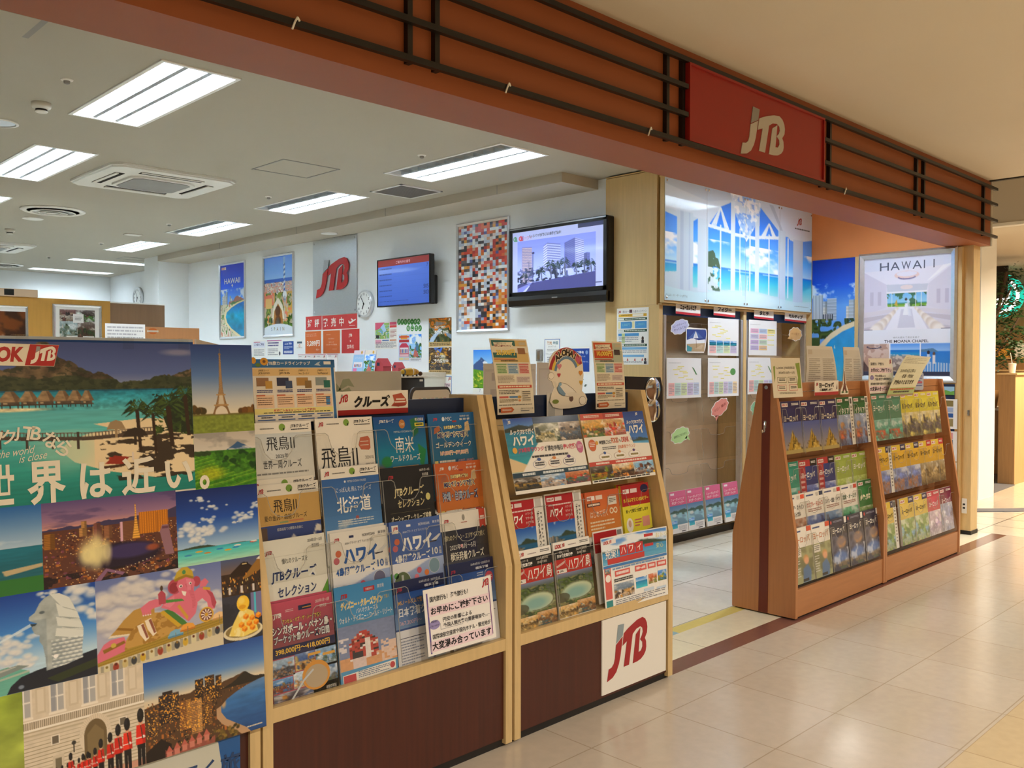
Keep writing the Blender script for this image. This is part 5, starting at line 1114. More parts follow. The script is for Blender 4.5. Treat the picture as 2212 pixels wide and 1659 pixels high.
def pic_dusk():
    p = Pic(230, 150); V, U = p.V, p.U; rg = random.Random(3)
    p.grad([(0, '2a4f88'), (.25, '6488b2'), (.4, 'd8ccb4'), (.5, 'e0c8a2')]); c = p.ridge([(0, .46), (.2, .42), (.4, .40), (.6, .40), (.72, .37), (.82, .34), (.9, .42), (1, .44)], .02, 12, 1)
    p.put(c, '55402f')
    for k in range(320):
        y = .42+.56*rg.random(); x = rg.random(); s = .006+.024*(y-.35); p.R(x, y-s*2*rg.random(), x+s, y+s*.8, ('8a5c38', '33251f', '6a4830', '241d20', 'a87040', '4a3628')[k % 6])
    p.put(p.ridge([(.62, .46), (.70, .43), (.76, .39), (.80, .36), (.82, .34), (.85, .36), (.9, .41), (1, .43)], .01, 30, 2) & (V < .47) & (U > .62), '2a2622')
    def block(x0, x1, t, b, c1, c2, seed):
        p.R(x0, t, x1, b, c1); p.R(x0+(x1-x0)*.6, t, x1, b, c2); q = (U > x0) & (U < x1) & (V > t) & (V < b); p.put(q & (np.mod(V, .018) < .006), '1f1816', .5); p.put(q & (vnoise(U*120, V*90, seed) > .72), 'f0b860', .9)
    block(.11, .27, .37, .66, '33282a', '453630', 1); p.R(.14, .34, .22, .37, '2a2224'); block(.40, .47, .30, .6, '2a2222', '3a2c28', 2); block(.48, .56, .29, .58, '2e2424', '443228', 3); block(.57, .62, .31, .55, '3a2c26', '4f3a2c', 4); block(.27, .36, .48, .78, '8a6240', 'b08452', 5); block(.36, .45, .5, .85, 'a88058', 'c89c68', 6); block(.46, .53, .48, .8, '5f4632', '7a5a3c', 7); block(.02, .1, .5, .75, '4a3830', '5f4838', 8)
    for k in range(260):
        y = .45+.52*rg.random(); x = rg.random()*(.62 if y > .55 else .9); r = .002+.004*rg.random()*(y-.3); p.El(x, y, r, r*1.4, ('ffd890', 'ffc070', 'f0a050')[k % 3], .95, .6)
    sea = p.poly([(1, .45), (.94, .46), (.84, .49), (.74, .535), (.66, .585), (.61, .64), (.61, .71), (.65, .79), (.74, .87), (.82, .94), (.86, 1), (1, 1)]); p.put(sea, '3a6290'); p.grad([(.45, '6a84a0'), (.6, '44709c'), (1, '2a4a74')], sea); p.tex(sea, .12, 10, 30, 2); p.put(p.poly([(.61, .64), (.61, .71), (.65, .79), (.74, .87), (.82, .94), (.86, 1), (.78, 1), (.72, .93), (.62, .84), (.57, .76), (.57, .66)]), 'b89a7c'); p.put(p.ell(.63, .62, .02, .05, .8)*sea, 'e8b070', .7)
    p.P([(.0, .9), (.12, .8), (.2, .88), (.16, 1), (0, 1)], '221a18'); p.put((V > .84) & (p.n(9, 9, 3, 2) > .48) & (U < .55) & (U > .15), '9a5f54', .8)
    for k in range(6): x = .18+.06*k; y = .93-.012*k; p.P([(x-.03, y+.03), (x, y-.04), (x+.03, y+.03)], 'b06a5c'); p.R(x-.02, y+.02, x+.02, y+.08, 'c08474')
    for k in range(40): x = .55+.2*rg.random(); y = .88+.12*rg.random(); p.El(x, y, .014, .016, ('6a5a34', '8a7440', '3a3420')[k % 3], .9, .5)
    return p.a
def pic_fur():
    p = Pic(60, 160); p.grad([(0, '94a44e'), (.6, 'b0ba66'), (1, '5a4a28')]); p.tex(np.ones_like(p.U), .2, 5, 8, 1); m = p.poly([(0, .1), (.35, .12), (.4, .3), (.3, .42), (.55, .55), (.6, .75), (.5, 1), (0, 1)]); p.put(m, '7a5434'); p.tex(m, .5, 20, 25, 2); return p.a
# ------------------------------------------------------------------ travel collage poster on the hidden rack
PW, PH = .88, 1.103
S = Sheet(PW, PH, 'd8d2c4', .001)
ims = ((.0, 0, .79, .362, pic_bora), (.79, 0, 1, .226, pic_tower), (.79, .226, 1, .366, pic_terrace), (.0, .362, .342, .553, pic_sail), (.342, .362, .725, .553, pic_strip), (.725, .366, 1, .553, pic_lagoon),
       (.12, .553, .478, .764, pic_lionfish), (.478, .553, .863, .764, pic_reclining), (.863, .553, 1, .647, pic_market), (.863, .647, 1, .764, pic_mango), (0, .764, .279, 1, pic_fur), (.279, .764, .606, 1, pic_guards), (.606, .764, 1, 1, pic_dusk))
for x0, y0, x1, y1, f in ims: S.img(x0, y0, x1, y1, f(), 1)
lg = [(.17, .004), (.403, .007), (.388, .056), (.16, .052)]
S.p(lg, 'ece2cc', 4); S.p([(.327, .0065), (.4025, .0078), (.3875, .0552), (.312, .0535)], 'b32a22', 5)
S.t('LOOK', .183, .012, .034, 'b32a22', 5, bold=.05, w=.125, shear=.15); S.logo(.326, .0105, .040, 'f0e8d8', '9a9a98', 6, asp=1.35, shear=0)
for ch, x, y, w, h in (('世', .208, .269, .068, .088), ('界', .308, .268, .100, .096), ('は', .446, .279, .09, .082), ('近', .563, .273, .10, .09), ('い', .694, .289, .088, .068), ('。', .803, .331, .033, .036)):
    S.t(ch, x, y, h, 'efe6d2', 6, w=w, bold=.028)
for ch, x, y, h, a in (('ッ', .215, .198, .03, .1), ('ク', .247, .194, .032, .03), ('J', .281, .190, .030, -.1), ('T', .300, .189, .030, -.15), ('B', .322, .190, .030, -.22), ('な', .353, .200, .036, -.5), ('ら', .390, .220, .036, -.8)):
    ca, sa = math.cos(a), math.sin(a); cx, cz = (x+.012)*PW, -(y+h/2)*PH
    S.t(ch, x, y, h, 'efe6d2', 6, bold=.02, fn=lambda X, Z, ca=ca, sa=sa, cx=cx, cz=cz: (cx+(X-cx)*ca-(Z-cz)*sa, cz+(X-cx)*sa+(Z-cz)*ca))
def slant(X, Z): return X, Z+.12*(X-.25)
S.t('the world', .235, .235, .017, 'e8e2d0', 6, w=.09, shear=.3, fn=slant); S.t('is close', .289, .252, .017, 'e8e2d0', 6, w=.07, shear=.3, fn=slant)
S.lines(.93, .985, .985, .993, 1, 'cfc8ba', 6)
sl = .07; n = math.hypot(1, sl)
o = S.place('poster', (.40, 2.315+.07*(1.475-.385)-.004, 1.475), (1, 0, 0), (0, sl/n, 1/n), mat=GLOSSY)
tag(o, 'large travel photo collage poster with white lettering about the world being close', 'poster')
# blue banner behind it, tape, blue lower sheet
S = Sheet(.72, .62, '1f4f93', .002); S.r(0, 0, 1, .012, 'cfd6da', 1)
for i in range(5): S.p([(.74+i*.045, .075), (.76+i*.045, .035), (.78+i*.045, .075)], '2a5fa6', 1)
tag(S.place('banner', (.40, 2.424, 1.489), mat=GLOSSY), 'blue banner sheet with pale top edge behind the collage poster', 'banner')
for x, z, r in ((.67, 1.4895, .1), (.925, 1.489, .0), (1.075, 1.4885, -.12)):
    b = B(); b.box(x-.014, 2.383, z-.030, x+.014, 2.3855, z+.001); b.box(x-.014, 2.383, z+.001, x+.014, 2.427, z+.0025); b.box(x-.014, 2.4262, z-.02, x+.014, 2.427, z+.001)
    tag(b.obj('tape', 'acrylic'), 'strip of clear tape holding the collage poster, '+('near the red and white badge' if x < .7 else 'above the mountain peak' if x < 1 else 'at the end of the blue banner'), 'tape', 'tape strips on the poster edge')
S = Sheet(.66, .34, '2a6fb0', .002); S.r(.60, .0, 1, 1, '1f5a9a', 1); S.p([(.3, .1), (.84, .06), (.9, .10), (.915, .3), (.9, 1), (.3, 1)], 'c9c6b4', 2); S.t('で行く旅', .62, .22, .18, '23406b', 4, bold=.02, shear=.1)
tag(S.place('leaflet_holder_sheet', (.545, 2.325, .40), mat=GLOSSY), 'blue sheet with a pale rounded tab below the collage poster', 'sheet')

# ================================================================== television wall
XW = 5.60
def onwall(S, name, yL, zT, label, cat, gap=.0012, mat=None, x=XW, **k):
    return tag(S.place(name, (x-gap-k.pop('d', 0), yL, zT), (0, -1, 0), mat=mat, **k), label, cat)
def frame_at(name, M, w, h, bw, dp, label, cat, loc, m='alu', S=None, inset=0.0, printmat=None, group=None):
    """snap frame: four mitred bars and a print; local x right, y back, z up from the top-left outer corner"""
    t = thing(name, label, cat, loc, group)
    b = B()
    o = [(0, 0), (w, 0), (w, -h), (0, -h)]; i = [(bw, -bw), (w-bw, -bw), (w-bw, -h+bw), (bw, -h+bw)]; q = [(bw*.35, -bw*.35), (w-bw*.35, -bw*.35), (w-bw*.35, -h+bw*.35), (bw*.35, -h+bw*.35)]
    for k in range(4):
        l = (k+1) % 4
        v = [(o[k][0], 0, o[k][1]), (o[l][0], 0, o[l][1]), (o[l][0], -dp*.5, o[l][1]), (o[k][0], -dp*.5, o[k][1]), (q[k][0], -dp, q[k][1]), (q[l][0], -dp, q[l][1]), (i[l][0], -dp*.6, i[l][1]), (i[k][0], -dp*.6, i[k][1]), (i[k][0], 0, i[k][1]), (i[l][0], 0, i[l][1])]
        b.add(v, [(0, 1, 2, 3), (3, 2, 5, 4), (4, 5, 6, 7), (7, 6, 9, 8), (0, 8, 9, 1)])
    b.box(0.004, -.003, -h+.004, w-.004, 0, -.004, 1)
    b.obj('frame', [m, 'white_plastic'], t, mat=M)
    if S is not None:
        R = M.to_3x3(); tl = M @ Vector((bw*.9, -.0045, -bw*.9))
        S.place('print', tl, R @ Vector((1, 0, 0)), R @ Vector((0, 0, 1)), mat=printmat or GLOSSY, parent=t)
    return t
def MW(x, y, z): return Matrix(((0, 1, 0, x), (-1, 0, 0, y), (0, 0, 1, z), (0, 0, 0, 1)))
def MF(x, y, z): return Matrix.Translation((x, y, z))
# tall beach poster
def pic_bay():
    p = Pic(90, 150); V, U = p.V, p.U
    p.grad([(0, '2338a8'), (.3, '2f63cf'), (.47, '6fa3e2')]); p.clouds((V > .34) & (V < .48), 5, 12, .52, 'f2f4f6', 2, .9)
    p.towers(.0, .45, .56, .08, .2, 9, ['dfe3e8', 'c3cdd8', 'e9e6e0'], 2, .012); p.put(p.ridge([(.35, .52), (.55, .50), (.62, .455), (.70, .44), (.8, .46), (.95, .5), (1, .52)], .012, 14, 1) & (V < .55) & (U > .35), 'a5766a'); p.put(p.ridge([(.4, .53), (1, .50)], .015, 20, 2) & (V < .56) & (U > .4), '4f7c46')
    land = V > .55; p.put(land, 'd6cdb6'); p.specks(land, 22, 34, .45, ['4a6b34', 'e9e2d2', 'c98f7c', 'f1eadb', '5f7f3f'], 3)
    sea = p.poly([(1, .52), (.72, .55), (.45, .60), (.26, .66), (.22, .72), (.28, .8), (.45, .88), (.7, .95), (.88, 1), (1, 1)]); p.put(p.poly([(1, .50), (.7, .53), (.4, .585), (.18, .65), (.14, .72), (.2, .81), (.4, .9), (.62, .97), (.72, 1), (.9, 1), (1, .99)]), 'ecdcb8'); p.put(sea, '1f7fae'); p.grad([(.52, '1d6fc0'), (.7, '2aa0b8'), (.9, '2f86a8')], sea); p.tex(sea, .25, 6, 14, 2)
    return p.a
w, h = .66, .955
S = Sheet(w, h, 'f0f0f0'); S.img(0, 0, 1, 1, pic_bay(), 1); S.t('HAWAII', .17, .19, .075, 'f4f4f4', 4, w=.66, bold=.012); S.el(.5, .295, .035, .008, 'f4f4f4', 4); S.p([(.48, .275), (.52, .275), (.51, .32), (.49, .32)], 'f4f4f4', 4)
S.r(.05, .03, .24, .065, 'f2eee8', 3); S.r(.055, .033, .17, .062, 'c23430', 4); S.t('LOOK', .06, .036, .022, 'f2eee8', 5, w=.1, bold=.03); S.logo(.18, .036, .024, l=5)
frame_at('framed_poster', MW(XW-.001, 11.285, 2.758), .71, 1.005, .028, .022, 'tall framed beach bay poster with white five letter island title on blue sky', 'framed poster', (XW-.01, 10.93, 1.753), S=S)
def pic_spain():
    p = Pic(90, 150); V, U = p.V, p.U
    p.grad([(0, '4f86d6'), (.3, '9cc0e6')]); p.clouds(V < .25, 3, 6, .6, 'dfe8f2', 1, .5); p.put((V > .285) & (V < .33), '2f5fb0'); c = V > .33; p.put(c, 'c9b9a8'); p.specks(c & (V < .5), 40, 60, .38, ['d98f78', 'e9dfd2', 'b8665a', 'f2ece2', '8f8a98'], 1)
    p.specks(V > .46, 18, 24, .40, ['5f7a34', '86963f', '3f5a28', 'caa860', 'd9846a'], 4); p.P([(0, .5), (.3, .48), (.34, .62), (0, .64)], 'd8836a'); p.R(.05, .53, .28, .66, 'e2c286')
    p.R(.70, .10, .755, .56, 'dfe6ee'); p.put((U > .70) & (U < .755) & (V > .1) & (V < .56) & (np.mod(V*16+U*6, 1) < .5), '4a68a8'); p.El(.74, .5, .075, .05, 'eef0f0'); p.put(p.ell(.74, .55, .06, .04) & (np.mod(U, .03) < .014), '8f9aa8'); p.R(.69, .02, .71+.05, .10, '8fb2d8', .8)
    p.P([(.28, .80), (.34, .62), (.50, .52), (.66, .62), (.72, .80)], 'e9e2d2'); p.P([(.33, .86), (.36, .70), (.50, .60), (.64, .70), (.68, .86)], 'a8783c'); p.El(.49, .70, .09, .07, '5c3a1e'); p.El(.5, .84, .11, .09, '6b4622'); p.El(.5, .86, .07, .08, '2f2418'); p.put(p.ell(.5, .86, .07, .08) & (np.mod(U, .022) < .008), '8a8a88')
    p.specks((V > .78) & ((U < .3) | (U > .7)), 20, 26, .4, ['33521f', '5a7a30', '243c18'], 2)
    m = p.ell(.5, 1.10, .85, .24); p.put(m, 'dfe6ea')
    return p.a
S = Sheet(w, h, 'f0f0f0'); S.img(0, 0, 1, 1, pic_spain(), 1)
for i, (ch, cc) in enumerate(zip('SPAIN', ('2a4a7a', '7a8a3a', '8a6a30', '3a3a6a', '9a8a4a'))): S.t(ch, .27+.105*i, .905, .045, cc, 4, al='c')
frame_at('framed_poster', MW(XW-.001, 10.118, 2.760), .728, 1.008, .028, .022, 'tall framed city poster with mosaic tower and arched gateway above a white title arc', 'framed poster', (XW-.01, 9.75, 1.752), S=S)
# brushed metal panel with the mark
t = thing('metal_sign', 'brushed metal wall panel with big red initials above the red banner', 'sign', (XW, 8.52, 1.982))
B().bevbox(5.585, 8.085, 1.982, 5.593, 8.96, 2.83, .002).obj('panel', 'brushed_alu', t)
for y in (8.115, 8.93):
    for z in (2.012, 2.80): B().lathe([(.011, 0), (.011, -.003), (.004, -.007)], (5.585, y, z), 'x', 14).obj('screw', 'steel', t)
b = B()
for q, mi in zip(LOGO, (0, 0, 1)): b.prism([(8.875-a*.66, 2.60-c*.425) for a, c in q], 'x', 5.572, 5.579, mi)
b.obj('raised_lettering', ['logo_red', 'steel'], t)
b = B()
for y, z in ((8.75, 2.25), (8.5, 2.4), (8.35, 2.35)): b.cyl((5.579, y, z), (5.585, y, z), .006, n=8)
b.obj('standoff', 'steel', t)
RED = 'd2403f'; ORG = 'dc6f33'
S = Sheet(.345, .166, 'f0ece8'); S.r(.01, .02, .99, .98, RED); S.t('好', .12, .22, .58, 'f6efe9', 4, bold=.02); S.t('評', .56, .22, .58, 'f6efe9', 4, bold=.02)
onwall(S, 'notice', 9.14, 1.977, 'red banner half with two white characters above the price square', 'notice')
S = Sheet(.70, .166, 'f0ece8'); S.r(.005, .02, .995, .98, RED)
for i, ch in enumerate('発売中'): S.t(ch, .03+.235*i, .20, .6, 'f6efe9', 4, bold=.02)
S.p([(.76, .42), (.80, .55), (.95, .36), (.965, .42), (.80, .68), (.76, .6)], 'f6efe9', 4); S.p([(.82, .34), (.85, .33), (.90, .45), (.86, .5)], 'f6efe9', 4); S.r(.78, .78, .94, .80, 'f6efe9', 4)
onwall(S, 'notice', 8.79, 1.975, 'red banner half with three white characters and a plane icon', 'notice')
S = Sheet(.352, .272, 'efece8'); S.r(.02, .03, .98, .98, ORG); S.t('こだわりショルダー型で', .1, .12, .05, 'f3e4d6', 4, w=.6); S.t('お買い物にぴったり', .1, .2, .05, 'f3e4d6', 4, w=.6); S.t('3,289円', .12, .42, .26, 'f8f2ea', 4, w=.78, bold=.03); S.t('税込み', .68, .77, .08, 'f3e4d6', 4)
onwall(S, 'notice', 9.157, 1.808, 'orange square notice with a white price', 'notice')
S = Sheet(.354, .272, 'efece8'); S.r(.02, .03, .98, .98, ORG); S.ln([(.2, .2), (.45, .2)], .002, 'f3e4d6'); S.ln([(.55, .8), (.8, .8)], .002, 'f3e4d6'); S.t('温もりの手ざわり', .5, .34, .05, 'f3e4d6', 4, al='c'); S.t('キルティング', .5, .48, .06, 'f3e4d6', 4, al='c'); S.t('ショルダーバッグBOOK', .5, .58, .065, 'f3e4d6', 4, w=.64, al='c')
onwall(S, 'notice', 8.776, 1.807, 'orange square notice with small white text lines between two thin rules', 'notice')
S = Sheet(.357, .275, 'efece8'); S.r(.02, .02, .98, .98, RED); S.t('JTB', .5, .2, .15, 'f8f2ea', 4, al='c', bold=.05); S.t('×', .5, .45, .09, 'f8f2ea', 4, al='c'); S.t('宝島社', .5, .63, .16, 'f8f2ea', 4, al='c', bold=.01)
onwall(S, 'notice', 8.401, 1.809, 'red square notice with three white letters over a cross', 'notice')
def small(yL, zT, w, h, label, draw, cat='notice', bg='f1f0ec'):
    S = Sheet(w, h, bg); draw(S); return onwall(S, cat, yL, zT, label, cat)
small(10.404, 1.72, .325, .215, 'white membership notice with large blue and red title line by the sunflower', lambda S: (S.r(.04, .08, .96, .44, 'e6e8f4'), S.t('ご入会のご案内', .12, .18, .15, '2b3a80', 4, w=.76, bold=.02), S.r(.1, .1, .6, .13, 'd0405a', 3), S.lines(.1, .55, .9, .95, 5, '8a8a94')))
small(10.041, 1.713, .352, .205, 'white notice with many fine text lines and a tiny figure', lambda S: (S.r(0, 0, 1, .04, 'c24a9a'), S.lines(.06, .12, .8, .42, 2, '55508a', 3, .3, .55), S.lines(.06, .5, .75, .95, 4, '8a8a94'), S.el(.87, .8, .05, .12, '3a3a48', 3)))
small(9.663, 1.70, .255, .167, 'small blue notice with white text below the red squares', lambda S: (S.r(.02, .03, .98, .97, '1f4a9c'), S.t('ユニセフ募金', .5, .12, .18, 'f0f2f6', 4, w=.66, al='c', bold=.02), S.lines(.12, .4, .88, .62, 3, 'cdd6ea', 3), S.lines(.12, .72, .88, .92, 2, 'f0f2f6', 3, .2, .7)))
small(9.355, 1.709, .155, .112, 'tiny white sticker with a dark label beside the orange price square', lambda S: (S.r(.15, .2, .85, .4, '4a5a6a'), S.t('α', .5, .5, .3, 'd0603a', 4, al='c'), S.lines(.1, .85, .9, .95, 1, '9aa')))
def d_map(S):
    S.r(.01, .01, .99, .99, 'f3efe6'); p = Pic(46, 40, '9ec07a'); p.specks(np.ones_like(p.U), 12, 12, .42, ['7fae58', 'd9cfa0', '5f8f48', 'e8e4d2', '78a8c8'], 1); p.P([(.2, 0), (.6, .0), (.8, .5), (.6, .6)], 'bcd4e6'); S.img(.03, .05, .66, .62, p.a, 2)
    S.p([(.02, .02), (.45, .02), (.2, .25), (.02, .3)], 'e0607e', 3); S.r(.68, .02, .98, .12, 'e05a78', 3); S.r(.68, .14, .98, .22, 'd84a4a', 3); S.lines(.7, .3, .97, .6, 6, 'b06a6a'); S.r(.03, .66, .3, .8, 'f0a8c0', 3); S.r(.34, .66, .64, .7, '4a6fb0', 3); S.r(.68, .66, .97, .7, 'd87a3a', 3); S.lines(.05, .74, .97, .97, 6, '7a7a84'); S.r(.05, .48, .2, .60, '3a3a3a', 4)
small(7.769, 1.863, .388, .285, 'illustrated park map poster with pink corner and green grounds', d_map, 'poster')
for i, (y, z, ch) in enumerate([(7.350, 1.870, 'ジ'), (7.295, 1.868, 'ブ'), (7.240, 1.866, 'リ'), (7.185, 1.866, 'パ'), (7.132, 1.864, 'ー'), (7.081, 1.863, 'ク'), (7.027, 1.863, 'へ'), (7.195, 1.800, '行'), (7.130, 1.798, 'こ'), (7.064, 1.797, 'う'), (7.004, 1.795, '♪')]):
    S = Sheet(.058, .062, None); S.b.prism([(.029+.028*math.cos(2*PI*k/24), -.031+.031*math.sin(2*PI*k/24)) for k in range(24)], 'y', 0, .001, 0, C('3f8f3c')); S.t(ch, .5, .5-(.03 if ch == 'ー' else .26), .06 if ch == 'ー' else .52, 'f2f5ec', 2, al='c', bold=.02)
    tag(S.place('letter_disc', (XW-.0015, y+.029, z+.016), (0, -1, 0)), 'green round letter disc on the wall, '+('%s in the upper row' % ('first', 'second', 'third', 'fourth', 'fifth', 'sixth', 'last')[i] if i < 7 else '%s in the lower row' % ('first', 'second', 'third', 'last')[i-7]), 'letter disc', 'green letter discs')
def d_pl(S):
    S.r(0, 0, 1, 1, 'bcd3ee'); S.r(.2, .03, .8, .18, 'e8a23c', 2); S.r(.05, .06, .95, .12, 'e05a3c', 3); S.r(.05, .2, .95, .3, 'c8383c', 2); S.p([(.08, .45), (.3, .33), (.7, .33), (.92, .45), (.92, .85), (.08, .85)], 'cc3a55', 2); S.r(.12, .5, .88, .72, 'f2e8ea', 3)
    for i in range(5): S.r(.17+.14*i, .56, .25+.14*i, .7, ('b84a38', '2f4f9c', '3f6a3c', '2f4f9c', '6a3c7c')[i], 4)
    S.r(.1, .75, .9, .84, 'f0c8cc', 3); S.r(.05, .88, .45, .98, 'e6dc9c', 3); S.r(.52, .88, .95, .98, 'e6d0b0', 3)
small(7.354, 1.723, .181, .268, 'pale blue park ticket flyer with red ticket shapes under the green discs', d_pl, 'poster')
def pic_park(n=3):
    p = Pic(40, 60); V, U = p.V, p.U; p.grad([(0, '3f86d8'), (.45, 'a8cfe8')]); p.clouds(V < .4, 3, 4, .5, 'f0f4f4', n); p.specks(V > .32+.15*np.abs(U-.5), 12, 14, .38, ['3f6a3c', '5f8f48', '2f4f34', 'd9c98a'], n); p.P([(.3, .95), (.45, .55), (.55, .55), (.75, .95)], 'b8746a'); p.P([(.5, .5), (.62, .3), (.75, .5), (.75, .7), (.5, .7)], '5a7f98'); return p.a
small(7.172, 1.721, .192, .277, 'blue sky park poster with a stone stairway beside the ticket flyer', lambda S: (S.img(0, 0, 1, .85, pic_park(), 1), S.t('ジブリパーク', .5, .14, .12, 'e9f4fb', 4, w=.78, al='c', shear=.12, bold=.02), S.r(0, .85, 1, 1, 'e6e9ee', 1), S.lines(.08, .88, .92, .97, 3, '6a6a74')), 'poster')
def season(sd, t1, autumn):
    def f(S):
        p = Pic(70, 50); V, U = p.V, p.U
        if autumn:
            p.specks(np.ones_like(U), 16, 12, .2, ['b86a20', 'd9922e', '8a5a1c', '6a5a20', 'c8801f'], sd); p.specks(V > .42, 14, 12, .3, ['3f4a2c', '5a5f3c', '2f3624'], 4); p.P([(.45, .45), (.62, .5), (.35, .75), (.2, 1), (0, 1), (.1, .8)], 'b8c8d8'); p.P([(.7, .55), (1, .7), (1, .9), (.8, .75)], '8a98a8'); p.put((np.mod(U*18, 1) < .2) & (V < .4), '4a2f14', .7)
        else:
            p.grad([(0, '5a4632'), (1, '33281f')]); p.P([(.2, 0), (.62, 0), (.5, .3), (.4, .3)], '4a78c8'); p.specks(np.ones_like(U), 14, 18, .5, ['c8923c', '7a5a34', 'e0b860', '2a2420'], sd); p.put((np.mod(V*14-U*5, 1) < .25) & (U < .4) & (V < .5), 'a89a84', .7); p.put((V > .7) & (np.mod(V, .06) < .03), '55606e', .8); p.El(.62, .5, .14, .2, 'c8d8c8', .5, .9)
        S.img(.01, .01, .99, .835, p.a, 1); S.r(.01, .835, .99, .99, 'd9b878', 1); S.t(t1, .5, .28, .10, 'f6f4ee', 4, al='c', bold=.02, w=.46); S.t('ご予約受付中', .5, .43, .14, 'f6f4ee', 4, al='c', bold=.03, w=.72); S.logo(.94, .04, .09, 'f2f2f2', 'f2f2f2', al='r'); S.lines(.06, .86, .94, .97, 2, '6a5434', 3, .2, .6)
    return f
small(6.868, 1.875, .352, .286, 'autumn travel poster with orange forest and stream', season(1, '秋のご旅行', True), 'poster')
small(6.869, 1.585, .352, .267, 'winter travel poster with dark wooden inn facade and blue sky', season(6, '冬のご旅行', False), 'poster')
def hurry(S, full=True):
    S.r(.05, .27, .95, .42, 'efd5dc', 2); S.t('国内旅行も！ 海外旅行も！', .08, .12, .085, '1d1d22', 4, w=.55, bold=.015); S.t('お早めにご検討下さい', .08, .285, .115, '1d1d22', 4, w=.84, bold=.03); S.logo(.96, .03, .14, al='r')
    S.t('円安の影響による', .24, .47, .07, '22222a', 4, w=.42, bold=.012); S.t('外国人観光客の需要増加で…', .24, .56, .07, '22222a', 4, w=.66, bold=.012); S.el(.12, .55, .075, .07, '9a8fc0', 2); S.t('WHY?', .12, .485, .035, '2a2a3a', 4, al='c'); S.t('ご存じですか？', .12, .55, .03, '2a2a3a', 4, w=.13, al='c')
    S.ln([(.20, .55), (.20, .645), (.52, .645)], .0012, '8a8a92'); S.ln([(.58, .645), (.63, .60), (.93, .60)], .0012, '8a8a92')
    S.t('国際線航空座席や国内ホテル・観光地が', .08, .69, .075, '1d1d22', 4, w=.85, bold=.012); S.r(.04, .79, .95, .95, 'efd5dc', 2); S.t('大変混み合っています', .06, .805, .125, '1d1d22', 4, w=.87, bold=.03)
def d_n5(S):
    S.r(0, 0, 1, .02, '4f86c8', 2); S.r(0, 0, .02, 1, '4f86c8', 2); S.r(.98, 0, 1, 1, '4f86c8', 2); hurry(S)
small(6.869, 1.303, .352, .249, 'blue bordered notice with bold black sentences under the winter poster', d_n5)
def pic_alp():
    p = Pic(50, 70); V, U = p.V, p.U; p.grad([(0, '4f8fd8'), (.35, 'a8d0f0')]); m = p.ridge([(0, .4), (.2, .28), (.3, .20), (.45, .27), (.6, .38), (.75, .33), (1, .4)], .03, 16, 1); p.put(m, '4f6288'); p.put(m & (p.n(9, 9, 4, 2) > .52) & (V < .45) & (U > .3), 'eef2f6'); p.put(V > .56+.12*(U-.5), '6f9a3c'); p.specks(V > .6+.1*(U-.5), 22, 26, .5, ['3f6a24', 'b8c44a', 'd9cf6a', '4f7f2c'], 2); return p.a
small(6.214, 1.575, .37, .43, 'calendar page with snowy mountain and green meadow', lambda S: (S.img(.02, .05, .98, .88, pic_alp(), 1), S.t('7', .25, .90, .06, '8a8a94', 4)), 'calendar')
t = thing('door_phone', 'small dark grey intercom plate on the wall beside the guidebook notice', 'intercom', (XW, 5.34, 1.447))
B().bevbox(5.583, 5.306, 1.447, 5.60, 5.379, 1.548, .004).obj('housing', 'grey_plastic', t); B().bevbox(5.579, 5.325, 1.46, 5.584, 5.36, 1.535, .002).obj('button_plate', 'steel', t)
small(5.296, 1.646, .198, .24, 'white guidebook notice with blue border', lambda S: (S.r(.05, .04, .95, 1, '4f7cc0', 1), S.r(.08, .06, .92, 1, 'f4f4f2', 2), S.t('観光', .2, .12, .12, 'c88a4a', 4, bold=.03), S.t('地図', .55, .12, .12, '4f7f8a', 4, bold=.02), S.t('ガイドブック', .5, .28, .06, '55555f', 4, al='c'), S.t('「ジュンク堂書店」', .5, .54, .07, '33333b', 4, al='c', w=.74), S.lines(.2, .4, .8, .5, 2, '9a9aa4'), S.lines(.2, .68, .8, .95, 4, '9a9aa4')))
small(5.058, 1.570, .285, .235, 'blue coin donation notice with white text behind the greeting cutout', lambda S: (S.r(.02, .08, .98, .9, '1f4aa4'), S.t('ユニセフ募金', .5, .16, .12, 'f2f4f8', 4, al='c', w=.55, bold=.03), S.el(.12, .22, .05, .07, '8aa8dc', 3), S.el(.88, .22, .05, .07, '8aa8dc', 3), S.t('ご家庭で眠っているコインは', .5, .33, .06, 'e8edf6', 4, al='c', w=.66), S.t('ありませんか？', .5, .43, .06, 'e8edf6', 4, al='c'), S.t('日本では外国のコインは両替できません。', .5, .52, .055, 'e8edf6', 4, al='c', w=.9), S.lines(.1, .64, .7, .84, 3, 'c2cfe8')))
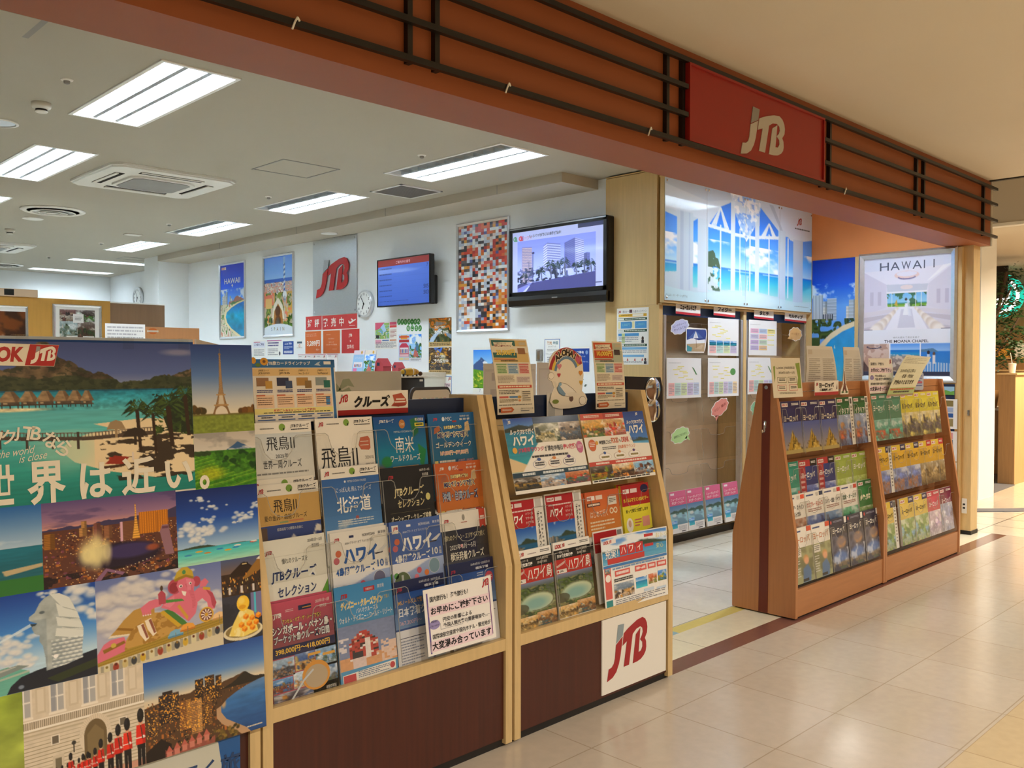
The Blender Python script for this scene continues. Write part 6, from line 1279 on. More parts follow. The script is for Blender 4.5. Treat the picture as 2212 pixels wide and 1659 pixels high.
# abstract colour block poster
rs = np.random.RandomState(4); A = np.zeros((36, 17, 3))
pals = {'r': ['d8482e', 'e06a3a', 'd9503c', 'b8382c'], 'o': ['e07a28', 'd98a3a', 'c8702c', 'e0a040'], 'w': ['eef1f4', 'd8e0ec', 'e8d8d4', 'c2ccdc', 'f4f4f2'], 'd': ['2a2a30', '3c3c48', '4f4a4c', '34343a', '6a5a58'], 'b': ['a8b8dc', '5a5f9c', 'c8d4e8'], 't': ['c89a78', 'd8a88a', '9a6a4c']}
for j in range(36):
    for i in range(17):
        u, v = i/16, j/35
        wts = {'r': .25+1.2*(u > .7)*(v < .4)+.8*(v < .1)+.5*(abs(v-.28) < .06), 'o': .15+1.6*(u > .62)*(v > .68)+.5*(u < .2)*(.38 < v < .75), 'w': .5+1.0*(v < .22)*(v > .04)+1.5*(v > .7)*(u < .4)+.9*(.4 < v < .62)*(u > .15), 'd': .35+1.4*(u < .18)*(.12 < v < .38)+.9*(.36 < v < .5)*(.2 < u < .6)+1.0*(v > .72)*(.3 < u < .65), 'b': .25, 't': .22}
        k = list(wts); pr = np.array([wts[q] for q in k]); c = rs.choice(len(k), p=pr/pr.sum()); A[j, i] = rgb(pals[k[c]][rs.randint(len(pals[k[c]]))])
S = Sheet(.67, .982, 'f0f0f0'); S.cells(0, 0, 1, 1, A, 1)
frame_at('framed_poster', MW(XW-.001, 6.436, 2.752), .722, 1.034, .028, .022, 'tall framed poster of coarse orange, white and black colour blocks', 'framed poster', (XW-.01, 6.07, 1.718), S=S)
# televisions
def tv(name, x, yL, yR, zT, zB, dp, bz, bot, label, S, spk):
    t = thing(name, label, 'television', (x, (yL+yR)/2, zB)); w, h = yL-yR, zT-zB
    b = B(); b.bevbox(x, yR, zB, x+dp, yL, zT, .008); b.obj('housing', 'black_plastic', t)
    b = B(); b.bevbox(x-.012, yR, zB+bot, x, yR+bz, zT, .003); b.bevbox(x-.012, yL-bz, zB+bot, x, yL, zT, .003); b.bevbox(x-.012, yR, zT-bz, x, yL, zT, .003); b.bevbox(x-.012, yR, zB+bot, x, yL, zB+bot+bz, .003)
    b.obj('bezel', 'black_plastic', t)
    if spk:
        b = B(); b.prism([(x-.012, zB+bot), (x-.02, zB+bot*.6), (x-.012, zB+.004), (x+.03, zB), (x+.03, zB+bot)], 'y', yR, yL); b.obj('speaker_bar', 'black_plastic', t)
        B().box(x-.0215, (yL+yR)/2-.03, zB+bot*.62, x-.018, (yL+yR)/2+.03, zB+bot*.72).obj('badge', 'steel', t)
        B().box(x-.013, yR+.01, zT-.016, x-.0115, yL-.01, zT-.006).obj('trim_strip', 'steel', t)
    S.place('screen', (x-.0035, yL-bz, zT-bz), (0, -1, 0), mat=SCREEN, parent=t)
    b = B(); b.box(x+dp, (yL+yR)/2-.2, zB+h*.3, x+dp+.03, (yL+yR)/2+.2, zB+h*.75); b.box(x+dp+.03, (yL+yR)/2-.06, zB+h*.4, XW-.001, (yL+yR)/2+.06, zB+h*.65); b.obj('wall_mount', 'black_bar', t)
    return t
w, h = .836, .462
S = Sheet(w, h, '3d5aa8'); S.gr(0, 0, 1, 1, '4565b8', '34509c', 1); S.r(0, 0, 1, .14, '7a2a2c', 2); S.t('ご案内中の番号', .5, .045, .06, 'c9a8b4', 4, al='c', w=.28)
for i in range(6): S.r(0, .26+.12*i, 1, .262+.12*i, '2f4890', 2); S.lines(.03, .18+.12*i, .28, .21+.12*i, 1, '2a3f7a', 3, .2, .9)
S.t('7', .955, .165, .075, '1a2340', 4, al='c'); S.t('505', .98, .60, .085, '1a2340', 4, al='r', bold=.01); S.t('503', .98, .725, .085, '1a2340', 4, al='r', bold=.01); S.lines(.03, .9, .6, .93, 1, '2a3f7a', 3)
tv('television', 5.45, 7.511, 6.655, 2.487, 2.003, .055, .012, .0, 'thin blue screened television listing queue numbers beside the clock', S, False)
B().bevbox(5.50, 6.70, 2.01, 5.58, 6.79, 2.29, .008).obj('side_box', 'black_plastic', bpy.data.objects['television'])
def pic_street():
    p = Pic(190, 120); V, U = p.V, p.U
    p.grad([(0, '7c88d0'), (.6, 'a9b4e6')]); p.R(0, 0, 1, .12, '8f9ad8', .5)
    def tower(x0, x1, t, b, c1, c2, st, sl=.0, xm=None):
        xm = xm or (x0+x1)/2
        q = p.poly([(x0, t+sl), (xm, t), (x1, t+sl), (x1, b), (x0, b)]); p.put(q, c1); p.put(q & (U > xm), c2); k = V-np.where(U < xm, sl*(xm-U)/(xm-x0), sl*(U-xm)/(x1-xm))
        p.put(q & (np.mod(k, st) < st*.42), '5a6090', .75)
    tower(.06, .20, .12, .8, 'a8a0b4', 'b4a8b0', .03, .02, .07); tower(.35, .57, .09, .62, 'c4cae8', 'aab2da', .045, .05, .40); tower(.62, .86, .06, .6, '6a70a0', 'b4bade', .035, .07, .75); tower(.86, .93, .35, .6, '5a5f88', '6a70a0', .03, .01)
    p.put(V > .82-.14*(U-.1), '4a4c74'); p.P([(0, .9), (.2, .80), (.1, .96), (0, 1)], '7a80b4'); p.P([(.05, 1), (.16, .86), (.17, .86), (.1, 1)], 'c0c4e8'); p.specks((V > .52) & (V < .82-.14*(U-.1)), 34, 30, .45, ['33384a', '23283a', '4a5068', '6a7098'], 2)
    p.R(.60, .60, .72, .70, 'b0b6dc'); p.R(.64, .64, .66, .76, '50587c')
    for x, y, r, hh in ((.44, .50, .085, .26), (.56, .50, .06, .22), (.62, .48, .075, .26), (.32, .62, .07, .16), (.76, .56, .06, .18), (.86, .54, .075, .18), (.94, .55, .07, .16), (.52, .55, .06, .2), (.1, .66, .05, .12)): palm(p, x, y, r, hh, '2c3a38', '5a5f70', 12, 1.5, int(x*97))
    p.R(.208, .25, .214, .84, '2c3050'); p.El(.215, .25, .018, .02, '2c3050'); p.R(.155, .4, .16, .8, '4a4f70'); p.R(.13, .41, .19, .415, '4a4f70')
    return p.a
w, h = 1.02, .57
S = Sheet(w, h, '8a93cc'); S.gr(0, 0, 1, 1, 'a8b2e0', 'a4aedc', 1); S.img(.06, .14, .925, .93, pic_street(), 2); S.r(.74, .0, 1, .06, '33395c', 3); S.t('もっとハワイを好きになる情報を発信中！', .20, .055, .05, '1a1c3a', 5, w=.36, bold=.02)
for i, (ch, cc) in enumerate(zip('OLIOLI', ('5a8a6a', '4f8a78', 'b85a50', 'c04a60', 'b0506a', '7a5aa0'))):
    if i in (0, 1, 3, 4, 5): S.t(ch, .01+.022*i, .06, .075, cc, 5, bold=.05)
S.t('ハワイ', .135, .075, .05, 'b05a78', 5); S.lines(.92, .84, .99, .88, 1, '4a4f7a', 4)
tv('television', 5.46, 5.575, 4.475, 2.597, 1.917, .085, .038, .088, 'large black television showing palm trees and hotel towers in bluish tone', S, True)
tk = thing('wall_thermometer', 'tiny round metal peg on the wall below the clock', 'peg', (XW, 8.045, 1.93))
B().lathe([(.016, 0), (.016, -.012), (.005, -.014)], (XW, 8.045, 1.945), 'x', 16).obj('peg', 'steel', tk)
# booklets and leaflets standing on the wall cabinet
for i, (y, c, lb) in enumerate(((9.02, 'e6dfe4', 'white booklet at the far end of the cabinet row'), (8.83, 'e6dfe4', 'white booklet second from the far end of the cabinet row'), (8.63, 'e8e2e2', 'white booklet with a brown handbag picture on the cabinet'), (8.40, 'e8e2e2', 'thin white booklet behind the card poster edge on the cabinet'))):
    S = Sheet(.20, .19, 'eae6e4', .012); S.r(0, 0, 1, .03, 'c86a8a'); S.lines(.1, .1, .4, .16, 1, '7a7a80'); S.logo(.9, .08, .14, al='r')
    if i == 2: S.p([(.25, .55), (.75, .55), (.85, 1), (.15, 1)], '8a6a4a', 2); S.ln([(.38, .55), (.42, .35), (.58, .35), (.62, .55)], .006, '7a5c40', 2); S.el(.2, .7, .08, .1, 'd8b8a0', 2)
    tag(S.place('booklet', (5.42-.002*i, y, 1.53), (0, -1, 0)), lb, 'booklet')
for i, (y, a, lb) in enumerate(((7.80, 0, 'pale blue park leaflet in front of the wall on the cabinet'), (7.60, 1, 'blue and green park leaflet with landscape on the cabinet'))):
    S = Sheet(.19, .225, 'e8ecf0', .01); S.r(0, 0, 1, .2, 'e2d2dc' if a == 0 else 'e8ddd2'); S.el(.75, .1, .08, .07, 'd9a53c', 2)
    if a: S.img(0, .2, 1, 1, pic_park(5), 1); S.t('ジブリパーク', .5, .3, .12, 'e9f4fb', 4, w=.7, al='c', shear=.1)
    else: S.r(0, .2, 1, 1, '9cc4ea'); S.t('ジブリパーク', .5, .3, .11, 'f2e6ea', 4, w=.7, al='c', shear=.1); S.r(.1, .55, .9, .8, 'f0e4ea', 2); S.r(.1, .84, .45, 1, 'e07aa8', 2)
    if not a:
        for k in range(5): S.r(.17+.13*k, .65, .24+.13*k, .78, ('b84a38', '2f4f9c', '3f6a3c', '2f4f9c', '6a3c7c')[k], 3)
    tag(S.place('leaflet', (5.36, y, 1.563), (0, -1, 0), (.16, 0, .987)), lb, 'leaflet')
# frames on the ochre partition
p = Pic(60, 40, '3a2418'); p.clouds(np.ones_like(p.U), 3, 3, .4, '7a4a28', 2, .8); p.clouds(p.V > .6, 6, 6, .6, 'd8c8b8', 4, .7)
S = Sheet(.38, .36, '3a2418'); S.img(0, .1, 1, 1, p.a, 1); S.r(0, 0, 1, .1, 'e8e6e2', 2)
frame_at('framed_picture', MF(2.16, 8.998, 1.952), .42, .40, .02, .02, 'silver framed dark brown picture on the ochre partition', 'framed picture', (2.37, 8.99, 1.552), S=S)
S = Sheet(.40, .33, 'eceae4')
for k, (x0, y0, x1, y1, cols) in enumerate(((.10, .08, .46, .42, ['5a3a34', 'c8c2b4', '33302e', '8a7a68']), (.46, .08, .90, .42, ['3a2f2a', '4a6a38', '6a4038', 'c8ccc4']), (.10, .42, .50, .9, ['8a9a98', '5f6a58', '33402c', 'b8b4a8']), (.5, .42, .9, .9, ['4a3a30', '2f3f28', '8a8478', '6a5040']))): S.img(x0, y0, x1, y1, rnd_photo(34, 26, 20+k, cols), 1)
S.r(.40, .2, .64, .46, 'eeece8', 3); S.lines(.44, .28, .6, .4, 3, '8a8a8a', 4); S.r(.25, .84, .5, .92, 'e6e2da', 3); S.r(.62, .84, .88, .92, 'e6e2da', 3)
frame_at('framed_picture', MF(2.79, 8.998, 1.985), .445, .375, .024, .022, 'silver framed photo collage with a white caption square on the ochre partition', 'framed picture', (3.01, 8.99, 1.61), S=S)

# ================================================================== mural of the white chapel (four acrylic panes)
def pic_chapel():
    p = Pic(290, 150, 'cfdce6'); V, U = p.V, p.U
    p.grad([(0, 'b9c4d0'), (.12, 'c9d6e2'), (.5, 'dbe7ee'), (1, 'c8dce4')]); p.put((U < .25) & (V > .25), 'c3d2dc', .6)
    p.P([(0, .05), (.25, .12), (.40, .06), (.25, .33), (.18, .28), (0, .24)], 'd5dfe8'); p.P([(.595, .05), (.77, .29), (.8, .27), (1, .22), (1, 0), (.6, 0)], 'cfdae6'); p.P([(.66, .02), (.76, .28), (.775, .27), (.69, .02)], 'b4c2d2')
    sky = [(.25, '3f86dc'), (.5, '62acea'), (.66, 'bfe2f2')]; seac = [(.672, '2a6fc0'), (.69, '2f93c8'), (.78, '5fc4d2'), (.9, 'b0dcdc')]
    def win(pts, dark=0):
        m = p.poly(pts); p.grad(sky, m & (V < .672)); p.clouds(m & (V > .44) & (V < .67), 7, 7, .55, 'f4f8fa', dark+3); p.grad(seac, m & (V >= .672)); p.put(m & (np.abs(V-.688) < .004) & (p.n(30, 3, 2, 1) > .5), 'eef6f8')
    win([(0, .28), (.067, .305), (.064, .755), (0, .767)]); win([(.162, .315), (.188, .285), (.187, .87), (.16, .875)])
    win([(.252, .325), (.33, .14), (.394, .085), (.394, .86), (.252, .885)]); win([(.422, .17), (.56, .15), (.56, .857), (.424, .857)]); win([(.592, .06), (.73, .25), (.732, .88), (.586, .865)])
    win([(.783, .29), (.805, .29), (.822, .315), (.845, .32), (.846, .935), (.785, .945)]); win([(.923, .305), (1, .275), (1, .92), (.923, .91)])
    W = 'e6eef4'
    def bar(x0, y0, x1, y1, wd=.008):
        d = math.hypot(x1-x0, (y1-y0)*.4)+1e-6; nx, ny = -(y1-y0)*.4/d*wd, (x1-x0)/d*wd*2.5
        p.P([(x0-nx, y0-ny), (x1-nx, y1-ny), (x1+nx, y1+ny), (x0+nx, y0+ny)], W)
    p.R(.394, .07, .422, .87, 'dbe6ee'); p.R(.56, .12, .588, .87, 'd3e0ea'); p.R(.728, .24, .785, .94, 'c9d8e4'); p.R(.846, .3, .923, .95, 'c2d2e0'); p.R(.188, .28, .252, .9, 'd0dde6'); p.R(.07, .25, .16, .9, 'c6d4de'); p.R(.085, .25, .105, .9, 'b4c4d4'); p.R(.135, .25, .142, .9, 'b4c4d4')
    for a in ((.252, .325, .394, .345), (.422, .36, .56, .36), (.588, .345, .73, .315)): bar(*a, .006)
    for x in (.328, .455, .525, .66, .805): bar(x, .3, x, .88, .004)
    for x0, xa, xb in ((.328, .255, .393), (.66, .594, .728)):
        for k in range(3):
            t = k/3*.5+.2; bar(x0, .15+.05*(x0 > .5), xa+(x0-xa)*t, .33, .004); bar(x0, .15+.05*(x0 > .5), xb+(x0-xb)*t, .33, .004)
    f = p.poly([(.39, 0), (.60, 0), (.595, .12), (.55, .28), (.50, .41), (.46, .31), (.42, .16)]); p.put(f, 'dfeaf4', .65); p.put(f & (p.n(40, 22, 3, 2) > .53), '7fa8e0', .7); p.put(f & (p.n(50, 26, 3, 5) > .56), 'ffffff', .8)
    pl = p.poly([(.252, .55), (.30, .52), (.325, .66), (.34, .80), (.325, .885), (.252, .88)]); p.put(pl & (p.n(30, 14, 3, 2) > .47), '3f5a44', .9); p.put(pl & (V > .68) & (p.n(40, 20, 3, 4) > .48), 'dfe9ee', .9)
    p.put(V > .88+.03*np.sin(U*9), 'c9e2e8', .85); p.El(.5, .93, .25, .06, 'd6ebf0', .8, .3); p.P([(.455, .71), (.515, .71), (.505, .90), (.465, .90)], 'bcdcea', .6); bar(.46, .71, .468, .9, .002); bar(.514, .71, .504, .9, .002)
    return p.a
t = thing('chapel_mural', 'wide bright mural of a white seaside chapel in four acrylic panes', 'mural', (6.70, 3.99, 1.895))
CH = pic_chapel(); xs = (5.54, 6.106, 6.692, 7.265, 7.866)
for i in range(4):
    a, c = xs[i]+.002, xs[i+1]-.002; w = c-a
    S = Sheet(w, .925, 'dfe6ea', .006); nx = CH.shape[1]-1; k0, k1 = int((a-5.54)/2.326*nx), int((c-5.54)/2.326*nx)+1
    S.img(0, 0, 1, 1, CH[:, k0:k1+1], 1)
    if i == 3: S.logo(.52, .075, .085, 'a3242c', 'b8c0c8', 3); S.lines(.45, .18, .93, .195, 1, '55606c', 3, .2, .9); S.lines(.45, .95, .9, .965, 1, '9fb8c0', 3)
    if i == 0: S.t('ジュエル・バイ・ザ・シー(グアム)', .02, .945, .025, '5f6f78', 3, w=.5)
    S.place('pane', (a, 3.985, 2.833), mat=GLASSY, parent=t)
    for x in (a+.02, c-.02):
        for z in (2.81, 1.93): B().lathe([(.009, 0), (.009, -.004), (.003, -.007)], (x, 3.984, z), 'y', 12).obj('screw', 'chrome', t)
B().box(5.542, 3.994, 1.89, 7.864, 4.032, 2.842).obj('light_box', 'maple', t)  # plain maple backing behind the panes, unlit
# ------------------------------------------------------------------ posters on the flank wall
def pic_wai():
    p = Pic(80, 210); V, U = p.V, p.U
    p.grad([(0, '0f2f8c'), (.18, '2456b8'), (.33, '6f9fd8')]); p.clouds((V > .17) & (V < .33), 4, 16, .55, 'f0f4f8', 2, .9)
    p.towers(.0, 1.0, .42, .06, .14, 9, ['d9dfe6', 'c2ccd6', 'e6e6e2'], 4, .006); p.R(.02, .25, .27, .43, 'd4dce4'); p.put((U > .02) & (U < .27) & (V > .25) & (V < .43) & (np.mod(U, .035) < .014), '7f8c9c'); p.R(.36, .275, .58, .43, 'c2ccd8'); p.put((U > .36) & (U < .58) & (V > .275) & (V < .43) & (np.mod(V, .008) < .004), '8c98a8'); p.R(.27, .385, .5, .43, '3a4250'); p.put((U > .27) & (U < .5) & (V > .385) & (V < .43) & (np.mod(U, .05) < .02), 'd8dce2')
    g = (V > .42) & (V < .56); p.specks(g, 22, 50, .25, ['33482c', '4a5f38', '263a22', '5f6f44'], 2); p.put((V > .55) & (U < .2), '3a4f30')
    p.P([(1, .44), (.75, .465), (.45, .52), (.25, .58), (.12, .63), (.0, .64), (0, .72), (.3, .68), (1, .52)], 'ddd2b8'); sea = p.poly([(1, .475), (.72, .51), (.45, .565), (.3, .62), (.1, .69), (0, .74), (0, 1), (1, 1)]); p.grad([(.47, '2f84b8'), (.7, '3a98c2'), (.9, '66b8cc')], sea); p.tex(sea, .08, 8, 20, 1); p.put((sea) & (V > .88) & (U < .7), '9cc8c8', .5); p.P([(.53, .625), (.545, .60), (.56, .63)], 'f4f4f0')
    return p.a
t = thing('poster', 'tall unframed poster of hotel towers and beach on the flank wall', 'poster', (7.87, 3.77, 1.08))
S = Sheet(.41, 1.31, 'f0efe8', .002); S.img(0, 0, 1, 1, pic_wai(), 1); S.place('print', (7.8655, 3.978, 2.39), (0, -1, 0), mat=GLOSSY, parent=t)
def pic_wed():
    p = Pic(150, 200, 'e6e2ea'); V, U = p.V, p.U
    p.grad([(0, 'dfe2ee'), (.3, 'e4e0ea'), (.64, 'd8d4dc')]); p.P([(0, .12), (.27, .24), (.27, .44), (0, .5)], 'd9d4e0'); p.P([(1, .1), (.74, .25), (.74, .44), (1, .5)], 'dcd8e2'); p.P([(.27, .24), (.74, .25), (.72, .31), (.28, .31)], 'cfd0da'); p.P([(0, .12), (1, .1), (.74, .25), (.27, .24)], 'e9e6ee'); p.P([(.9, .1), (1, .09), (.75, .22), (.72, .23)], 'f4f2f6')
    for x in (.08, .17, .83, .92): p.R(x, .30, x+.04, .42, 'c8c2d0')
    p.put(p.ell(.5, .165, .14, .035) & ~p.ell(.5, .155, .115, .022), 'e8d4d2'); p.put(p.ell(.5, .185, .10, .02) & ~p.ell(.5, .177, .09, .017), '8f88a8'); p.El(.5, .27, .07, .02, 'e8dcdc')
    w = p.poly([(.275, .32), (.725, .315), (.722, .44), (.285, .435)]); p.grad([(.31, '7fb4dc'), (.40, 'a8d0e2'), (.405, '4f8fae'), (.415, '6f9a48'), (.44, 'a8c470')], w); p.put(w & (p.n(14, 20, 3, 2) > .58), '3f5f3c', .8)
    for x in (.33, .60, .66): p.R(x, .315, x+.006, .44, 'eef0f2')
    p.R(.27, .305, .73, .32, 'eeecf0'); p.P([(.40, .44), (.60, .44), (.74, .64), (.26, .64)], 'ecebf2'); p.P([(.44, .46), (.56, .46), (.6, .62), (.4, .62)], 'c9c8d6', .6)
    for k in range(4):
        y = .45+.045*k; p.P([(0, y+.03), (.40-.05*k, y), (.40-.05*k, y+.02), (0, y+.075)], 'c9c2ca' if k % 2 else 'dcd6dc'); p.P([(1, y+.03), (.60+.05*k, y), (.60+.05*k, y+.02), (1, y+.075)], 'c9c2ca' if k % 2 else 'dcd6dc')
    for s in (-1, 1):
        for k in range(14): p.El(.5+s*(.1+.02*k), .45+.015*k, .012+.004*k, .012+.003*k, ('e6dcd4', 'f2ece8', 'd4c8c0')[k % 3], .9, .4)
    p.P([(.485, .41), (.515, .41), (.54, .51), (.46, .51)], 'f0f0f4'); p.P([(.5, .375), (.53, .38), (.56, .52), (.52, .52)], 'e6e8f0', .7); p.El(.495, .375, .014, .012, '3a3438'); p.P([(.36, .42), (.39, .37), (.40, .43)], 'c8a860')
    p.put(V > .635, 'e9eaf0'); p.put((V > .63) & (V < .636) & ((U < .11) | (U > .88)), '44405a')
    p.grad([(.755, 'd8c8c4'), (1, 'c2a894')], (V > .757) & (U < .305)); p.put((V > .757) & (U < .305) & (p.n(12, 20, 3, 3) > .55), 'a88a7c', .7); p.put(p.ell(.13, .785, .09, .015) & ~p.ell(.13, .782, .075, .01), '4a4458'); p.P([(.0, .9), (.1, 1), (0, 1)], '5a4a48')
    m2 = (V > .757) & (U > .322) & (U < .655); p.grad([(.757, '5f96d8'), (.81, 'a8c8ea'), (.815, '1f6fb4'), (.85, '3f94c0'), (.87, '9a9290'), (1, '7a6a60')], m2); p.put(m2 & (V > .85) & (p.n(30, 40, 3, 3) > .5), 'd8cdc2', .8)
    m3 = (V > .757) & (U > .667); p.grad([(.757, '6f98d0'), (.82, '9cbce0'), (.83, '3f7ab8'), (1, '4f8ac0')], m3); p.put(m3 & p.ridge([(.667, .81), (.8, .80), (.86, .83), (1, .83)]) & (V < .83), '5f7f9c'); p.put(m3 & (V > .91+.06*(U-.667)) & (np.mod(U*34, 1) < .5), 'd8dce2', .8); p.El(.75, .835, .016, .016, '33282a'); p.R(.735, .85, .765, .93, 'c2cad6'); p.El(.81, .845, .015, .014, '5a4438'); p.R(.795, .858, .825, .93, 'e8e2e0')
    return p.a
S = Sheet(.755, 1.04, 'eef0f4'); S.img(0, 0, 1, .965, pic_wed(), 1); S.r(0, .965, 1, 1, '3a3f58', 1)
for i, ch in enumerate('HAWAII'): S.t(ch, .19+.125*i-(.02 if i == 5 else 0), .045, .068, '5a6078', 4, w=.105 if ch in 'HAW' else .012, al='l')
S.t('世代を超えて幸せを紡ぐ', .5, .672, .016, '8a8a98', 4, w=.3, al='c'); S.t('THE MOANA CHAPEL', .5, .70, .024, '33334a', 4, w=.5, al='c', bold=.012)
frame_at('framed_poster', MW(7.869, 3.53, 2.408), .842, 1.140, .05, .03, 'wide silver framed wedding chapel poster on the flank wall', 'framed poster', (7.85, 3.11, 1.265), S=S, printmat=GLOSSY)
t = thing('leaflet_board', 'dark blue leaflet board under the framed wedding chapel poster', 'leaflet board', (7.86, 2.95, .35))
B().box(7.855, 2.70, .35, 7.869, 3.3, 1.255).obj('board', 'navy_board', t)
for z, lb, cs in ((1.13, 'white leaflet with gold and sea photos below the wedding poster frame', ('8a7a4a', 'a8b8d8', '2f5a9c', '9a8a5c')), (.86, 'pink topped leaflet with small landscape photos low on the blue board', ('e0a0a8', '6a7a88', '8ab0b8', '7a98b8')), (.60, 'pale leaflet lowest on the blue board', ('d8dce0', '5a6a78', '8a98a8', 'c8ccd0'))):
    S = Sheet(.16, .25, 'eceae6', .003); S.r(.25, .05, .8, .25, cs[0]); S.r(.25, .28, .8, .45, cs[1]); S.r(.25, .48, .8, .62, cs[2]); S.r(.25, .66, .8, .92, cs[3])
    tag(S.place('leaflet', (7.85, 2.835, z), (0, -1, 0)), lb, 'leaflet')
S = Sheet(.10, .07, '9ac4e0', .002); S.p([(0, .7), (.3, .4), (.7, .6), (1, .5), (1, 1), (0, 1)], '6aa44c'); tag(S.place('sticker', (7.848, 2.80, 1.235), (0, -1, 0)), 'small blue and green sticker on the leaflet board edge', 'sticker')
# card campaign poster on the maple corner
def d_card(S):
    S.logo(.05, .04, .05, l=3); S.t('旅カード', .19, .04, .045, '55555f', 4); S.t('入会キャンペーン', .52, .04, .045, '55555f', 4, w=.42); S.r(.40, .03, .49, .085, '6a4048', 3); S.r(.06, .105, .94, .155, 'e6b83c', 2); S.r(.5, .11, .84, .15, 'f3efe2', 3); S.lines(.14, .118, .48, .145, 1, '5a4a20', 4)
    for y in (.175, .38, .635): S.r(.05, y, .95, y+.042, '1f4f38', 2); S.r(.055, y+.005, .24, y+.037, 'e8ede8', 3); S.lines(.27, y+.012, .9, y+.03, 1, 'd8e4da', 4, .2, .9)
    S.p([(.13, .24), (.46, .24), (.53, .30), (.46, .36), (.13, .36)], '4f9ad8', 2); S.r(.58, .24, .94, .36, '4f9ad8', 2); S.t('2,000円', .17, .27, .05, '8ad0d8', 4); S.t('2,000円', .62, .27, .05, '8ad0d8', 4); S.r(.05, .24, .11, .36, 'efe6b0', 2); S.r(.49, .24, .56, .36, 'efe6b0', 3)
    S.r(.05, .445, .70, .495, '4f9ad8', 2); S.r(.16, .445, .26, .62, 'c8d8a0', 3)
    for k in range(3): S.r(.05, .51+.04*k, .7, .513+.04*k, 'a8b4c0', 4)
    S.lines(.07, .52, .68, .61, 3, '8a92a0'); S.el(.82, .54, .035, .035, '4a3a34', 3); S.r(.78, .57, .86, .62, '3a3f4c', 3)
    S.r(.05, .69, .95, .735, '7ab4e0', 2); S.lines(.05, .75, .95, .80, 2, '9aa4b0'); S.r(.05, .825, .86, .865, '7ab4e0', 2)
    for x in (.15, .32, .55, .78): S.p([(x, .93), (x+.03, .88), (x+.06, .93)], 'c04a4a', 3)
    S.lines(.08, .94, .8, .975, 2, '8a92a0'); S.el(.9, .91, .03, .03, '4a3a34', 3); S.r(.86, .94, .94, .985, '3a3f4c', 3)
S = Sheet(.311, .443, 'f2f2ee'); d_card(S); tag(S.place('poster', (5.5385, 4.443, 1.860), (0, -1, 0)), 'white card campaign poster with blue boxes and green bars on the maple corner', 'poster')
# ================================================================== cruise rack brochures
BW, BH = .226, .316
def row_y(k): return 2.365+.037*k+.044
def put_b(S, x, zt, k, label, dy=0.0, cat='brochure', name='brochure', group=None):
    return tag(S.place(name, (x, row_y(k)+dy, zt), (1, 0, 0), UP8, mat=GLOSSY), label, cat, group)
def bro(bg='efe9dd', th=.006, w=BW, h=BH): return Sheet(w, h, bg, th)
def cruise_head(S, dark=False, red=True):
    c = 'f0ece4' if dark else '23232c'
    if red: S.logo(.05, .035, .055)
    S.lines(.19, .055, .40, .068, 1, '8a8680' if not dark else 'b8b8c0', 4, .1, .9)
    if not dark: S.el(.53, .052, .05, .036, '7ca23c', 3); S.r(.545, .06, .565, .085, '2a3a20', 4)
    S.t('JTBクルーズ', .66, .025, .042, c, 4, w=.30, bold=.03, shear=.12); S.lines(.67, .075, .95, .085, 1, c, 4, .1, .9)
G = {}
S = bro('e4e6e4'); S.r(0, 0, 1, .11, 'f0ebe0'); S.gr(0, .11, 1, .62, 'cfd6d8', 'e6e2d8', 1); cruise_head(S, red=False); S.t('飛鳥Ⅱ', .27, .14, .14, '1a1a20', 4, w=.44); S.t('2025年', .40, .315, .045, '33333a', 4); S.t('世界一周クルーズ', .20, .375, .085, '1f1f26', 4, w=.60); S.lines(.1, .50, .9, .52, 1, '8a8a88', 4, .2, .8)
p = Pic(50, 28); p.grad([(0, '7f9db8'), (.3, 'b4bcc4')]); p.put(p.ridge([(0, .42), (.2, .3), (.3, .2), (.5, .18), (.6, .3), (1, .45)], .04, 9, 1) & (p.V < .6), '4c4248'); p.put(p.V > .58, '2b3d66'); p.P([(.72, .1), (1, .05), (1, 1), (.75, 1)], '8f4f34'); S.img(0, .58, 1, 1, p.a, 1)
for i, s in enumerate(('飛鳥Ⅱ', '航く、', '最後の', '世界一周')): S.t(s, .88-.1*i, .62, .055*len(s), 'e8dcc8', 4, vert=True, w=.06)
put_b(S, 1.334, 1.236, 3, 'cruise brochure with pale sea cover and table mountain photo in the top row')
S = bro(); cruise_head(S); S.t('飛鳥Ⅱ', .06, .30, .23, '15151a', 4, w=.63); S.p([(.72, .30), (.76, .22), (.9, .21), (.93, .24), (.93, .34), (.90, .36), (.76, .35)], 'c8684a', 3); S.r(.75, .26, .90, .268, 'eadccc', 4); S.r(.75, .30, .90, .308, 'eadccc', 4); S.t('2024/10', .82, .42, .035, '9a958c', 4, w=.15); S.t('2025/03', .82, .50, .035, '9a958c', 4, w=.15); S.lines(.05, .56, .3, .62, 2, '9a958c', 4); S.gr(0, .64, 1, .9, '3f679c', '5a82ae', 1); S.r(0, .9, 1, 1, '2a4a7c')
put_b(S, 1.575, 1.240, 3, 'white cruise brochure with huge black kanji and small red ribbon ornament')
p = Pic(60, 80, '17607c'); p.grad([(0, '16477c'), (.4, '157a94'), (.8, '2a6a80')]); p.put(p.poly([(.7, .05), (.85, .02), (.85, .2), (.74, .25)]), '2f6a4a'); p.put(p.poly([(.82, .32), (.98, .4), (.9, .6), (.84, .55)]), '2a7a4a'); p.El(.2, .50, .1, .06, '2a7a4a'); p.El(.08, .68, .12, .14, 'b85a34', .8, .6); p.El(.1, .82, .14, .14, 'd8a05a', .6, .8); p.clouds(p.V > .72, 10, 10, .55, 'd86a4a', 2, .8); p.clouds(p.V > .76, 12, 12, .6, 'e8c04a', 5, .8); p.R(.72, .72, .745, .95, 'b8bab0'); p.R(.64, .745, .83, .765, 'b8bab0')
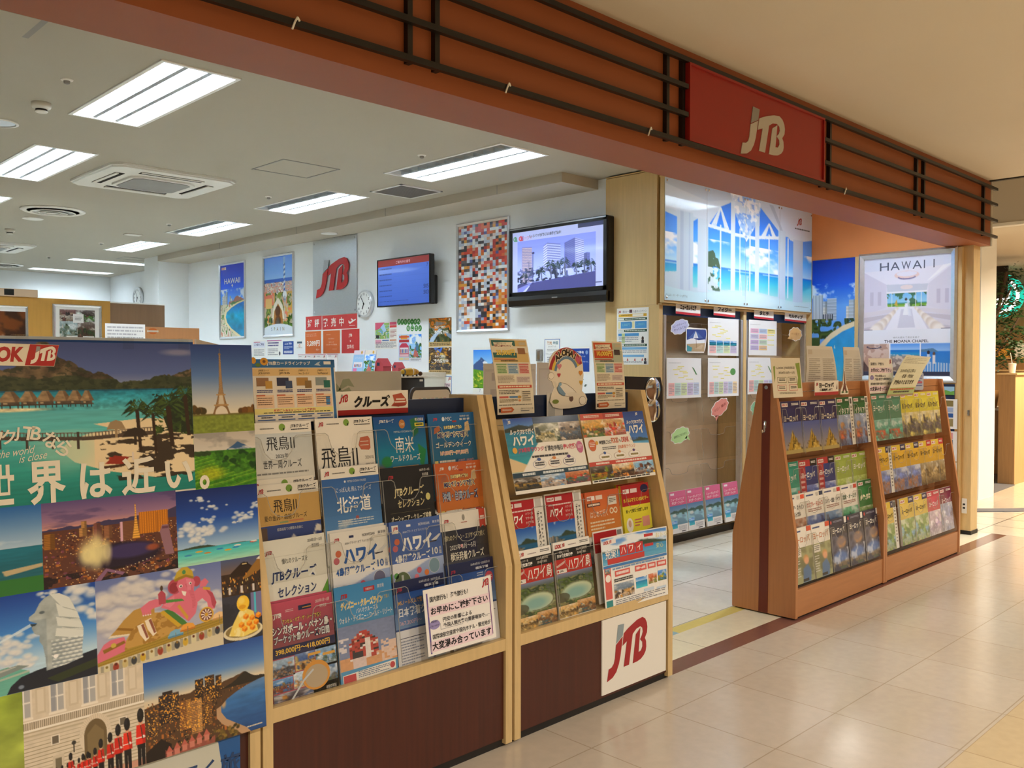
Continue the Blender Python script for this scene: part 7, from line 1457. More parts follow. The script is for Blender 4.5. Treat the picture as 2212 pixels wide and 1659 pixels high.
S = bro('12608a'); S.img(0, 0, 1, 1, p.a, 1); S.t('JTBクルーズ', .1, .03, .045, 'f0f0ec', 4, w=.28, bold=.03, shear=.12); S.el(.54, .09, .06, .05, 'b8783c', 3); S.t('1st', .54, .07, .035, 'f0e0b8', 4, al='c'); S.t('横浜港発着', .80, .03, .035, 'f0f0ec', 4, w=.17); S.r(.79, .085, .97, .125, 'e6d84c', 3); S.lines(.81, .095, .95, .115, 1, '4a4a20', 4, .1, .9); S.t('MITSUI OCEAN FUJI', .37, .165, .028, 'c8d8dc', 4, w=.38); S.t('南米', .38, .23, .18, 'f3efe6', 4, w=.36); S.t('ワールドクルーズ', .27, .43, .075, 'f3efe6', 4, w=.58, bold=.01); S.r(.3, .56, .8, .60, 'd9a04a', 3); S.lines(.34, .57, .76, .59, 1, '5a3a1a', 4, .1, .9)
put_b(S, 1.806, 1.236, 3, 'blue south american cruise brochure with map, festival figures and a bronze medal')
def msc(S, c0, c1, band, t2, price):
    S.gr(0, 0, 1, 1, c0, c1, 1); S.t('JTB', .1, .05, .04, 'c83a44' if price else 'f0ece4', 4, bold=.05, shear=.2); S.t('MSC', .37, .045, .045, 'e8ecf0', 4, w=.13); S.el(.32, .068, .03, .026, 'd8e0e8', 3); S.t('2024年4月～10月', .68, .03, .022, 'f0ece4', 4, w=.2); S.t('横浜・東京・福岡', .67, .065, .026, 'f0ece4', 4, w=.22, bold=.02)
    S.t('日本発着最大客船の', .32, .145, .045, 'f0e49a', 4, w=.38, bold=.03, out='26264a', ow=.07); S.t('MSCベリッシマで航く', .17, .215, .075, '24307a', 4, w=.66, bold=.04, out='f3e8b0', ow=.09)
    S.t(t2, .12, .335, .07 if price else .11, 'e8e8dc' if price else 'b8c8dc', 4, w=.76, bold=.02, out='22305c', ow=.06)
    if price: S.t('169,800円～599,800円', .2, .44, .055, 'e8b0b8', 4, w=.6, bold=.02, out='e8dc9a', ow=.06)
    for i in range(4): y = .55+.07*i; S.r(.07, y, .14, y+.03, 'e6d47a', 3); S.lines(.17, y, .5, y+.03, 1, 'e8e4d8', 4, .2, .8); S.t('%d,800円' % (69+41*i), .57, y, .03, 'e8a8b0' if price else '6a4a6a', 4, w=.14); S.t('%d,800円' % (189+70*i), .75, y, .03, 'e8a8b0' if price else '6a4a6a', 4, w=.15)
    S.r(.54, .54, .552, .83, '2a3a6a', 3); S.img(.26, .86, .5, 1, rnd_photo(16, 12, 7, ['6a8ab0', 'd8dce0', 'b04a3c']), 2); S.img(.5, .88, 1, 1, rnd_photo(24, 10, 9, ['3a2f2a', 'c8a05a', '8a3a2c', 'd8d4cc']), 2)
    S.p([(.12, .17), (.22, .14), (.24, .2), (.1, .24)], 'b86a48', 2); S.p([(.78, .12), (.86, .10), (.88, .22), (.76, .22)], 'd8b888', 3); S.r(.51, .09, .6, .11, 'a83a34', 3)
S = bro('1c5c8c'); msc(S, '1f63a0', '1f6a78', None, 'ゴールデンウィーク', True); put_b(S, 2.047, 1.238, 3, 'teal blue cruise brochure with yellow outlined title and pink prices in the top row')
# row 2
def asuka_summer(lbl, dy, zt, x):
    S = bro(); cruise_head(S); S.r(0, .115, 1, .40, 'd9ae62'); S.t('飛鳥Ⅱ', .27, .15, .13, '2a2016', 4, w=.36); S.t('夏の金沢・函館クルーズ', .12, .30, .055, '4a3a20', 4, w=.66); S.r(.35, .37, .48, .385, '9ab07a', 3); S.r(.5, .365, .72, .38, 'd88a5a', 3)
    p = Pic(50, 40); p.grad([(0, '3a4a78'), (1, '2a3052')]); p.put(p.poly([(.2, .55), (.25, .42), (.5, .38), (.55, .28), (.6, .38), (.72, .5), (.85, .62), (.7, .68), (.3, .62)]), 'cfc8c0'); p.put(p.poly([(.2, .55), (.85, .62), (.7, .68), (.3, .62)]), 'a89f9a'); p.P([(0, .05), (.16, .05), (.14, 1), (0, 1)], '5a4a40'); p.P([(.92, .1), (1, .15), (.98, .3), (.9, .28), (.88, .5), (.86, .6), (.8, .7), (.84, .45)], 'd8d2c6'); S.img(0, .40, 1, .78, p.a, 1); S.t('船首船尾での観覧も自由に', .3, .43, .03, 'd8d8dc', 4, w=.4); S.r(0, .78, 1, 1, 'b4ac90'); S.lines(.05, .80, .95, .86, 2, '6a644c', 4)
    return put_b(S, x, zt, 2, lbl, dy)
o1 = asuka_summer('tan banded cruise brochure with white ship photo in the second row', -.001, 1.046, 1.336)
copy_tree(o1, (-.010, .009, .016), 'second tan cruise brochure tucked behind the white ship one')
p = Pic(60, 70); p.grad([(0, '3f6494'), (.6, '5f86ac'), (.85, 'b8c4c8')]); p.clouds(p.V > .5, 3, 4, .6, 'e0d8cc', 2, .7); m = p.ridge([(0, 1), (.25, .80), (.36, .67), (.46, .66), (.6, .77), (.75, .82), (1, .80)], .01, 12, 1); p.put(m, '2f4f2c'); p.tex(m, .3, 14, 14, 1); p.put(p.ell(.4, .72, .1, .04, .8)*m, 'b0a8a0', .7)
S = bro(); cruise_head(S); S.img(0, .115, 1, 1, p.a, 1); S.el(.39, .155, .016, .012, 'e8ecf0', 3); S.t('MITSUI OCEAN CRUISES', .43, .145, .022, 'd0d8e0', 4, w=.33); S.t('にっぽん丸 飛んでクルーズ', .22, .21, .055, 'e6ebee', 4, w=.62, shear=.1); S.t('北海道', .22, .31, .17, 'f2f1ec', 4, w=.60, bold=.015); S.lines(.22, .55, .85, .62, 3, 'c8d4dc', 4, .2, .5); S.el(.56, .54, .03, .02, 'a85a5a', 3)
put_b(S, 1.573, 1.080, 2, 'blue northern island cruise brochure with green mountain photo in the second row')
S = bro('1d1a1a'); S.p([(0, .86), (.3, .90), (.6, .86), (.85, .72), (1, .6), (1, 1), (0, 1)], '2f5a9c', 1); S.p([(0, .9), (.3, .94), (.65, .9), (.9, .78), (1, .68), (1, 1), (0, 1)], '7fa8cc', 2); S.t('JTB', .13, .09, .045, 'b8343c', 4, bold=.05, shear=.2); S.t('2025年1月～10月', .75, .04, .03, 'f0ece4', 4, w=.2); S.t('東京発着', .80, .09, .035, 'f0ece4', 4, w=.12); S.t('JTBクルーズ', .22, .22, .12, 'e8d8a4', 4, w=.58, bold=.03, shear=.1); S.t('セレクション', .27, .36, .09, 'e8d8a4', 4, w=.52, bold=.02, shear=.1); S.el(.88, .36, .045, .04, 'e6dc8a', 3); S.ln([(.13, .5), (.9, .5)], .0006, '8a7a54'); S.t('オーシャニア・クルーズ特集', .13, .53, .075, 'f0e6c8', 4, w=.78, bold=.015, shear=.1); S.t('ヨーロッパ・北欧・アイスランド・南米・タヒチ', .15, .64, .055, 'e8e0d0', 4, w=.72, shear=.1)
put_b(S, 1.808, 1.061, 2, 'black cruise selection brochure with gold lettering and blue swoosh')
S = bro('c8602c'); msc(S, 'cc6230', 'c8802c', None, '沖縄・台湾クルーズ', False); put_b(S, 2.047, 1.059, 2, 'orange cruise brochure with yellow outlined title in the second row')
# row 1
S = bro('eae8dc'); S.t('JTB', .06, .10, .045, 'a8303a', 4, bold=.06, shear=.2); S.t('2024年5月～12月', .72, .035, .035, '33333a', 4, w=.23); S.t('東京発着', .78, .09, .035, '33333a', 4, w=.12); S.ln([(0, .165), (1, .165)], .0006, 'b8b4a8'); S.t('憧れのクルーズを', .30, .19, .055, '4a4a44', 4, w=.4); S.t('JTBクルーズ', .12, .29, .13, '25386c', 4, w=.70, bold=.035, shear=.1, out='f4f4ee', ow=.05); S.t('セレクション', .20, .46, .10, '25386c', 4, w=.60, bold=.02, shear=.1); S.t('ヨーロッパ・', .12, .64, .075, '2a2a30', 4, w=.42, bold=.015); S.t('アラスカ・カナダ', .56, .61, .04, '3a3a40', 4, w=.32); S.t('カリブ海・オセアニア', .56, .665, .04, '3a3a40', 4, w=.36)
S.p([(0, .86), (.3, .84), (.6, .76), (.85, .62), (1, .46), (1, .60), (.85, .74), (.6, .86), (.3, .92), (0, .93)], '5c9a34', 2); S.p([(0, .90), (.3, .90), (.6, .84), (.85, .72), (1, .58), (1, 1), (0, 1)], '2f4a72', 1)
put_b(S, 1.336, .880, 1, 'white cruise selection brochure with navy title and green swoosh')
p = Pic(60, 50); p.grad([(0, 'a8b4cc'), (.5, '8794b0'), (1, 'b4bcc8')]); p.put(p.V < .10+.12*np.sin(p.U*4+1), 'e8e6e2', .9); p.clouds(p.V > .6, 3, 3, .5, 'd8d8d4', 2, .7)
def hawaii4(x, zt, lbl, white, dy=0.0):
    S = bro('eeeae2' if white else '4a68ac')
    c = '2f5fa8' if white else 'f2f2ee'
    S.r(0, 0, 1, .45, 'ece8e0' if white else '4b69ae', 1); S.img(0, .45, 1, 1, p.a, 1)
    if not white: S.r(.04, .04, .16, .13, 'f0ece4', 3)
    S.t('JTB', .06, .06, .04, 'b8343c', 4, bold=.06, shear=.2); S.r(.32, .05, .40, .075, '1f2a5a' if white else 'f0f0f0', 3); S.t('NORWEGIAN', .55, .05, .03, '33333a' if white else 'e8ecf4', 4, w=.22); S.t('東京発', .83, .045, .032, '33333a' if white else 'e8ecf4', 4)
    S.t('ANA×プライド オブ アメリカで航く', .24, .11, .03, '44444c' if white else 'e0e6f0', 4, w=.5); S.t('ハワイ', .20, .17, .17, c, 4, w=.60, bold=.05); S.t('4島周遊クルーズ', .06, .36, .09, c, 4, w=.68, bold=.03); S.t('10', .78, .345, .075, c, 4, bold=.02); S.t('日間', .92, .345, .08, c, 4, vert=True, w=.045)
    S.el(.12, .22, .05, .035, 'd8704a', 3); S.el(.08, .29, .05, .035, 'c86a74', 3)
    S.p([(.78, .26), (.95, .20), (.98, .21), (.86, .28)], 'dcdcdc', 4); S.p([(.74, .27), (.9, .265), (.88, .28), (.76, .285)], '4a4450', 4)
    S.el(.17, .66, .16, .12, 'c8ccd0', 2); S.el(.17, .66, .15, .113, '4a4a38' if white else '5a6a48', 3); S.r(.15, .58, .19, .72, 'b8bcb4' if not white else '5f5c4c', 4); S.el(.80, .54, .11, .085, 'c8ccd0', 2); S.el(.80, .54, .103, .079, '6a6a88' if white else '7a98a8', 3); S.el(.84, .82, .13, .10, 'c8ccd0', 2); S.el(.84, .82, .123, .094, '5a7898', 3); S.p([(.75, .86), (.85, .78), (.95, .86), (.84, .9)], '6a5a48', 4)
    for a, b, cc in ((.5, .56, 'c85a6a'), (.64, .60, 'd87a3c'), (.44, .63, 'd87a8a'), (.62, .72, 'd88a4a'), (.06, .58, '5a9a4c')): S.el(a, b, .045, .033, cc, 3)
    return put_b(S, x, zt, 1, lbl, dy)
ob = hawaii4(1.582, .873, 'white island cruise brochure with big blue katakana title and round photos', True)
for k in (1, 2): copy_tree(ob, (-.004*k, .0085*k, .007*k), 'copy of the white island cruise brochure, %s behind it' % ('directly' if k == 1 else 'second'))
ob = hawaii4(1.818, .879, 'periwinkle blue island cruise brochure with white katakana title and waterfall photo', False)
copy_tree(ob, (-.012, .0085, -.002), 'edge of another periwinkle island cruise brochure behind the waterfall one')
S = bro('33323a'); S.r(0, 0, 1, .2, 'eee8de'); S.gr(0, .55, 1, 1, '4a4a54', '8a8a96', 1); S.r(.33, .2, .74, .5, '20223c', 2); S.t('JTB', .08, .07, .045, 'b8343c', 4, bold=.06, shear=.2); S.el(.5, .07, .03, .035, '9a968e', 3); S.lines(.44, .12, .57, .13, 1, 'b86a5a', 4, .1, .9); S.p([(.84, 0), (.97, 0), (.97, .22), (.905, .19), (.84, .22)], 'c8473a', 4); S.lines(.86, .08, .95, .13, 2, 'f0dcd4', 5, .1, .8)
S.t('憧れのクイーン・エリザベスで航く', .06, .25, .065, 'efe2b8', 4, w=.86, shear=.1); S.t('2025年 3月～5月', .16, .36, .065, 'f0ece4', 4, w=.55); S.el(.41, .39, .025, .02, 'e0a0a8', 5); S.t('横浜発着クルーズ', .16, .45, .10, 'f0ead8', 4, w=.72, bold=.01); S.lines(.05, .58, .6, .63, 2, 'a8a8ac', 4, .2, .5); S.p([(.44, .93), (.47, .80), (.48, .70), (.49, .80), (.55, .9), (.7, .86), (.7, .95), (.4, .98)], 'b4b4ba', 3)
ob = put_b(S, 2.040, .880, 1, 'dark grey cruise brochure with white top band and red ribbon tab')
for k in range(1, 5): copy_tree(ob, (-.0045*k, .0075*k, .0035*k), 'white edged copy behind the red ribbon cruise brochure, %s back' % ('first', 'second', 'third', 'fourth')[k-1])
# row 0
S = bro('a8485c'); S.gr(0, 0, 1, .42, 'c8526a', '8a4a52', 1); S.t('JTB', .07, .10, .055, 'f2e8e4', 4, bold=.06, shear=.2); S.lines(.26, .08, .38, .11, 2, 'e8c0c4', 4); S.r(.46, .065, .66, .11, '24264c', 3); S.r(.52, .085, .66, .095, 'c88a3c', 4); S.t('2025年1月～3月', .73, .04, .035, 'f2e8e4', 4, w=.22); S.t('東京発着', .79, .095, .032, 'f2e8e4', 4, w=.11)
S.t('アンセム・オブ・ザ・シーズで航く', .20, .165, .045, 'e8c860', 4, w=.60, bold=.02, out='3a2030', ow=.05, shear=.08); S.t('シンガポール・ペナン島・', .04, .22, .085, 'f3efe8', 4, w=.93, bold=.035, out='1d2448', ow=.06); S.t('プーケット島クルーズ7日間', .06, .31, .08, 'e2e4e4', 4, w=.86, bold=.03, out='1d2448', ow=.06)
S.r(0, .42, 1, .52, '25284e', 2); S.t('398,000円～418,000円', .07, .435, .06, 'e8bc48', 4, w=.84, bold=.02)
for i, (x0, y0, x1, y1, cols) in enumerate(((0, .53, .34, .70, ['8aa0b4', '3a3a44', 'c89a70']), (.35, .52, .66, .68, ['3f5a8a', 'c89a5a', '5a3a28', 'e0c890']), (.67, .5, 1, .70, ['7a9ab8', '4a5a4c', 'b8c4cc']), (0, .71, .30, .84, ['4a78a8', 'a86a3c', 'c8a868', '7a3a34']), (.31, .69, .62, .84, ['b8c8d4', '7a98b4', 'd8b48a']), (0, .85, 1, 1, ['2a2430', '6a3c34', 'b8884a', '4a5a78']), (.6, .68, 1, .95, ['4f6f94', '3a4a3c', 'a8b4bc', '5a5a54']))): S.img(x0, y0, x1, y1, rnd_photo(int(60*(x1-x0))+6, int(90*(y1-y0))+6, 40+i, cols), 2)
S.el(.66, .76, .22, .14, 'd9963c', 3); S.el(.66, .77, .18, .11, 'b8a488', 4); S.ln([(.2, .98), (.46, .78), (.62, .70)], .006, 'c8ccd0', 5); S.t('PHUKET', .02, .76, .05, '33405a', 5, w=.25); S.t('JTBクルーズ', .36, .93, .035, 'f0ece4', 6, w=.25, bold=.03); S.t('ANTHEM OF THE SEAS', .80, .89, .03, 'f0ece4', 6, w=.16)
for x, y in ((.55, .54), (.78, .57)): S.r(x, y, x+.2, y+.025, 'e0a848', 5)
ob = put_b(S, 1.338, .695, 0, 'pink and navy cruise brochure with gold prices and photo grid at the bottom')
for k in (1, 2): copy_tree(ob, (-.012*k, .0085*k, .007*k-.002), 'pink cruise brochure copy, %s behind the gold priced one' % ('directly' if k == 1 else 'second'))
S = bro('3f86b8'); S.gr(0, 0, 1, .4, '3f8cc4', '4f9acc', 1); S.clouds = None
S.t('JTB', .09, .08, .055, 'b02a34', 4, bold=.06, shear=.2); S.r(.50, .05, .69, .095, 'b82a34', 3); S.t('添乗員同行', .53, .06, .025, 'f2e8e4', 4, w=.13); S.t('東京発', .74, .045, .04, 'f0eeea', 4, w=.12); S.t('ディズニー・クルーズライン', .09, .16, .075, 'e6c45a', 4, w=.72, bold=.03, out='f4f0e0', ow=.05, shear=.1); S.t('で航く', .84, .165, .04, 'e6c45a', 4, w=.1); S.t('バハマクルーズ＆', .34, .245, .05, 'f4f2ee', 4, w=.38, bold=.01, shear=.1); S.t('ウォルト・ディズニー・ワールド・リゾート', .05, .305, .065, 'f4f2ee', 4, w=.92, bold=.015, shear=.06)
A = np.zeros((22, 22, 3)); rs = np.random.RandomState(8)
for j in range(22):
    for i in range(22):
        u, v = i/21, j/21; c = '7f8cb0' if v < .75 else 'd8a072'
        if v > .15 and abs(u-.42+.0*v) < .26*min(1, (v-.1)*3) and v < .82: c = 'b8443c' if rs.rand() < .62 else ('d8a890', '3a2f34', 'e6dcd8', '8a342c')[rs.randint(4)]
        if .38 < v < .85 and abs(u-.52) < .045: c = 'e6dcd8'
        if .62 < v < .8 and .2 < u < .42: c = '34303a'
        if v > .78 and .2 < u < .45: c = 'ddc8c4'
        if v > .5 and u > .72 and rs.rand() < .7: c = 'e2c4b4'
        if .28 < v < .6 and u < .2 and rs.rand() < .5: c = 'dcd4d8'
        A[j, i] = rgb(c)*(1+.06*(rs.rand()-.5))
S.cells(0, .40, 1, .84, A, 1); S.r(0, .84, 1, 1, '4a94c4', 1); S.p([(.04, .88), (.96, .855), (.96, .945), (.04, .97)], 'ece8e0', 2); S.r(.05, .885, .26, .97, 'c0404a', 3); S.lines(.30, .875, .85, .945, 4, '6a7a98', 4); S.el(.9, .90, .045, .032, 'c0404a', 3)
put_b(S, 1.572, .704, 0, 'light blue cruise brochure with coarse red colour blocks and red corner box')
def noordam(x, zt, lbl, dy=0.0):
    S = bro('2a4a88'); S.r(0, 0, 1, .13, '1a2450', 1); S.gr(0, .13, 1, .5, '23509c', '6a8ab4', 1); S.t('JTB', .07, .07, .045, 'a82f48', 4, bold=.06, shear=.2); S.t('2024年10月13日・2025年3月16日', .5, .03, .03, 'e4e6ee', 4, w=.42); S.t('横浜発着', .6, .08, .03, 'e4e6ee', 4, w=.28, bold=.02); S.t('MSノールダムで航く', .08, .20, .055, 'e0b05a', 4, w=.50, bold=.02); S.t('日本発着クルーズ', .08, .28, .10, 'eceef2', 4, w=.84, bold=.02); S.t('367,200円～', .08, .42, .05, 'd8b4bc', 4, w=.42); S.el(.88, .22, .085, .065, 'd04a64', 3); S.lines(.82, .2, .94, .25, 2, 'f0d8dc', 4); S.lines(.62, .15, .76, .2, 2, 'c8d4ec', 4)
    S.r(0, .52, 1, 1, 'dcdce0', 1); S.r(.05, .6, .95, .607, '2a3050', 3); S.lines(.06, .63, .5, .92, 10, '8a90a4', 4); S.r(.55, .64, .9, .9, 'c2d2e0', 3); S.r(.66, .66, .70, .88, '3a4fa0', 4); S.lines(.75, .66, .88, .88, 8, '7a88a4', 4); S.r(.05, .94, .6, .99, '3a4160', 3)
    return put_b(S, x, zt, 0, lbl, dy)
noordam(1.803, .681, 'navy cruise brochure with gold title, mostly behind the taped notice'); noordam(2.043, .702, 'navy cruise brochure with pink round badge above the taped notice')
S = Sheet(.315, .222, 'f0ebe4', .0015); S.r(.035, .06, .055, .97, '6a5a9c', 2); S.r(.945, .06, .958, .93, '7a4a88', 2); hurry(S)
tag(S.place('notice', (1.888, 2.349, .652), (1, 0, 0), UP8), 'white landscape notice with pink highlighted sentences taped in front of the navy brochures', 'notice')
# signs above the cruise rack
S = Sheet(.305, .205, 'e6ded0', .002); S.r(0, 0, 1, .13, '2f6ca4'); S.r(.95, 0, .985, 1, '2f6ca4'); S.t('JTB旅カードラインナップ', .17, .03, .07, 'f0ece4', 4, w=.52, bold=.02); S.r(.86, .03, .95, .08, 'e8e4dc', 3); S.p([(.74, .09), (.78, .05), (.82, .03), (.80, .07), (.82, .1)], 'b8c8d4', 3); S.r(0, .14, .94, .26, 'e0bc80', 1)
for i in range(4):
    x = .02+.235*i; S.t('JTB旅カード', x+.05, .16, .035, '3a3020', 4, w=.12); S.t(('JCB GOLD', 'JMB', 'Visa ゴールド', 'Visa/Mastercard')[i], x+.05, .205, .035, '3a3020', 4, w=.13); S.r(x+.02, .29, x+.16, .42, ('9a7048', '2a2c48', 'b0823c', '8a9490')[i], 3); S.r(x+.12, .34, x+.2, .46, ('c0923c', '3a4a6a', '8a6a34', '1f6a5c')[i], 4); S.lines(x+.02, .48, x+.2, .53, 2, '4a4a7a', 4, .1, .6); S.r(x+.01, .56, x+.21, .76, 'ecc8a4', 2); S.r(x+.01, .555, x+.11, .575, 'c8643c', 3); S.lines(x+.02, .6, x+.19, .73, 4, '8a6a54', 4, .2, .4)
    S.r(x+.01, .87, x+.21, .885, '2f5a9c', 3); S.r(x+.01, .94, x+.21, .955, '2f5a9c', 3); S.lines(x+.05, .9, x+.18, .92, 1, '5a5a60', 4, .1, .9)
S.r(.86, .60, .91, .74, '3f7fb4', 4); S.r(0, .77, .94, .855, 'eadc88', 2); S.t('新規ご入会キャンペーンを実施中!', .22, .785, .04, 'c84a5a', 4, w=.5, bold=.02); S.lines(.1, .83, .9, .848, 1, '5a5a4a', 4, .1, .8)
S.el(.14, .035, .045, .06, 'd89a2c', 5); S.el(.14, .035, .018, .024, '7a4a1c', 6); S.el(.02, .02, .03, .05, 'd89a2c', 5); S.el(.07, .09, .03, .03, '5a7a34', 5)
tag(S.place('poster', (1.375, 2.565, 1.435), (1, 0, 0), (0, .12, .993)), 'card line-up poster with four bank cards in columns and a blue border', 'poster')
S = Sheet(.305, .082, 'efe8da', .002); S.r(0, .78, 1, 1, 'a8211c'); S.logo(.03, .12, .40); S.t('クルーズ', .22, .18, .52, '16120f', 4, w=.50, bold=.06, shear=.12); S.p([(.77, .2), (.9, .12), (.97, .4), (.98, .6), (.86, .72), (.75, .68), (.8, .5)], 'b8543c', 3); S.r(.82, .36, .95, .42, 'efe0d0', 4); S.r(.80, .48, .96, .54, 'efe0d0', 4); S.el(.87, .64, .10, .07, 'a03a2c', 4)
tag(S.place('shelf_sign', (1.690, 2.566, 1.326)), 'white shelf sign with black cruise lettering, red ship and red stripe', 'sign')

# ================================================================== second maple rack: two wide posters, brochures
def dish(w, h, seed, cols, sky=None): return rnd_photo(w, h, seed, cols, 7, 6, sky)
S = Sheet(.436, .294, 'eeeae0', .0012); p = Pic(90, 64); p.a = coast(90, 64, ('2a4a8c', '6f9ac4'), ('1f6f88', '3fa0a4'), .22, .1, None, .8, 2); p.put(p.ridge([(0, .2), (.3, .13), (.5, .17), (.7, .12), (1, .2)]) & (p.V < .26), '26332c'); p.put(p.poly([(0, .72), (.5, .95), (.5, 1), (0, 1)]), 'd8c4a0'); p.put((p.U+p.V*.8 > 1.02), 'eeeae0', 1.0)
S.img(0, 0, .62, .72, p.a, 1); S.r(.37, 0, 1, .09, '1f3a5c', 2); S.logo(.05, .03, .05, 'f0ece4', 'f0ece4', l=5); S.img(.37, .09, .70, .35, dish(36, 24, 3, ['5a5a38', 'b8a870', '33402c', 'e0dcc8']), 2); S.img(.70, .09, 1, .35, dish(34, 24, 5, ['8a7a68', '5f6f80', 'c8bca8', '44403c']), 2); S.t('ルックJTBで行く', .05, .15, .085, 'f3efe4', 5, w=.30, bold=.03, shear=.2); S.t('ハワイ', .07, .235, .14, 'f3efe4', 5, w=.28, bold=.05)
S.t('JTB専用ラウンジ', .12, .40, .075, 'c84a6a', 5, w=.33, bold=.03); S.t('が滞在中毎日', .46, .40, .075, '1d1d26', 5, w=.24, bold=.02); S.t('使い放題!', .71, .40, .075, 'd0405a', 5, w=.18, bold=.03); S.el(.94, .46, .045, .085, 'c86a94', 4); S.lines(.91, .43, .97, .48, 3, 'f4e4ec', 5); S.lines(.28, .52, .76, .55, 1, '33333a', 5, .1, .9); S.el(.08, .43, .03, .04, 'e0a83c', 5)
for i in range(3): S.el(.36+.2*i, .64, .085, .06, ('7a88b8', 'd09a8a', '8a7ab0')[i], 4); S.el(.36+.2*i, .64, .081, .056, 'f4f0ea', 5); S.lines(.30+.2*i, .61, .42+.2*i, .67, 2, '44444c', 6, .1, .7); S.el(.36+.2*i, .575, .025, .022, ('3a5a9c', 'd88a4a', '5a3a78')[i], 6)
S.r(0, .725, 1, .79, '1f3f52', 3); S.lines(.12, .74, .28, .775, 1, 'd8e0e4', 5, .1, .9); S.lines(.38, .74, .66, .775, 1, 'd8e0e4', 5, .1, .9); S.lines(.72, .74, .97, .775, 1, 'd8e0e4', 5, .1, .9)
for i, cc in enumerate((['3a332a', 'b89a58', '6a5a48', '22262a'], ['6a8aa8', 'd8ccc0', '5a3a34', 'b8a89a'], ['a8643c', '4a7a6a', 'b8483c', '6a4a58'])): S.img(i/3, .79, (i+1)/3, .955, dish(34, 20, 60+i, cc), 2)
tag(S.place('poster', (2.358, 2.449, 1.21), (1, 0, 0), (0, .26, .966), mat=GLOSSY), 'wide lounge poster with blue bay photo and pink oval on the maple rack', 'poster')
S = Sheet(.432, .294, 'eeeae0', .0012); S.img(.63, 0, 1, .62, coast(40, 50, ('24407c', '5a86b8'), ('5a9ac0', 'c4dce0'), .72, .08, None, .9, 5), 1); S.p([(.5, .3), (.7, .3), (.74, .48), (1, .5), (1, .68), (.5, .68)], 'eeeae0', 2); S.r(0, 0, .64, .09, 'c8482c', 3); S.r(.34, 0, .66, .09, 'b03a2c', 4); S.lines(.05, .025, .28, .065, 2, 'f0dcd0', 5, .1, .6); S.lines(.38, .025, .6, .065, 2, 'f0dcd0', 5, .1, .6)
S.img(0, .09, .33, .34, dish(36, 24, 12, ['c89a4a', '4a3a28', 'd8ccb8', 'a8502c', '6a8a4a']), 2); S.img(.33, .09, .66, .34, dish(36, 24, 14, ['b8905a', 'd8dce0', '7a5030', 'c84a34']), 2); S.t('ルックJTBで行く', .69, .13, .07, 'f3efe4', 5, w=.27, bold=.03, shear=.1); S.t('ハワイ', .70, .20, .14, 'f3efe4', 5, w=.25, bold=.05); S.logo(.86, .02, .05, 'f0ece4', 'f0ece4', l=5)
S.el(.10, .46, .055, .085, 'd06a3c', 4); S.lines(.06, .42, .14, .49, 3, 'f6e6dc', 5); S.t('時間帯ごとに', .21, .40, .06, '33333a', 5, w=.18, bold=.02); S.t('FOOD', .40, .375, .08, 'd06438', 5, w=.11, bold=.02); S.t('も', .52, .40, .05, '33333a', 5); S.t('DRINK', .56, .375, .08, 'd0483c', 5, w=.12, bold=.02); S.t('も楽しめる', .70, .39, .05, '5a5a60', 5, w=.15); S.t('JTB専用ラウンジ', .48, .49, .065, 'd8784c', 5, w=.28, bold=.01); S.lines(.24, .5, .45, .55, 2, '55555a', 5); S.el(.17, .43, .02, .03, 'e0a83c', 5)
for i in range(3): S.el(.26+.23*i, .64, .095, .055, 'c0a8a0', 4); S.el(.26+.23*i, .64, .091, .051, 'f4f0ea', 5); S.lines(.20+.23*i, .63, .32+.23*i, .66, 1, '8a7a3c', 6, .1, .9); S.el(.26+.23*i, .585, .02, .02, ('3a5a9c', 'd88a4a', '5a3a78')[i], 6)
S.r(0, .70, 1, .76, 'c84a3c', 3); S.lines(.1, .715, .3, .745, 1, 'f4dcd4', 5, .1, .9); S.lines(.4, .715, .9, .745, 1, 'f4dcd4', 5, .1, .9)
for i, cc in enumerate((['3a3024', 'b8742c', '5a7aa8', '8a9a3c'], ['c8a878', '33302e', 'd8904a', '6a4a34'], ['8ab4d0', 'd8d4cc', 'c8a03c', '5a3a2c'])): S.img(i/3, .76, (i+1)/3, .955, dish(34, 20, 70+i, cc), 2)
S.lines(.02, .965, .9, .985, 1, '33333a', 5, .1, .9)
tag(S.place('poster', (2.800+.005, 2.449, 1.21), (1, 0, 0), (0, .26, .966), mat=GLOSSY), 'wide food and drink poster with orange oval on the maple rack', 'poster')
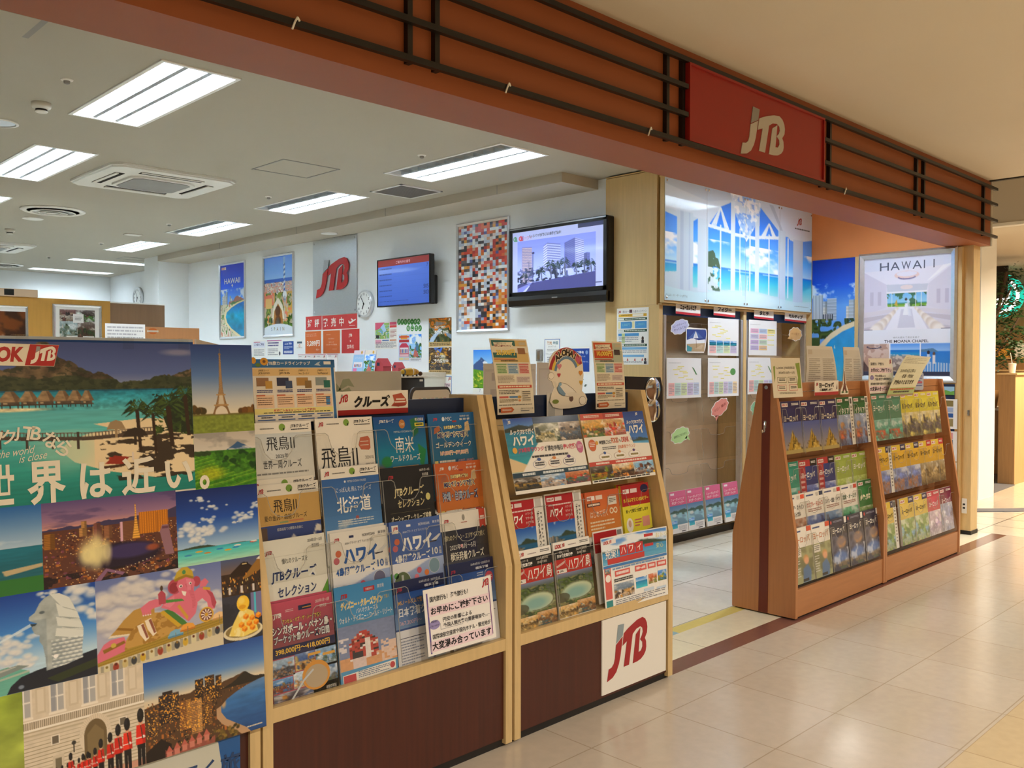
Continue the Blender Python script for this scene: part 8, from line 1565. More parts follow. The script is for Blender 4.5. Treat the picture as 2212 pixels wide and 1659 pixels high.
# middle row
p = Pic(40, 50); p.a = coast(40, 50, ('2f5aa0', '8aaed0'), ('2a5f80', '3f8a94'), .38, .12, None, .7, 4); p.towers(0, .5, .5, .05, .16, 7, ['8a8a84', 'a8a49a', '6a6a68'], 3); p.put(p.poly([(.0, 1), (.15, .75), (.35, .58), (.6, .45), (.3, .5), (0, .6)]), 'b8a488', .9)
def digi(x, zt, lbl, dy=0):
    S = Sheet(.222, .315, 'f0ece4', .006); S.r(.02, .02, .76, .36, 'b3262c', 2); S.img(.02, .36, .76, .88, p.a, 1); S.r(.05, .05, .24, .10, 'f0e8e0', 3); S.t('LOOK', .06, .06, .03, 'b3262c', 4, w=.10, bold=.05, shear=.15); S.logo(.17, .06, .03, l=5); S.r(.27, .05, .45, .10, 'e4d0cc', 3); S.lines(.08, .14, .7, .16, 1, 'e8c8c4', 4, .1, .9); S.t('ハワイ', .10, .19, .11, 'f3efe8', 4, w=.36, bold=.04)
    for i, s in enumerate(('ハワイ島', 'マウイ島', 'カウアイ島')): S.t(s, .52, .175+.055*i, .035, 'f0e6e0', 4, w=.19)
    S.r(.80, .03, .94, .135, 'c8c4bc', 3); S.t('デジタルパンフレット', .815, .18, .72, '1d1d22', 4, vert=True, w=.055, bold=.03); S.lines(.90, .2, .94, .9, 14, '8a8a88', 4); S.lines(.05, .9, .7, .94, 1, 'b86a6a', 4)
    return tag(S.place('brochure', (x, 2.450+dy, zt), (1, 0, 0), UP8, mat=GLOSSY), lbl, 'brochure')
digi(2.360, .892, 'red and white island brochure with digital pamphlet side strip, next to the cruise rack'); ob = digi(2.592, .895, 'red and white island brochure with digital pamphlet side strip, in the second pocket')
copy_tree(ob, (.006, .008, -.002), 'white edge of another digital pamphlet brochure behind the second pocket copy')
S = Sheet(.222, .30, 'd8743c', .006); S.gr(0, 0, 1, .62, 'd0603a', 'd88a3c', 1); S.img(0, .62, 1, 1, rnd_photo(30, 20, 33, ['5a5a54', '3f6a8a', '8a8278', '33302e']), 2); S.r(.05, .06, .27, .12, 'f0e8e0', 3); S.t('LOOK', .06, .07, .035, 'c03030', 4, w=.12, bold=.05); S.r(.3, .06, .5, .12, 'e8d4c4', 3); S.r(.04, .16, .42, .21, '5a3430', 3); S.lines(.07, .17, .4, .2, 1, 'f0dcc8', 4, .1, .9); S.t('はじめて行く', .10, .27, .10, 'f6ead8', 4, w=.52); S.t('∞', .68, .26, .09, 'f6e4c4', 4, w=.24); S.lines(.08, .42, .8, .56, 3, 'f0d8b8', 4, .2, .5); S.r(.66, .10, .92, .22, 'e8e2d6', 3); S.lines(.7, .13, .9, .2, 3, '55554c', 4); S.el(.35, .85, .13, .05, 'ece4dc', 4); S.el(.62, .82, .13, .05, 'ece4dc', 4)
ob = tag(S.place('brochure', (2.838, 2.448, .877), (1, 0, 0), UP8, mat=GLOSSY), 'orange first-trip brochure with rounded speech ovals in the maple rack', 'brochure')
copy_tree(ob, (-.012, .009, -.002), 'orange first-trip brochure copy showing its edge behind')
S = Sheet(.20, .31, 'e6d83c', .012); S.r(0, 0, 1, .30, 'b0282c', 1); S.r(0, .3, 1, .72, 'e6da40', 1); S.r(.06, .06, .28, .12, 'f0e8e0', 3); S.t('LOOK', .07, .07, .035, 'c03030', 4, w=.12, bold=.05); S.r(.32, .06, .56, .12, 'e8d4d0', 3); S.el(.83, .08, .14, .06, '22244c', 3); S.t('ホノルルマラソン2024ツアー', .05, .19, .06, 'ecd84c', 4, w=.9, bold=.03); S.t('走って笑顔で応援します', .1, .35, .05, '33301c', 4, w=.8, bold=.02); S.el(.2, .57, .12, .10, 'f0ece0', 3); S.el(.2, .55, .05, .05, 'caa48c', 4); S.lines(.38, .5, .62, .62, 3, 'c86a6a', 4); S.r(.66, .48, .92, .62, 'e09a8a', 3); S.p([(0, .72), (1, .66), (1, .74), (0, .80)], '23243a', 3); S.img(0, .78, 1, 1, rnd_photo(26, 14, 44, ['6a6860', 'a8a49a', '33322e', 'c8c4b8']), 2)
ob = tag(S.place('brochure', (3.076, 2.446, .884), (1, 0, 0), UP8, mat=GLOSSY), 'red and yellow marathon tour brochure in the maple rack', 'brochure')
copy_tree(ob, (-.014, .013, .004), 'red marathon tour brochure copy peeking out behind')
# lower row
def island(x, zt, lbl):
    S = Sheet(.222, .315, 'ece8e0', .008); p = Pic(50, 55); p.grad([(0, '8a90a8'), (.2, '5a6258'), (.6, '6f7a5c'), (1, '7a6a4c')]); p.specks(p.V > .15, 20, 20, .4, ['4a5a34', '6a7a48', '38482c', '8a8a60'], 2); p.put(p.ell(.55, .62, .42, .26, .25), 'c8d0b4'); p.put(p.ell(.5, .66, .3, .18, .8), '8fb0a8'); p.put(p.ell(.12, .75, .2, .15), '4a4a3a', .8); p.put((np.abs(np.hypot((p.U-.55)/.40, (p.V-.6)/.27)-1) < .04) & (p.U > .4), '6a6a54')
    S.r(0, 0, 1, .10, 'f0ece4'); S.t('LOOK', .04, .03, .05, 'b8282c', 4, w=.17, bold=.06, shear=.15); S.logo(.22, .025, .055); S.lines(.4, .05, .62, .075, 1, 'a89aa0', 4); S.lines(.72, .03, .95, .07, 2, '55555a', 4); S.r(0, .10, 1, .22, '23211f', 2); S.t('成田～ハワイ島', .14, .115, .03, 'f0ece4', 4, w=.26); S.t('日本航空直行便', .08, .155, .045, 'f0ece4', 4, w=.42, bold=.03); S.t('2024年夏期間', .6, .115, .035, 'e8e0d4', 4, w=.3); S.t('週4便で運航', .62, .165, .03, 'e8e0d4', 4, w=.25); S.r(0, .22, 1, .40, 'c0342c', 2); S.t('ハワイ島', .34, .225, .16, 'f6f0e8', 4, w=.62, bold=.01, shear=.08); S.r(.02, .345, .30, .395, 'f0ece4', 3); S.t('JAL', .12, .355, .03, '33333a', 4, w=.1, bold=.04); S.el(.07, .37, .025, .016, 'c83a34', 4); S.p([(.02, .30), (.2, .26), (.3, .24), (.25, .28), (.06, .32)], 'dcb4ac', 3)
    S.img(0, .40, 1, .80, p.a, 1); S.img(0, .80, .5, .95, rnd_photo(26, 14, 50, ['c8a468', '4a3a24', '8a6a3c', 'e0c890']), 2); S.img(.5, .78, 1, .95, rnd_photo(26, 14, 52, ['b88a54', '6a4a30', 'd8c4a0', '3f6a78']), 2); S.r(0, .95, 1, 1, 'e6e0d4', 2); S.t('夏休みは大自然へ', .60, .963, .022, '33302a', 4, w=.3)
    return tag(S.place('brochure', (x, 2.407, zt), (1, 0, 0), UP8, mat=GLOSSY), lbl, 'brochure')
island(2.362, .700, 'big island brochure with red title band and volcano photo, next to the cruise rack'); island(2.597, .704, 'big island brochure with red title band and volcano photo, in the second lower pocket')
S = Sheet(.20, .30, 'f0ece4', .004); S.r(.02, .02, .78, .3, 'b3262c', 2); S.r(.8, .03, .95, .1, '8a8a88', 3); tag(S.place('brochure', (2.856, 2.418, .712), (1, 0, 0), UP8, mat=GLOSSY), 'red brochure corner peeking above the landscape price flyer', 'brochure')
S = Sheet(.425, .305, 'f0ede6', .0015, grid=(16, 1)); S.img(.01, .015, .99, .38, coast(60, 26, ('5a8ac0', 'a8c4dc'), ('4a8ab0', '7ab0c4'), .5, .2, None, .5, 3), 1); S.r(.07, .04, .23, .10, 'f0e6e0', 3); S.t('LOOK', .035, .05, .045, 'b8282c', 4, w=.08, bold=.05); S.logo(.12, .045, .05); S.t('充実！', .05, .18, .12, 'f4f0ea', 4, w=.2, bold=.01, out='8a9ab0', ow=.04)
for i, ch in enumerate('ハワイ'): S.r(.28+.125*i, .15, .395+.125*i, .29, 'c83a3c', 3); S.t(ch, .337+.125*i, .175, .09, 'f6ece6', 4, al='c', bold=.01)
S.r(.08, .30, .66, .375, 'c8403c', 3); S.lines(.12, .325, .6, .35, 1, 'f0d0cc', 4, .1, .9); S.t('安心', .84, .22, .07, 'e6e27c', 4); S.t('おトク', .84, .07, .07, 'e6dc9c', 4); S.r(.67, .06, .8, .1, 'c83a3c', 3); S.r(.67, .2, .8, .24, 'c83a3c', 3); S.r(.01, .385, .99, .42, '3f7fc0', 3); S.r(.02, .42, .12, .84, 'd8625c', 2); S.el(.07, .56, .04, .05, 'f2ece4', 3); S.r(.02, .86, .12, .97, '2f8a8c', 2); S.img(.03, .43, .11, .5, rnd_photo(8, 8, 81, ['5a7a8a', 'c8b49a', '8a4a34']), 3)
for x, w2 in ((.18, .24), (.50, .18), (.70, .12), (.84, .14)): S.r(x, .48, x+w2, .56, 'd8625c', 3); S.lines(x+.02, .50, x+w2-.02, .54, 1, 'f4e0dc', 4, .1, .9)
S.lines(.15, .44, .95, .465, 1, '7a9ac0', 4, .2, .9); S.lines(.16, .59, .46, .64, 2, '3a3a40', 4, .2, .7); S.img(.15, .66, .47, .86, rnd_photo(30, 18, 82, ['6a7a88', 'c89a5a', '3a2c24', 'd8ccc0']), 2); S.img(.50, .65, .68, .80, coast(18, 14), 2); S.img(.70, .64, .83, .78, rnd_photo(14, 12, 84, ['b86a4a', 'd8c8a8', '7a8a4c']), 2); S.img(.85, .62, .98, .77, rnd_photo(14, 12, 85, ['3f78b8', 'd8b43c', '5a7a3c']), 2); S.lines(.16, .88, .95, .98, 4, '8a8a90', 4); S.r(.62, .83, .78, .87, 'c8d8e8', 3); S.r(.82, .85, .97, .89, 'c8d8e8', 3)
def curl(a):
    a = a.copy(); a[:, 1] -= .030*np.clip((a[:, 0]/.425-.35)/.65, 0, 1)**2*np.clip(1+a[:, 2]/.45, 0, 1); return a
S.warp = curl
tag(S.place('flyer', (2.853, 2.372, .692), (1, 0, 0), (0, .10, .995), mat=GLOSSY), 'wide price flyer with blue sea header curling out of the lower pocket', 'flyer')
# white panel with the mark on the kick panel
S = Sheet(.448, .315, 'ece6da', .006); S.logo(.07, .12, .72, 'a5282c', '8f9da2', asp=1.22)
tag(S.place('logo_plate', (2.835, 2.346, .357)), 'white plate with large red initials on the dark kick panel', 'sign')
# signs standing above the second rack
def campaign(w, h, c1, c2, amount, card):
    S = Sheet(w, h, 'e8dec8', .002, grid=(1, 16)); S.r(.03, .02, .66, .25, c1, 1); S.r(.66, .02, .97, .25, c2, 1); S.r(.03, .25, .97, .31, c2, 1); S.p([(.08, .05), (.6, .04), (.57, .07), (.62, .11), (.1, .115)], 'f0e6cc', 2); S.t('ご旅行カード', .11, .05, .022, '33303a', 5, w=.3); S.t('新規ご入会キャンペーン', .10, .075, .032, '8a2c34', 5, w=.44, bold=.03); S.t('%s円' % amount, .11, .14, .085, 'f0d060', 5, w=.5, bold=.04); S.r(.70, .12, .9, .2, card, 3); S.r(.76, .04, .94, .08, 'c8bca0', 2); S.r(.03, .265, .6, .275, 'b84a3c', 3); S.lines(.2, .285, .66, .30, 1, '44403a', 5, .1, .9)
    for i, cc in enumerate(('7aa86a', '6a9ac0', 'd05a5c')):
        x = .06+.3*i; S.r(x, .33, x+.28, .345, cc, 3); S.r(x, .35, x+.28, .47, ('d8dcb8', 'c8d4d8', 'e8c4b8')[i], 2); S.lines(x+.02, .36, x+.26, .46, 5, cc, 5, .3, .6)
    S.lines(.06, .49, .5, .59, 6, 'a89a8c', 5); S.r(.56, .5, .94, .59, 'e0d4c8', 2); S.lines(.58, .51, .92, .58, 4, 'a88a94', 5); S.r(.04, .615, .96, .655, 'c8523c', 3); S.lines(.08, .625, .9, .645, 1, 'f0dcc0', 5, .2, .9); S.lines(.06, .68, .6, .74, 3, '55504a', 5); S.r(.06, .76, .3, .785, 'c8645a', 3); S.r(.33, .76, .55, .785, '5a84b0', 3); S.el(.6, .775, .05, .02, 'c89a4a', 3); S.lines(.06, .8, .55, .85, 3, '8a7a54', 5); S.el(.6, .82, .035, .015, 'd88a5a', 3); S.r(.66, .69, .92, .85, 'dcd0b8', 2); S.lines(.68, .7, .9, .84, 5, '7a7468', 5); S.lines(.04, .87, .94, .885, 1, '8a8478', 5, .1, .8)
    S.p([(.08, .91), (.38, .905), (.44, .94), (.38, .975), (.08, .98)], 'cc6a3a', 3); S.r(.03, .92, .08, .97, '44302a', 4); S.lines(.12, .93, .36, .955, 2, 'f4e0cc', 5, .1, .6); S.t('JTB ならファミリー店', .62, .92, .025, '2a2a2e', 5, w=.34); S.lines(.62, .955, .85, .965, 1, '77777a', 5, .1, .9)
    return S
def lean(k, sh):
    def f(a):
        a = a.copy(); t = 1+a[:, 2]/.31; a[:, 1] += k*np.clip(t, 0, 1)**2; a[:, 0] += sh*np.clip(t, 0, 1)**1.5; return a
    return f
S = campaign(.207, .30, '2a6a68', 'd8b878', '20,000', '9a6a4a'); S.warp = lean(.03, -.018); tag(S.place('flyer', (2.402, 2.520, 1.521), mat=GLOSSY), 'tall yellow and teal card campaign flyer bending back above the maple rack', 'flyer')
S = campaign(.208, .30, 'c8502c', 'b4bca8', '10,000', '4a3c40'); S.warp = lean(.025, .0); tag(S.place('flyer', (3.010, 2.530, 1.522), mat=GLOSSY), 'tall orange card campaign flyer standing at the end of the maple rack', 'flyer')
shape = [(.10, .55), (.02, .52), (.0, .45), (.06, .40), (.02, .30), (.05, .18), (.15, .08), (.30, .02), (.45, .0), (.62, .03), (.74, .09), (.84, .14), (.88, .28), (.9, .45), (.88, .62), (.86, .72), (.95, .78), (1, .86), (.97, .94), (.88, .97), (.55, 1), (.3, 1), (.14, .97), (.06, .88), (.10, .74), (.16, .66)]
S = Sheet(.255, .262, 'ece2d0', .003, shape=shape)
for r0, r1, cc in ((.44, .37, 'a8323a'), (.37, .31, 'e0c050'), (.31, .25, '6a8aa8')):
    S.p([(.46+r0*math.cos(a), .44-r0*math.sin(a)*1.0) for a in np.linspace(.42, 2.95, 20)]+[(.46+r1*math.cos(a), .44-r1*math.sin(a)) for a in np.linspace(2.95, .42, 20)], cc, 1)
for i, ch in enumerate('ALOHA!'):
    a = 2.30-.27*i; cx, cz = (.46+.36*math.cos(a))*.255, -(.44-.36*math.sin(a))*.262
    S.t(ch, .46+.36*math.cos(a), .44-.36*math.sin(a)-.055, .11, '3a2a1c', 4, al='c', bold=.06, out='efe4d0', ow=.07, fn=lambda X, Z, cx=cx, cz=cz, r=(a-PI/2)*.8: (cx+(X-cx)*math.cos(r)-(Z-cz)*math.sin(r), cz+(X-cx)*math.sin(r)+(Z-cz)*math.cos(r)))
def heart(S, x, y, r, c):
    S.p([(x+r*(16*math.sin(t)**3)/17, y-r*(13*math.cos(t)-5*math.cos(2*t)-2*math.cos(3*t)-math.cos(4*t))/17) for t in np.linspace(0, 2*PI, 24, endpoint=False)], c, 4)
for x, y, r, c in ((.76, .20, .085, 'c8607a'), (.28, .31, .06, 'd88a94'), (.27, .45, .045, 'b8404c'), (.82, .42, .055, 'd8903c'), (.83, .58, .05, 'd8a83c')): heart(S, x, y, r, c)
S.p([(.22, .66), (.30, .57), (.46, .60), (.62, .68), (.74, .77), (.5, .80), (.34, .78), (.25, .72)], 'ece6dc', 4); S.ln([(.22, .66), (.30, .57), (.46, .60), (.62, .68), (.74, .77), (.5, .80), (.34, .78), (.25, .72), (.22, .66)], .0016, '5a4030', 5); S.p([(.22, .67), (.27, .61), (.44, .76), (.40, .80), (.27, .75)], '7a9ab4', 5); S.p([(.13, .55), (.19, .56), (.32, .70), (.27, .72)], 'e4dccc', 4); S.p([(.45, .75), (.66, .73), (.82, .78), (.55, .81)], 'e8e0d2', 6); S.el(.58, .84, .05, .05, '6a5048', 5); S.el(.30, .60, .035, .028, '8ab0c8', 6)
for x, y, r in ((.07, .46, .07), (.86, .88, .09)): S.el(x+.01, y, r, r*.8, '5a4030', 4); S.el(x+.01, y, r*.93, r*.74, 'f2eadc', 5)
S.el(.19, .88, .08, .035, '7a8a3c', 4)
tag(S.place('greeting_cutout', (2.725, 2.555, 1.492)), 'ivory cutout card with rainbow, hearts and a small aeroplane standing above the rack', 'cutout')
S = Sheet(.10, .12, 'd8d4cc', .002); S.r(.08, .3, .5, .9, 'b8b8b4'); tag(S.place('card', (2.728, 2.562, 1.30)), 'small pale card tucked behind the rainbow greeting cutout', 'card')

# ================================================================== cherry rack brochures
def cover(w, h, th, top, body, title, tcol, art, strip=None, tag2=None, tfrac=(.22, .13), bg='ece8e0', split=.42):
    S = Sheet(w, h, bg, th); S.r(0, 0, 1, split, body, 1); S.r(0, 0, 1, .13, top, 2)
    if art is not None: S.img(0, split, 1, 1, art, 1)
    S.r(.05, .035, .36, .105, 'ece2d8', 3); S.t('LOOK', .07, .05, .04, 'b8282c', 4, w=.15, bold=.06); S.logo(.24, .045, .05, l=5)
    if strip: S.r(.80, 0, 1, 1, 'eae6dc', 3); S.r(.84, .03, .95, .14, '55554f', 4); S.lines(.86, .2, .95, .9, 10, '77746c', 4)
    if tag2: S.r(.62, .0, 1, .13, tag2, 3)
    S.lines(.55 if not tag2 else .68, .04, .92 if not strip else .76, .09, 2, 'e8e4dc', 4, .1, .6)
    S.t(title, .10, tfrac[0], tfrac[1], tcol, 5, w=.74 if not strip else .62, bold=.03, shear=.06)
    return S
def castle(s, sky='5a6aa0'): 
    p = Pic(26, 30); p.grad([(0, sky), (1, 'b8a890')]); p.P([(.2, .9), (.4, .5), (.5, .25), (.62, .5), (.9, .9)], 'b89a50'); p.specks(p.ridge([(.1, .9), (.5, .3), (1, .9)]), 14, 14, .42, ['8a7038', 'd8c078', '4a4028'], s); p.put(p.V > .88, 'b8a878'); return p.a
def row_place(S, x, zt, lbl, dy=0.0, k=0): 
    T = RB1 if x < 5.74 else RB2; q = min(T, key=lambda t: abs(t-zt))
    return tag(S.place('brochure', (x, T[q]+S.h*math.sin(T5)+dy, zt), (1, 0, 0), UP5, mat=GLOSSY), lbl, 'brochure')
ORD = ('first', 'second', 'third', 'fourth', 'fifth')
w = .222
YP = 'ヨーロッパ'
for i in range(3): row_place(cover(w, .30, .010, '2a2a58', '2f2f60', YP, 'e8dcc4', castle(3), tfrac=(.27, .12), split=.40), 4.584+.228*i, 1.210-.001*i, 'navy brochure with golden island abbey photo, %s from the striped end panel' % ORD[i])
for i in range(2): row_place(cover(w*.98, .30, .008, '1f5a34', '256a3c', 'イタリア', 'ece8dc', rnd_photo(20, 24, 90, ['8a98b0', 'a8603c', 'c8a078', '5a6a8a']), strip=1, split=.36), 5.27+.228*i, 1.215, 'green brochure with white side strip, top row, %s from striped end panel' % ('fourth' if i == 0 else 'fifth'))
tops = (('2f8a74', '3f9a84', YP, 'f0ece0', ['4f9a8a', 'c87a6a', 'a8c0b0'], None, 'teal brochure in the second row beside the striped end panel'), ('b83a3c', '34407c', YP, 'f0ece4', ['4a5a94', '5a6aa4', 'b8a888'], '2a2624', 'red and navy brochure in the second row, nearer the teal one'), ('b83a3c', '34407c', YP, 'f0ece4', ['4a5a94', '5a6aa4', 'b8a888'], '2a2624', 'red and navy brochure in the second row, nearer the lime ones'), ('9ab04c', 'a2b454', YP, 'f4f2e4', ['a2b45c', '6a7a3c', 'd8d4b8'], None, 'lime green brochure in the second row, nearer the red and navy ones'), ('9ab04c', 'a2b454', YP, 'f4f2e4', ['a2b45c', '6a7a3c', 'd8d4b8'], None, 'lime green brochure in the second row by the middle panel'))
for i, (a, b, t_, c, cols, tg, lb) in enumerate(tops):
    S = cover(w, .30, .011, a, b, t_, c, rnd_photo(22, 26, 100+i, cols), tag2=tg, tfrac=(.24, .12), split=.5)
    if tg: S.r(0, .13, .34, 1, 'b03a40', 4); S.lines(.06, .3, .28, .8, 5, 'e8b8b4', 5)
    row_place(S, 4.588+.229*i, .857, lb)
whites = (('ec5a3c', '33333a', 'イタリア・スペイン', ['8a5a40', '4a6a98', 'b89a78'], 'white brochure titled in black above a brown photo, beside the striped end panel'), ('33405c', 'c0503c', 'エジプト・モロッコ', ['3a5080', '2f4470', 'c8a070'], 'white brochure titled in red above a blue photo in the third row'), ('d0403c', '44444c', 'スイス・北欧・ドイツ', ['4a6a8c', '5a5f6a', 'a8b4bc'], 'white brochure with grey title above a lake photo in the third row'), ('c84a3c', '3f6a54', '北欧・オーロラ', ['3f8a64', '5aa87c', '2f5a4c'], 'white brochure with a green aurora photo in the third row'))
for i, (tg, c, t_, cols, lb) in enumerate(whites):
    S = Sheet(w, .30, 'efe9de', .012); S.img(0, .46, 1, 1, rnd_photo(22, 24, 120+i, cols), 1); S.lines(.06, .05, .45, .08, 1, '4a5a8c', 4, .1, .9); S.r(.78, .02, .98, .10, tg, 3); S.r(.6, .03, .74, .10, 'c8c4ba', 3); S.t(t_, .07, .20, .10, c, 4, w=.86, bold=.02)
    if i == 0: S.t('ポルトガル', .25, .33, .09, c, 4, w=.5, bold=.02)
    else: S.lines(.12, .33, .86, .40, 2, 'a87a70', 4, .2, .5)
    row_place(S, 4.590+.229*i, .675-.001*i, lb)
row_place(cover(w*.95, .30, .012, '2a6a3c', '348048', '絶景', 'f0ecc8', rnd_photo(22, 20, 130, ['6a8a4c', 'd8c890', '3a5a34']), tfrac=(.3, .12), split=.55), 5.512, .678, 'dark green scenery brochure in the third row by the middle panel')
for i in range(2):
    S = Sheet(w, .31, 'efe8dc', .016); p = Pic(24, 34); p.grad([(0, '8a8a68'), (1, '6a6a50')]); p.clouds(np.ones_like(p.U), 4, 5, .45, 'a8a884', 4); p.El(.62, .34, .14, .11, 'c8a070', 1, .2); p.El(.64, .40, .12, .10, 'e0b090', 1, .2); p.P([(.45, .6), (.7, .5), (.85, .7), (.8, 1), (.4, 1)], '5f7a98'); S.img(0, .36, 1, 1, p.a, 1); S.lines(.06, .05, .45, .08, 1, '4a5a8c', 4, .1, .9); S.r(.76, .0, 1, .09, 'd8583c', 3); S.t(YP, .06, .16, .12, 'c87a4c', 4, w=.84, bold=.01); S.r(.04, .38, .4, .52, 'ece6da', 3); S.lines(.08, .40, .36, .5, 3, '6a6a60', 4); S.lines(.04, .58, .3, .9, 7, 'dcd8cc', 4); S.r(.4, .93, .7, .98, '2f2f2c', 3)
    row_place(S, 4.590+.229*i, .493-.002*i, 'white brochure with smiling child photo, bottom row, %s the striped end panel' % ('beside' if i == 0 else 'second from'))
for i in range(3):
    S = Sheet(w*.98, .31, '2f3448', .014); p = Pic(24, 30); p.grad([(0, '33384c'), (1, '2a3044')]); p.El(.6, .22, .28, .17, 'b08a68', 1, .4); p.clouds(p.V < .5, 6, 6, .5, '6a6a80', 3, .6); p.El(.5, .62, .42, .16, '5a78a8', 1, .5); p.clouds((p.V > .4) & (p.V < .8), 6, 6, .5, 'd8dce4', 5, .8); p.put((p.V > .75) & (p.n(8, 8, 3, 2) > .5), '8a7a5c', .8); S.img(0, .33, 1, 1, p.a, 1); S.r(.86, 0, 1, .12, 'e8e4da', 3); S.el(.08, .06, .045, .035, 'c8504c', 3); S.lines(.2, .04, .75, .08, 2, 'a8acc0', 4); S.t(YP, .12, .18, .11, 'eeeae0', 4, w=.72, bold=.03, shear=.05); S.r(.45, .93, .8, .98, '4a5a44', 3)
    row_place(S, 5.048+.229*i, .492, 'dark blue brochure with globe photo, bottom row, %s from the middle panel' % ('third', 'second', 'first')[i])
# second section
for i in range(5):
    g = i < 2
    S = cover(.235, .31, .011, '3f7a64' if g else 'd8c83c', '4a8a72' if g else 'dccf48', YP if g else '新ヨーロッパ', 'ecf0e0' if g else '2a2c44', rnd_photo(22, 26, 140+g, ['5f9a88', 'b0604c', '8ab0a0'] if g else ['c8b878', '5a5a68', 'a8a49a', '6a6a54']), tfrac=(.24, .13), split=.55 if g else .45)
    row_place(S, 5.772+.236*i, 1.223, ('green brochure in the yellow section top row, %s the middle panel' % ('beside' if i == 0 else 'second from')) if g else 'bright yellow brochure in the top row, %s from the end pillar side' % ('third', 'second', 'first')[i-2])
for i in range(5):
    S = cover(.232, .31, .012, 'd8b83a', 'd8aa34', YP if i else 'アクティブ', '33301c', rnd_photo(22, 26, 150+(i > 2), ['6a78a0', 'a87a5c', '8a94b0'] if i < 3 else ['8a7a58', 'c0ac84', '5a4c38']), tag2='2a3054' if i < 3 else 'b83038', strip=(i == 0), tfrac=(.22, .11), split=.5)
    row_place(S, (5.770, 6.010, 6.245, 6.475, 6.707)[i], .872, 'golden yellow brochure in the middle row, %s from the middle panel' % ORD[i])
for i in range(5):
    if i < 3: S = cover(.232, .315, .014, 'd8b83a', 'dcc060', YP, '33301c', rnd_photo(22, 26, 160, ['6f8a4c', '8ab0c8', '4a6a38', 'c8c890']), tag2='2a3054', strip=(i == 0), tfrac=(.24, .1), split=.45); lb = 'yellow brochure with green garden photo, bottom row, %s from middle panel' % ORD[i]
    elif i == 3: S = cover(.23, .315, .014, 'b83a4c', 'c8485c', YP, 'f0dcdc', rnd_photo(22, 26, 163, ['b8a8b4', '8a7a94', 'd8d0d4']), tfrac=(.24, .12), split=.45); lb = 'pink brochure in the bottom row of the yellow section'
    else: S = cover(.23, .315, .014, '6a2440', '7a2c4c', YP, 'f0dce0', rnd_photo(22, 26, 164, ['8a90a8', 'a8a0b0', 'c8c8d0']), tfrac=(.24, .12), split=.36); lb = 'plum brochure in the bottom row next to the end pillar'
    row_place(S, (5.775, 6.07, 6.315, 6.55, 6.79)[i], .508, lb)
# papers standing above the cherry rack
S = Sheet(.335, .225, 'e6dcc4', .002); S.p([(.06, .22), (.12, .2), (.10, .5), (.06, .62)], '8aa040', 1); S.p([(.82, .14), (.97, .12), (.97, .78), (.80, .78), (.88, .5)], '8aa040', 1); S.t('LOOK JTB発売日', .17, .22, .075, '55503c', 4, w=.60); S.t('2024年10月～3月', .22, .34, .07, '55503c', 4, w=.54)
for a, b, c in ((.17, .48, '8a8458'), (.52, .48, '8a8458'), (.15, .68, 'c86a5c'), (.54, .68, 'c86a5c')): S.r(a, b, a+.30, b+.15, c, 2); S.r(a+.01, b+.015, a+.29, b+.135, 'e8dfca', 3); S.lines(a+.05, b+.04, a+.25, b+.11, 2, '5a5648', 4, .2, .6)
S.lines(.2, .87, .75, .92, 2, '6a6654', 4)
tag(S.place('notice', (4.492, 2.515, 1.457), (1, 0, 0), (0, .10, .995)), 'release date notice with green curved sides above the striped rack', 'notice')
def sleeve(x, y, w, lbl, warp):
    S = Sheet(w, .26, 'd8d2c4', .002, grid=(6, 8)); S.r(.04, .08, .96, .26, 'cfc8b8', 1); S.r(.05, .09, .2, .2, 'c2b49c', 2); S.lines(.08, .3, .45, .95, 14, 'b0a898', 3); S.lines(.55, .3, .94, .95, 14, 'b0a898', 3); S.ln([(.5, .1), (.5, 1)], .002, 'b8b0a4', 2); S.warp = warp
    return tag(S.place('document_sleeve', (x, y, 1.535)), lbl, 'document')
def bend(a):
    a = a.copy(); t = np.clip(1+a[:, 2]/.26, 0, 1); a[:, 1] += .035*t**2; a[:, 0] += .09*t*(1-a[:, 0]/.40); return a
sleeve(5.03, 2.59, .44, 'pale timetable sheets in a clear sleeve behind the cherry rack top', bend); sleeve(5.53, 2.59, .30, 'narrow pale sheet in a clear sleeve beside the timetable sheets', bend)
S = Sheet(.31, .088, 'eee6d6', .002); S.r(0, .78, 1, 1, 'b02f34'); S.logo(.04, .12, .26); S.t('ヨーロッパ', .17, .14, .36, '17130f', 4, w=.62, bold=.06); S.t('添乗員同行の旅', .20, .54, .19, '26221c', 4, w=.54, bold=.05); S.p([(.9, .62), (.93, .2), (.95, .62)], '5a3a34', 3)
tag(S.place('shelf_sign', (5.005, 2.510, 1.322)), 'white shelf sign with black lettering and tiny tower on the cherry rack', 'sign')
S = Sheet(.118, .155, 'ece4d2', .003, shape=[(.45, 0), (.55, 0), (.62, .3), (.68, .6), (.95, .85), (.98, 1), (.02, 1), (.05, .85), (.32, .6), (.38, .3)]); S.p([(.48, .05), (.52, .05), (.57, .5), (.63, .66), (.80, .93), (.66, .93), (.5, .80), (.34, .93), (.2, .93), (.37, .66), (.43, .5)], '6a3f34', 2); S.r(.34, .60, .66, .63, '8a5a48', 3); S.p([(.12, .9), (.3, .86), (.45, .93), (.2, .96)], '4a6a3c', 3); S.p([(.88, .9), (.7, .86), (.55, .93), (.8, .96)], '4a6a3c', 3)
tag(S.place('tower_cutout', (5.345, 2.512, 1.388)), 'small cutout of a brown lattice tower on the cherry rack top', 'cutout')
S = Sheet(.42, .235, 'e8e0d0', .0015, grid=(8, 8)); S.r(.03, .06, .045, .97, '7a6a9c', 2); hurry(S)
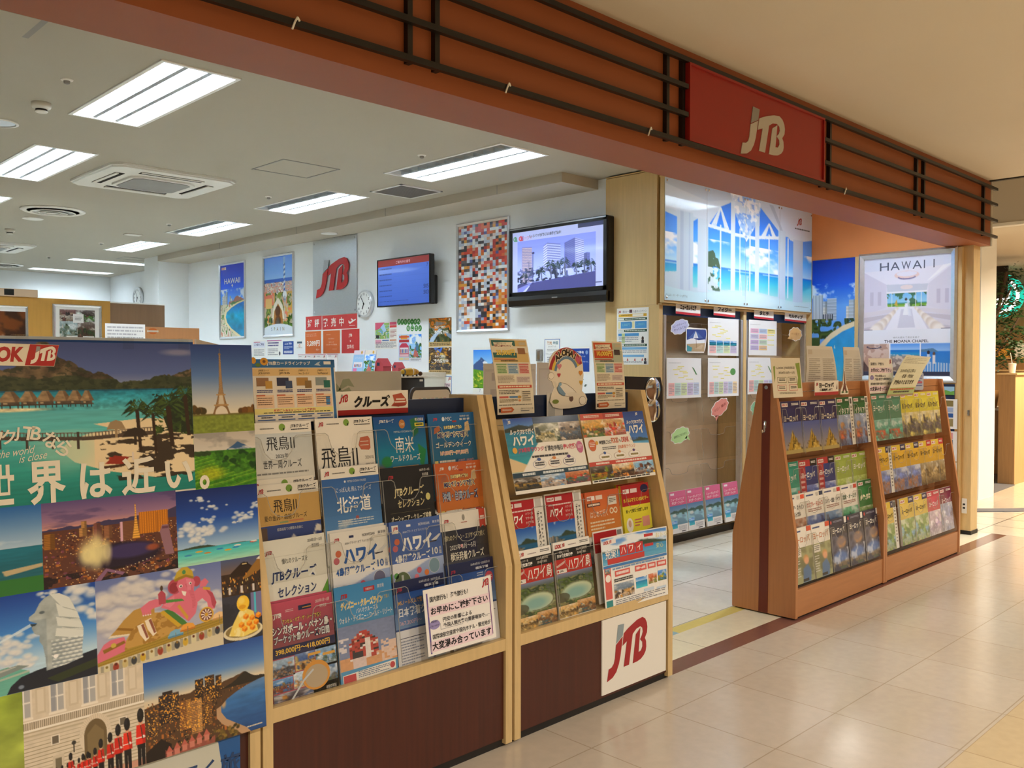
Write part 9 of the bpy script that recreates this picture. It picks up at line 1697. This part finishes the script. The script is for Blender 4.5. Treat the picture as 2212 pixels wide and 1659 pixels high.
def b2(a):
    a = a.copy(); t = np.clip(1+a[:, 2]/.235, 0, 1); a[:, 1] += .02*t**2; a[:, 0] += .05*t*(1-a[:, 0]/.42); return a
S.warp = b2; tag(S.place('notice', (5.765, 2.522, 1.462)), 'white notice with pink highlighted sentence curling above the cherry rack', 'notice')
S = Sheet(.45, .30, 'dcd8b8', .0015, grid=(10, 12)); S.gr(0, 0, 1, .3, 'd4d0bc', 'dcd8b8', 1); S.lines(.06, .06, .9, .22, 4, 'b8b298', 3); S.t('2024年4月以降は', .10, .34, .09, '55523c', 4, w=.6); S.t('新宿・予約は', .28, .47, .09, '44423a', 4, w=.42, bold=.02); S.t('海外のみとなります', .08, .60, .11, '3a382c', 4, w=.74, bold=.04); S.r(0, .78, 1, .93, 'a8b878', 2); S.lines(.06, .80, .94, .84, 1, 'b85a3c', 4, .1, .9); S.lines(.2, .86, .8, .9, 1, '44443a', 4, .1, .9); S.r(0, .93, 1, 1, '9a8468', 2)
def b3(a):
    a = a.copy(); t = np.clip(1+a[:, 2]/.30, 0, 1); a[:, 0] += .34*t**1.8; a[:, 1] += -.02*np.sin(PI*t); a[:, 2] -= .012*t**2*(a[:, 0]/.5); return a
S.warp = b3; tag(S.place('notice', (6.02, 2.508, 1.495+.0), (1, 0, 0)), 'green banded notice with bold black text curling far back above the yellow section', 'notice')
S = Sheet(.165, .125, 'aab0bc', .002, shape=[(.08, 0), (.92, 0), (1, .1), (1, .9), (.92, 1), (.08, 1), (0, .9), (0, .1)]); S.lines(.15, .15, .85, .85, 5, '6a70a0', 2); S.lines(.15, .5, .85, .62, 1, 'c05a6a', 3, .1, .9)
tag(S.place('tag_card', (6.565, 2.530, 1.36)), 'small grey blue tag card on the rack top board near the pillar', 'card')

# ================================================================== wall rack items
def note_sheet(x, z, w, h, lbl, kind):
    S = Sheet(w, h, 'eceef0', .0012); S.lines(.05, .12, .4, .14, 1, 'a8a8b0', 3)
    rg2 = random.Random(int(x*100+z*10))
    if kind == 'm':
        cols = ('e8b4d0', 'b4cce8', 'f0e48c', 'c8c4e0', 'f0c0c0', '', 'c8b0dc', 'c4dcc0', '', 'c0b4dc', 'e8c48c', '')
        for i, c in enumerate(cols):
            if c: S.r(.06+.3*(i % 3), .24+.16*(i//3), .34+.3*(i % 3), .37+.16*(i//3), c, 2); S.lines(.09+.3*(i % 3), .27+.16*(i//3), .31+.3*(i % 3), .35+.16*(i//3), 2, 'a0a0b4', 3)
        for i in range(4): S.r(.66, .26+.14*i, .9, .285+.14*i, 'f0e890', 3)
    else:
        for i in range(9): a = rg2.uniform(.12, .6); b = .2+.04*i; S.r(a, b, a+rg2.uniform(.1, .22), b+.022, 'efe78c', 2)
        n = 4 if kind == 'p' else 5 if kind == '5' else 6
        for i in range(n):
            c = ('f0b8b4', 'bfe0d8', 'd4e4b0', 'cfc4e4', 'c0cfe8', 'f0d8a8')[i % 6]; a = .05+.9*i/n; S.r(a, .62, a+.82/n, .93, c, 2); S.lines(a+.01, .66, a+.8/n, .9, 6, 'a0a0ac', 3)
            if kind == 'p': S.img(a, .60, a+.82/n, .73, coast(8, 6, seed=i), 3)
        if kind == '5': S.p([(.72, .22), (.78, .26), (.88, .42), (.84, .42)], '5a8a5c', 3)
        if kind == '6': S.el(.8, .36, .09, .09, '5a9a54', 3)
    tag(S.place('notice', (x, 4.024, z)), lbl, 'notice')
note_sheet(6.188, 1.80, .465, .308, 'white chart sheet with four small photos under the second country label', 'p'); note_sheet(6.818, 1.805, .475, .306, 'white chart sheet with coloured boxes under the third country label', 'm')
note_sheet(5.625, 1.470, .468, .314, 'white flow chart sheet with five coloured columns and a long green island', '5'); note_sheet(6.190, 1.473, .470, .318, 'white flow chart sheet with six coloured columns and a round green island', '6'); note_sheet(6.803, 1.480, .462, .318, 'white flow chart sheet half hidden behind the release date notice', '5')
for (x, z, w, h, txt) in ((5.742, 1.905, .337, .092, 'ニューカレドニア'), (6.272, 1.912, .327, .090, 'フィジー'), (6.905, 1.905, .333, .084, 'タヒチ'), (7.44, 1.898, .405, .080, 'モルディブ')):
    S = Sheet(w, h, 'f2f1ee', .0015); S.r(0, .80, 1, 1, 'c22f3a'); S.t(txt, .5, .16, .46, '17171c', 4, w=min(.66, .16*len(txt)), al='c', bold=.06)
    tag(S.place('shelf_sign', (x, 4.024, z), roll=-.02), 'white country label with red stripe on the navy header, '+{'ニューカレドニア': 'longest word, above the beach sticker', 'フィジー': 'above the chart with four photos', 'タヒチ': 'above the chart with coloured boxes', 'モルディブ': 'above the orange bubble'}[txt], 'sign')
def bubble(x, z, w, h, col, txt, lbl, tail, tc='4a4a5a', roll=0.0):
    pts = []
    for i in range(44):
        t = 2*PI*i/44; r = 1+.06*math.sin(t*9)
        pts.append((.5+.45*r*math.cos(t), .5+.42*r*math.sin(t)))
    S = Sheet(w, h, 'f0f0ee', .001, shape=pts); S.p([(.5+(a-.5)*.93, .5+(b-.5)*.93) for a, b in pts], col, 1); S.p(tail, col, 1)
    for i, s in enumerate(txt): S.t(s, .5, .30+.22*i if len(txt) > 1 else .42, .15, tc, 3, w=.62 if len(s) > 4 else None, al='c')
    tag(S.place('speech_bubble', (x, 4.022, z), roll=roll), lbl, 'sticker', 'cloud shaped paper stickers on the wall rack')
bubble(5.645, 1.748, .275, .135, 'c3c8ec', ('ビーチチャート', 'やってみてね！'), 'lavender cloud sticker with handwritten lines beside the beach picture', [(.8, .7), (.98, .95), (.7, .85)], '3a3f8a', .22)
bubble(7.50, 1.775, .27, .15, 'e3b676', ('ぜひ見て！',), 'orange cloud sticker beneath the last country label', [(.1, .6), (-.05, .8), (.3, .85)], 'b8783c')
bubble(6.200, 1.085, .30, .155, 'd88a80', ('今日！最高',), 'salmon cloud sticker in the middle of the wall rack', [(.2, .75), (.2, 1.05), (.4, .85)], '8a3a3c', .35)
bubble(5.655, .912, .28, .145, 'b8e09c', ('お待ちしております',), 'lime cloud sticker low on the wall rack', [(.7, .75), (.95, 1.0), (.85, .65)], '3a6a4a', .18)
bubble(6.83, 1.09, .20, .12, '8abf9c', ('おすすめ',), 'green cloud sticker half hidden by the striped end panel', [(.2, .8), (.1, 1), (.4, .85)], '2f5a44', .2)
S = Sheet(.30, .20, 'f0f0ec', .0012, shape=[(.02, .06), (.1, 0), (.95, .02), (1, .2), (.93, .8), (.85, 1), (.1, 1), (.0, .9)]); S.p([(.05, .08), (.93, .06), (.96, .2), (.9, .7), (.05, .7)], '2f4a94', 1); S.p([(.05, .5), (.3, .42), (.6, .5), (.9, .45), (.9, .7), (.05, .7)], 'e8ecf2', 2); S.p([(.05, .66), (.9, .6), (.86, .95), (.06, .95)], 'b8a07c', 3); S.p([(.05, .7), (.3, .8), (.25, .95), (.06, .95)], '4a9aa8', 4); S.p([(.1, .45), (.45, .12), (.8, .4)], 'dfe6ee', 5); S.p([(.1, .45), (.45, .12), (.33, .43)], '4a6ab0', 6); S.p([(.8, .4), (.45, .12), (.58, .41)], '4a6ab0', 6); S.ln([(.45, .12), (.5, .85)], .004, '7a5a3c', 6); S.p([(.4, .85), (.75, .66), (.8, .7), (.72, .86)], 'c8b494', 6)
tag(S.place('sticker', (5.868, 4.019, 1.712)), 'beach picture sticker with parasol beside the lavender cloud', 'sticker')
p = Pic(26, 36); p.grad([(0, '5a7a9c'), (.4, '8aa4b4'), (1, '6a8a98')]); p.put(p.ridge([(0, .35), (.3, .25), (.5, .3), (.8, .2), (1, .3)], .05, 9, 1) & (p.V < .5), '3f5a54'); p.clouds(p.V > .4, 4, 5, .5, '9ac0c8', 3); p.El(.25, .5, .12, .08, 'd8d8d0', .8, .3)
for i, (x, lb) in enumerate(((5.672, 'nearest the maple rack'), (5.905, 'second from the maple rack'), (6.165, 'third from the maple rack'), (6.435, 'fourth from the maple rack'))):
    S = Sheet(.225, .325, 'eceae6', .012); S.r(0, 0, 1, .13, 'd86a94', 2); S.r(0, .13, 1, .34, 'd8608a', 2); S.r(.08, .04, .3, .09, 'f2e8ec', 3); S.t('ニューカレドニア', .08, .16, .06, 'f4e8ee', 4, w=.8, bold=.02); S.t('タヒチ・フィジー', .12, .24, .07, 'f4e8ee', 4, w=.74, bold=.03, shear=.1); S.img(0, .34, 1, .8, p.a, 1); S.img(.05, .70, .38, .88, coast(10, 8, seed=2), 2); S.r(.0, .8, 1, 1, 'e6e6e4', 1); S.lines(.45, .84, .92, .94, 4, '9a9aa4', 4); S.r(.6, .955, .85, .975, '33333a', 4)
    tag(S.place('brochure', (x, 4.035, .428), (1, 0, 0), (0, math.sin(.10), math.cos(.10)), mat=GLOSSY), 'pink topped island brochure at the bottom of the wall rack, '+lb, 'brochure')
bpy.data.objects.remove(_tob)
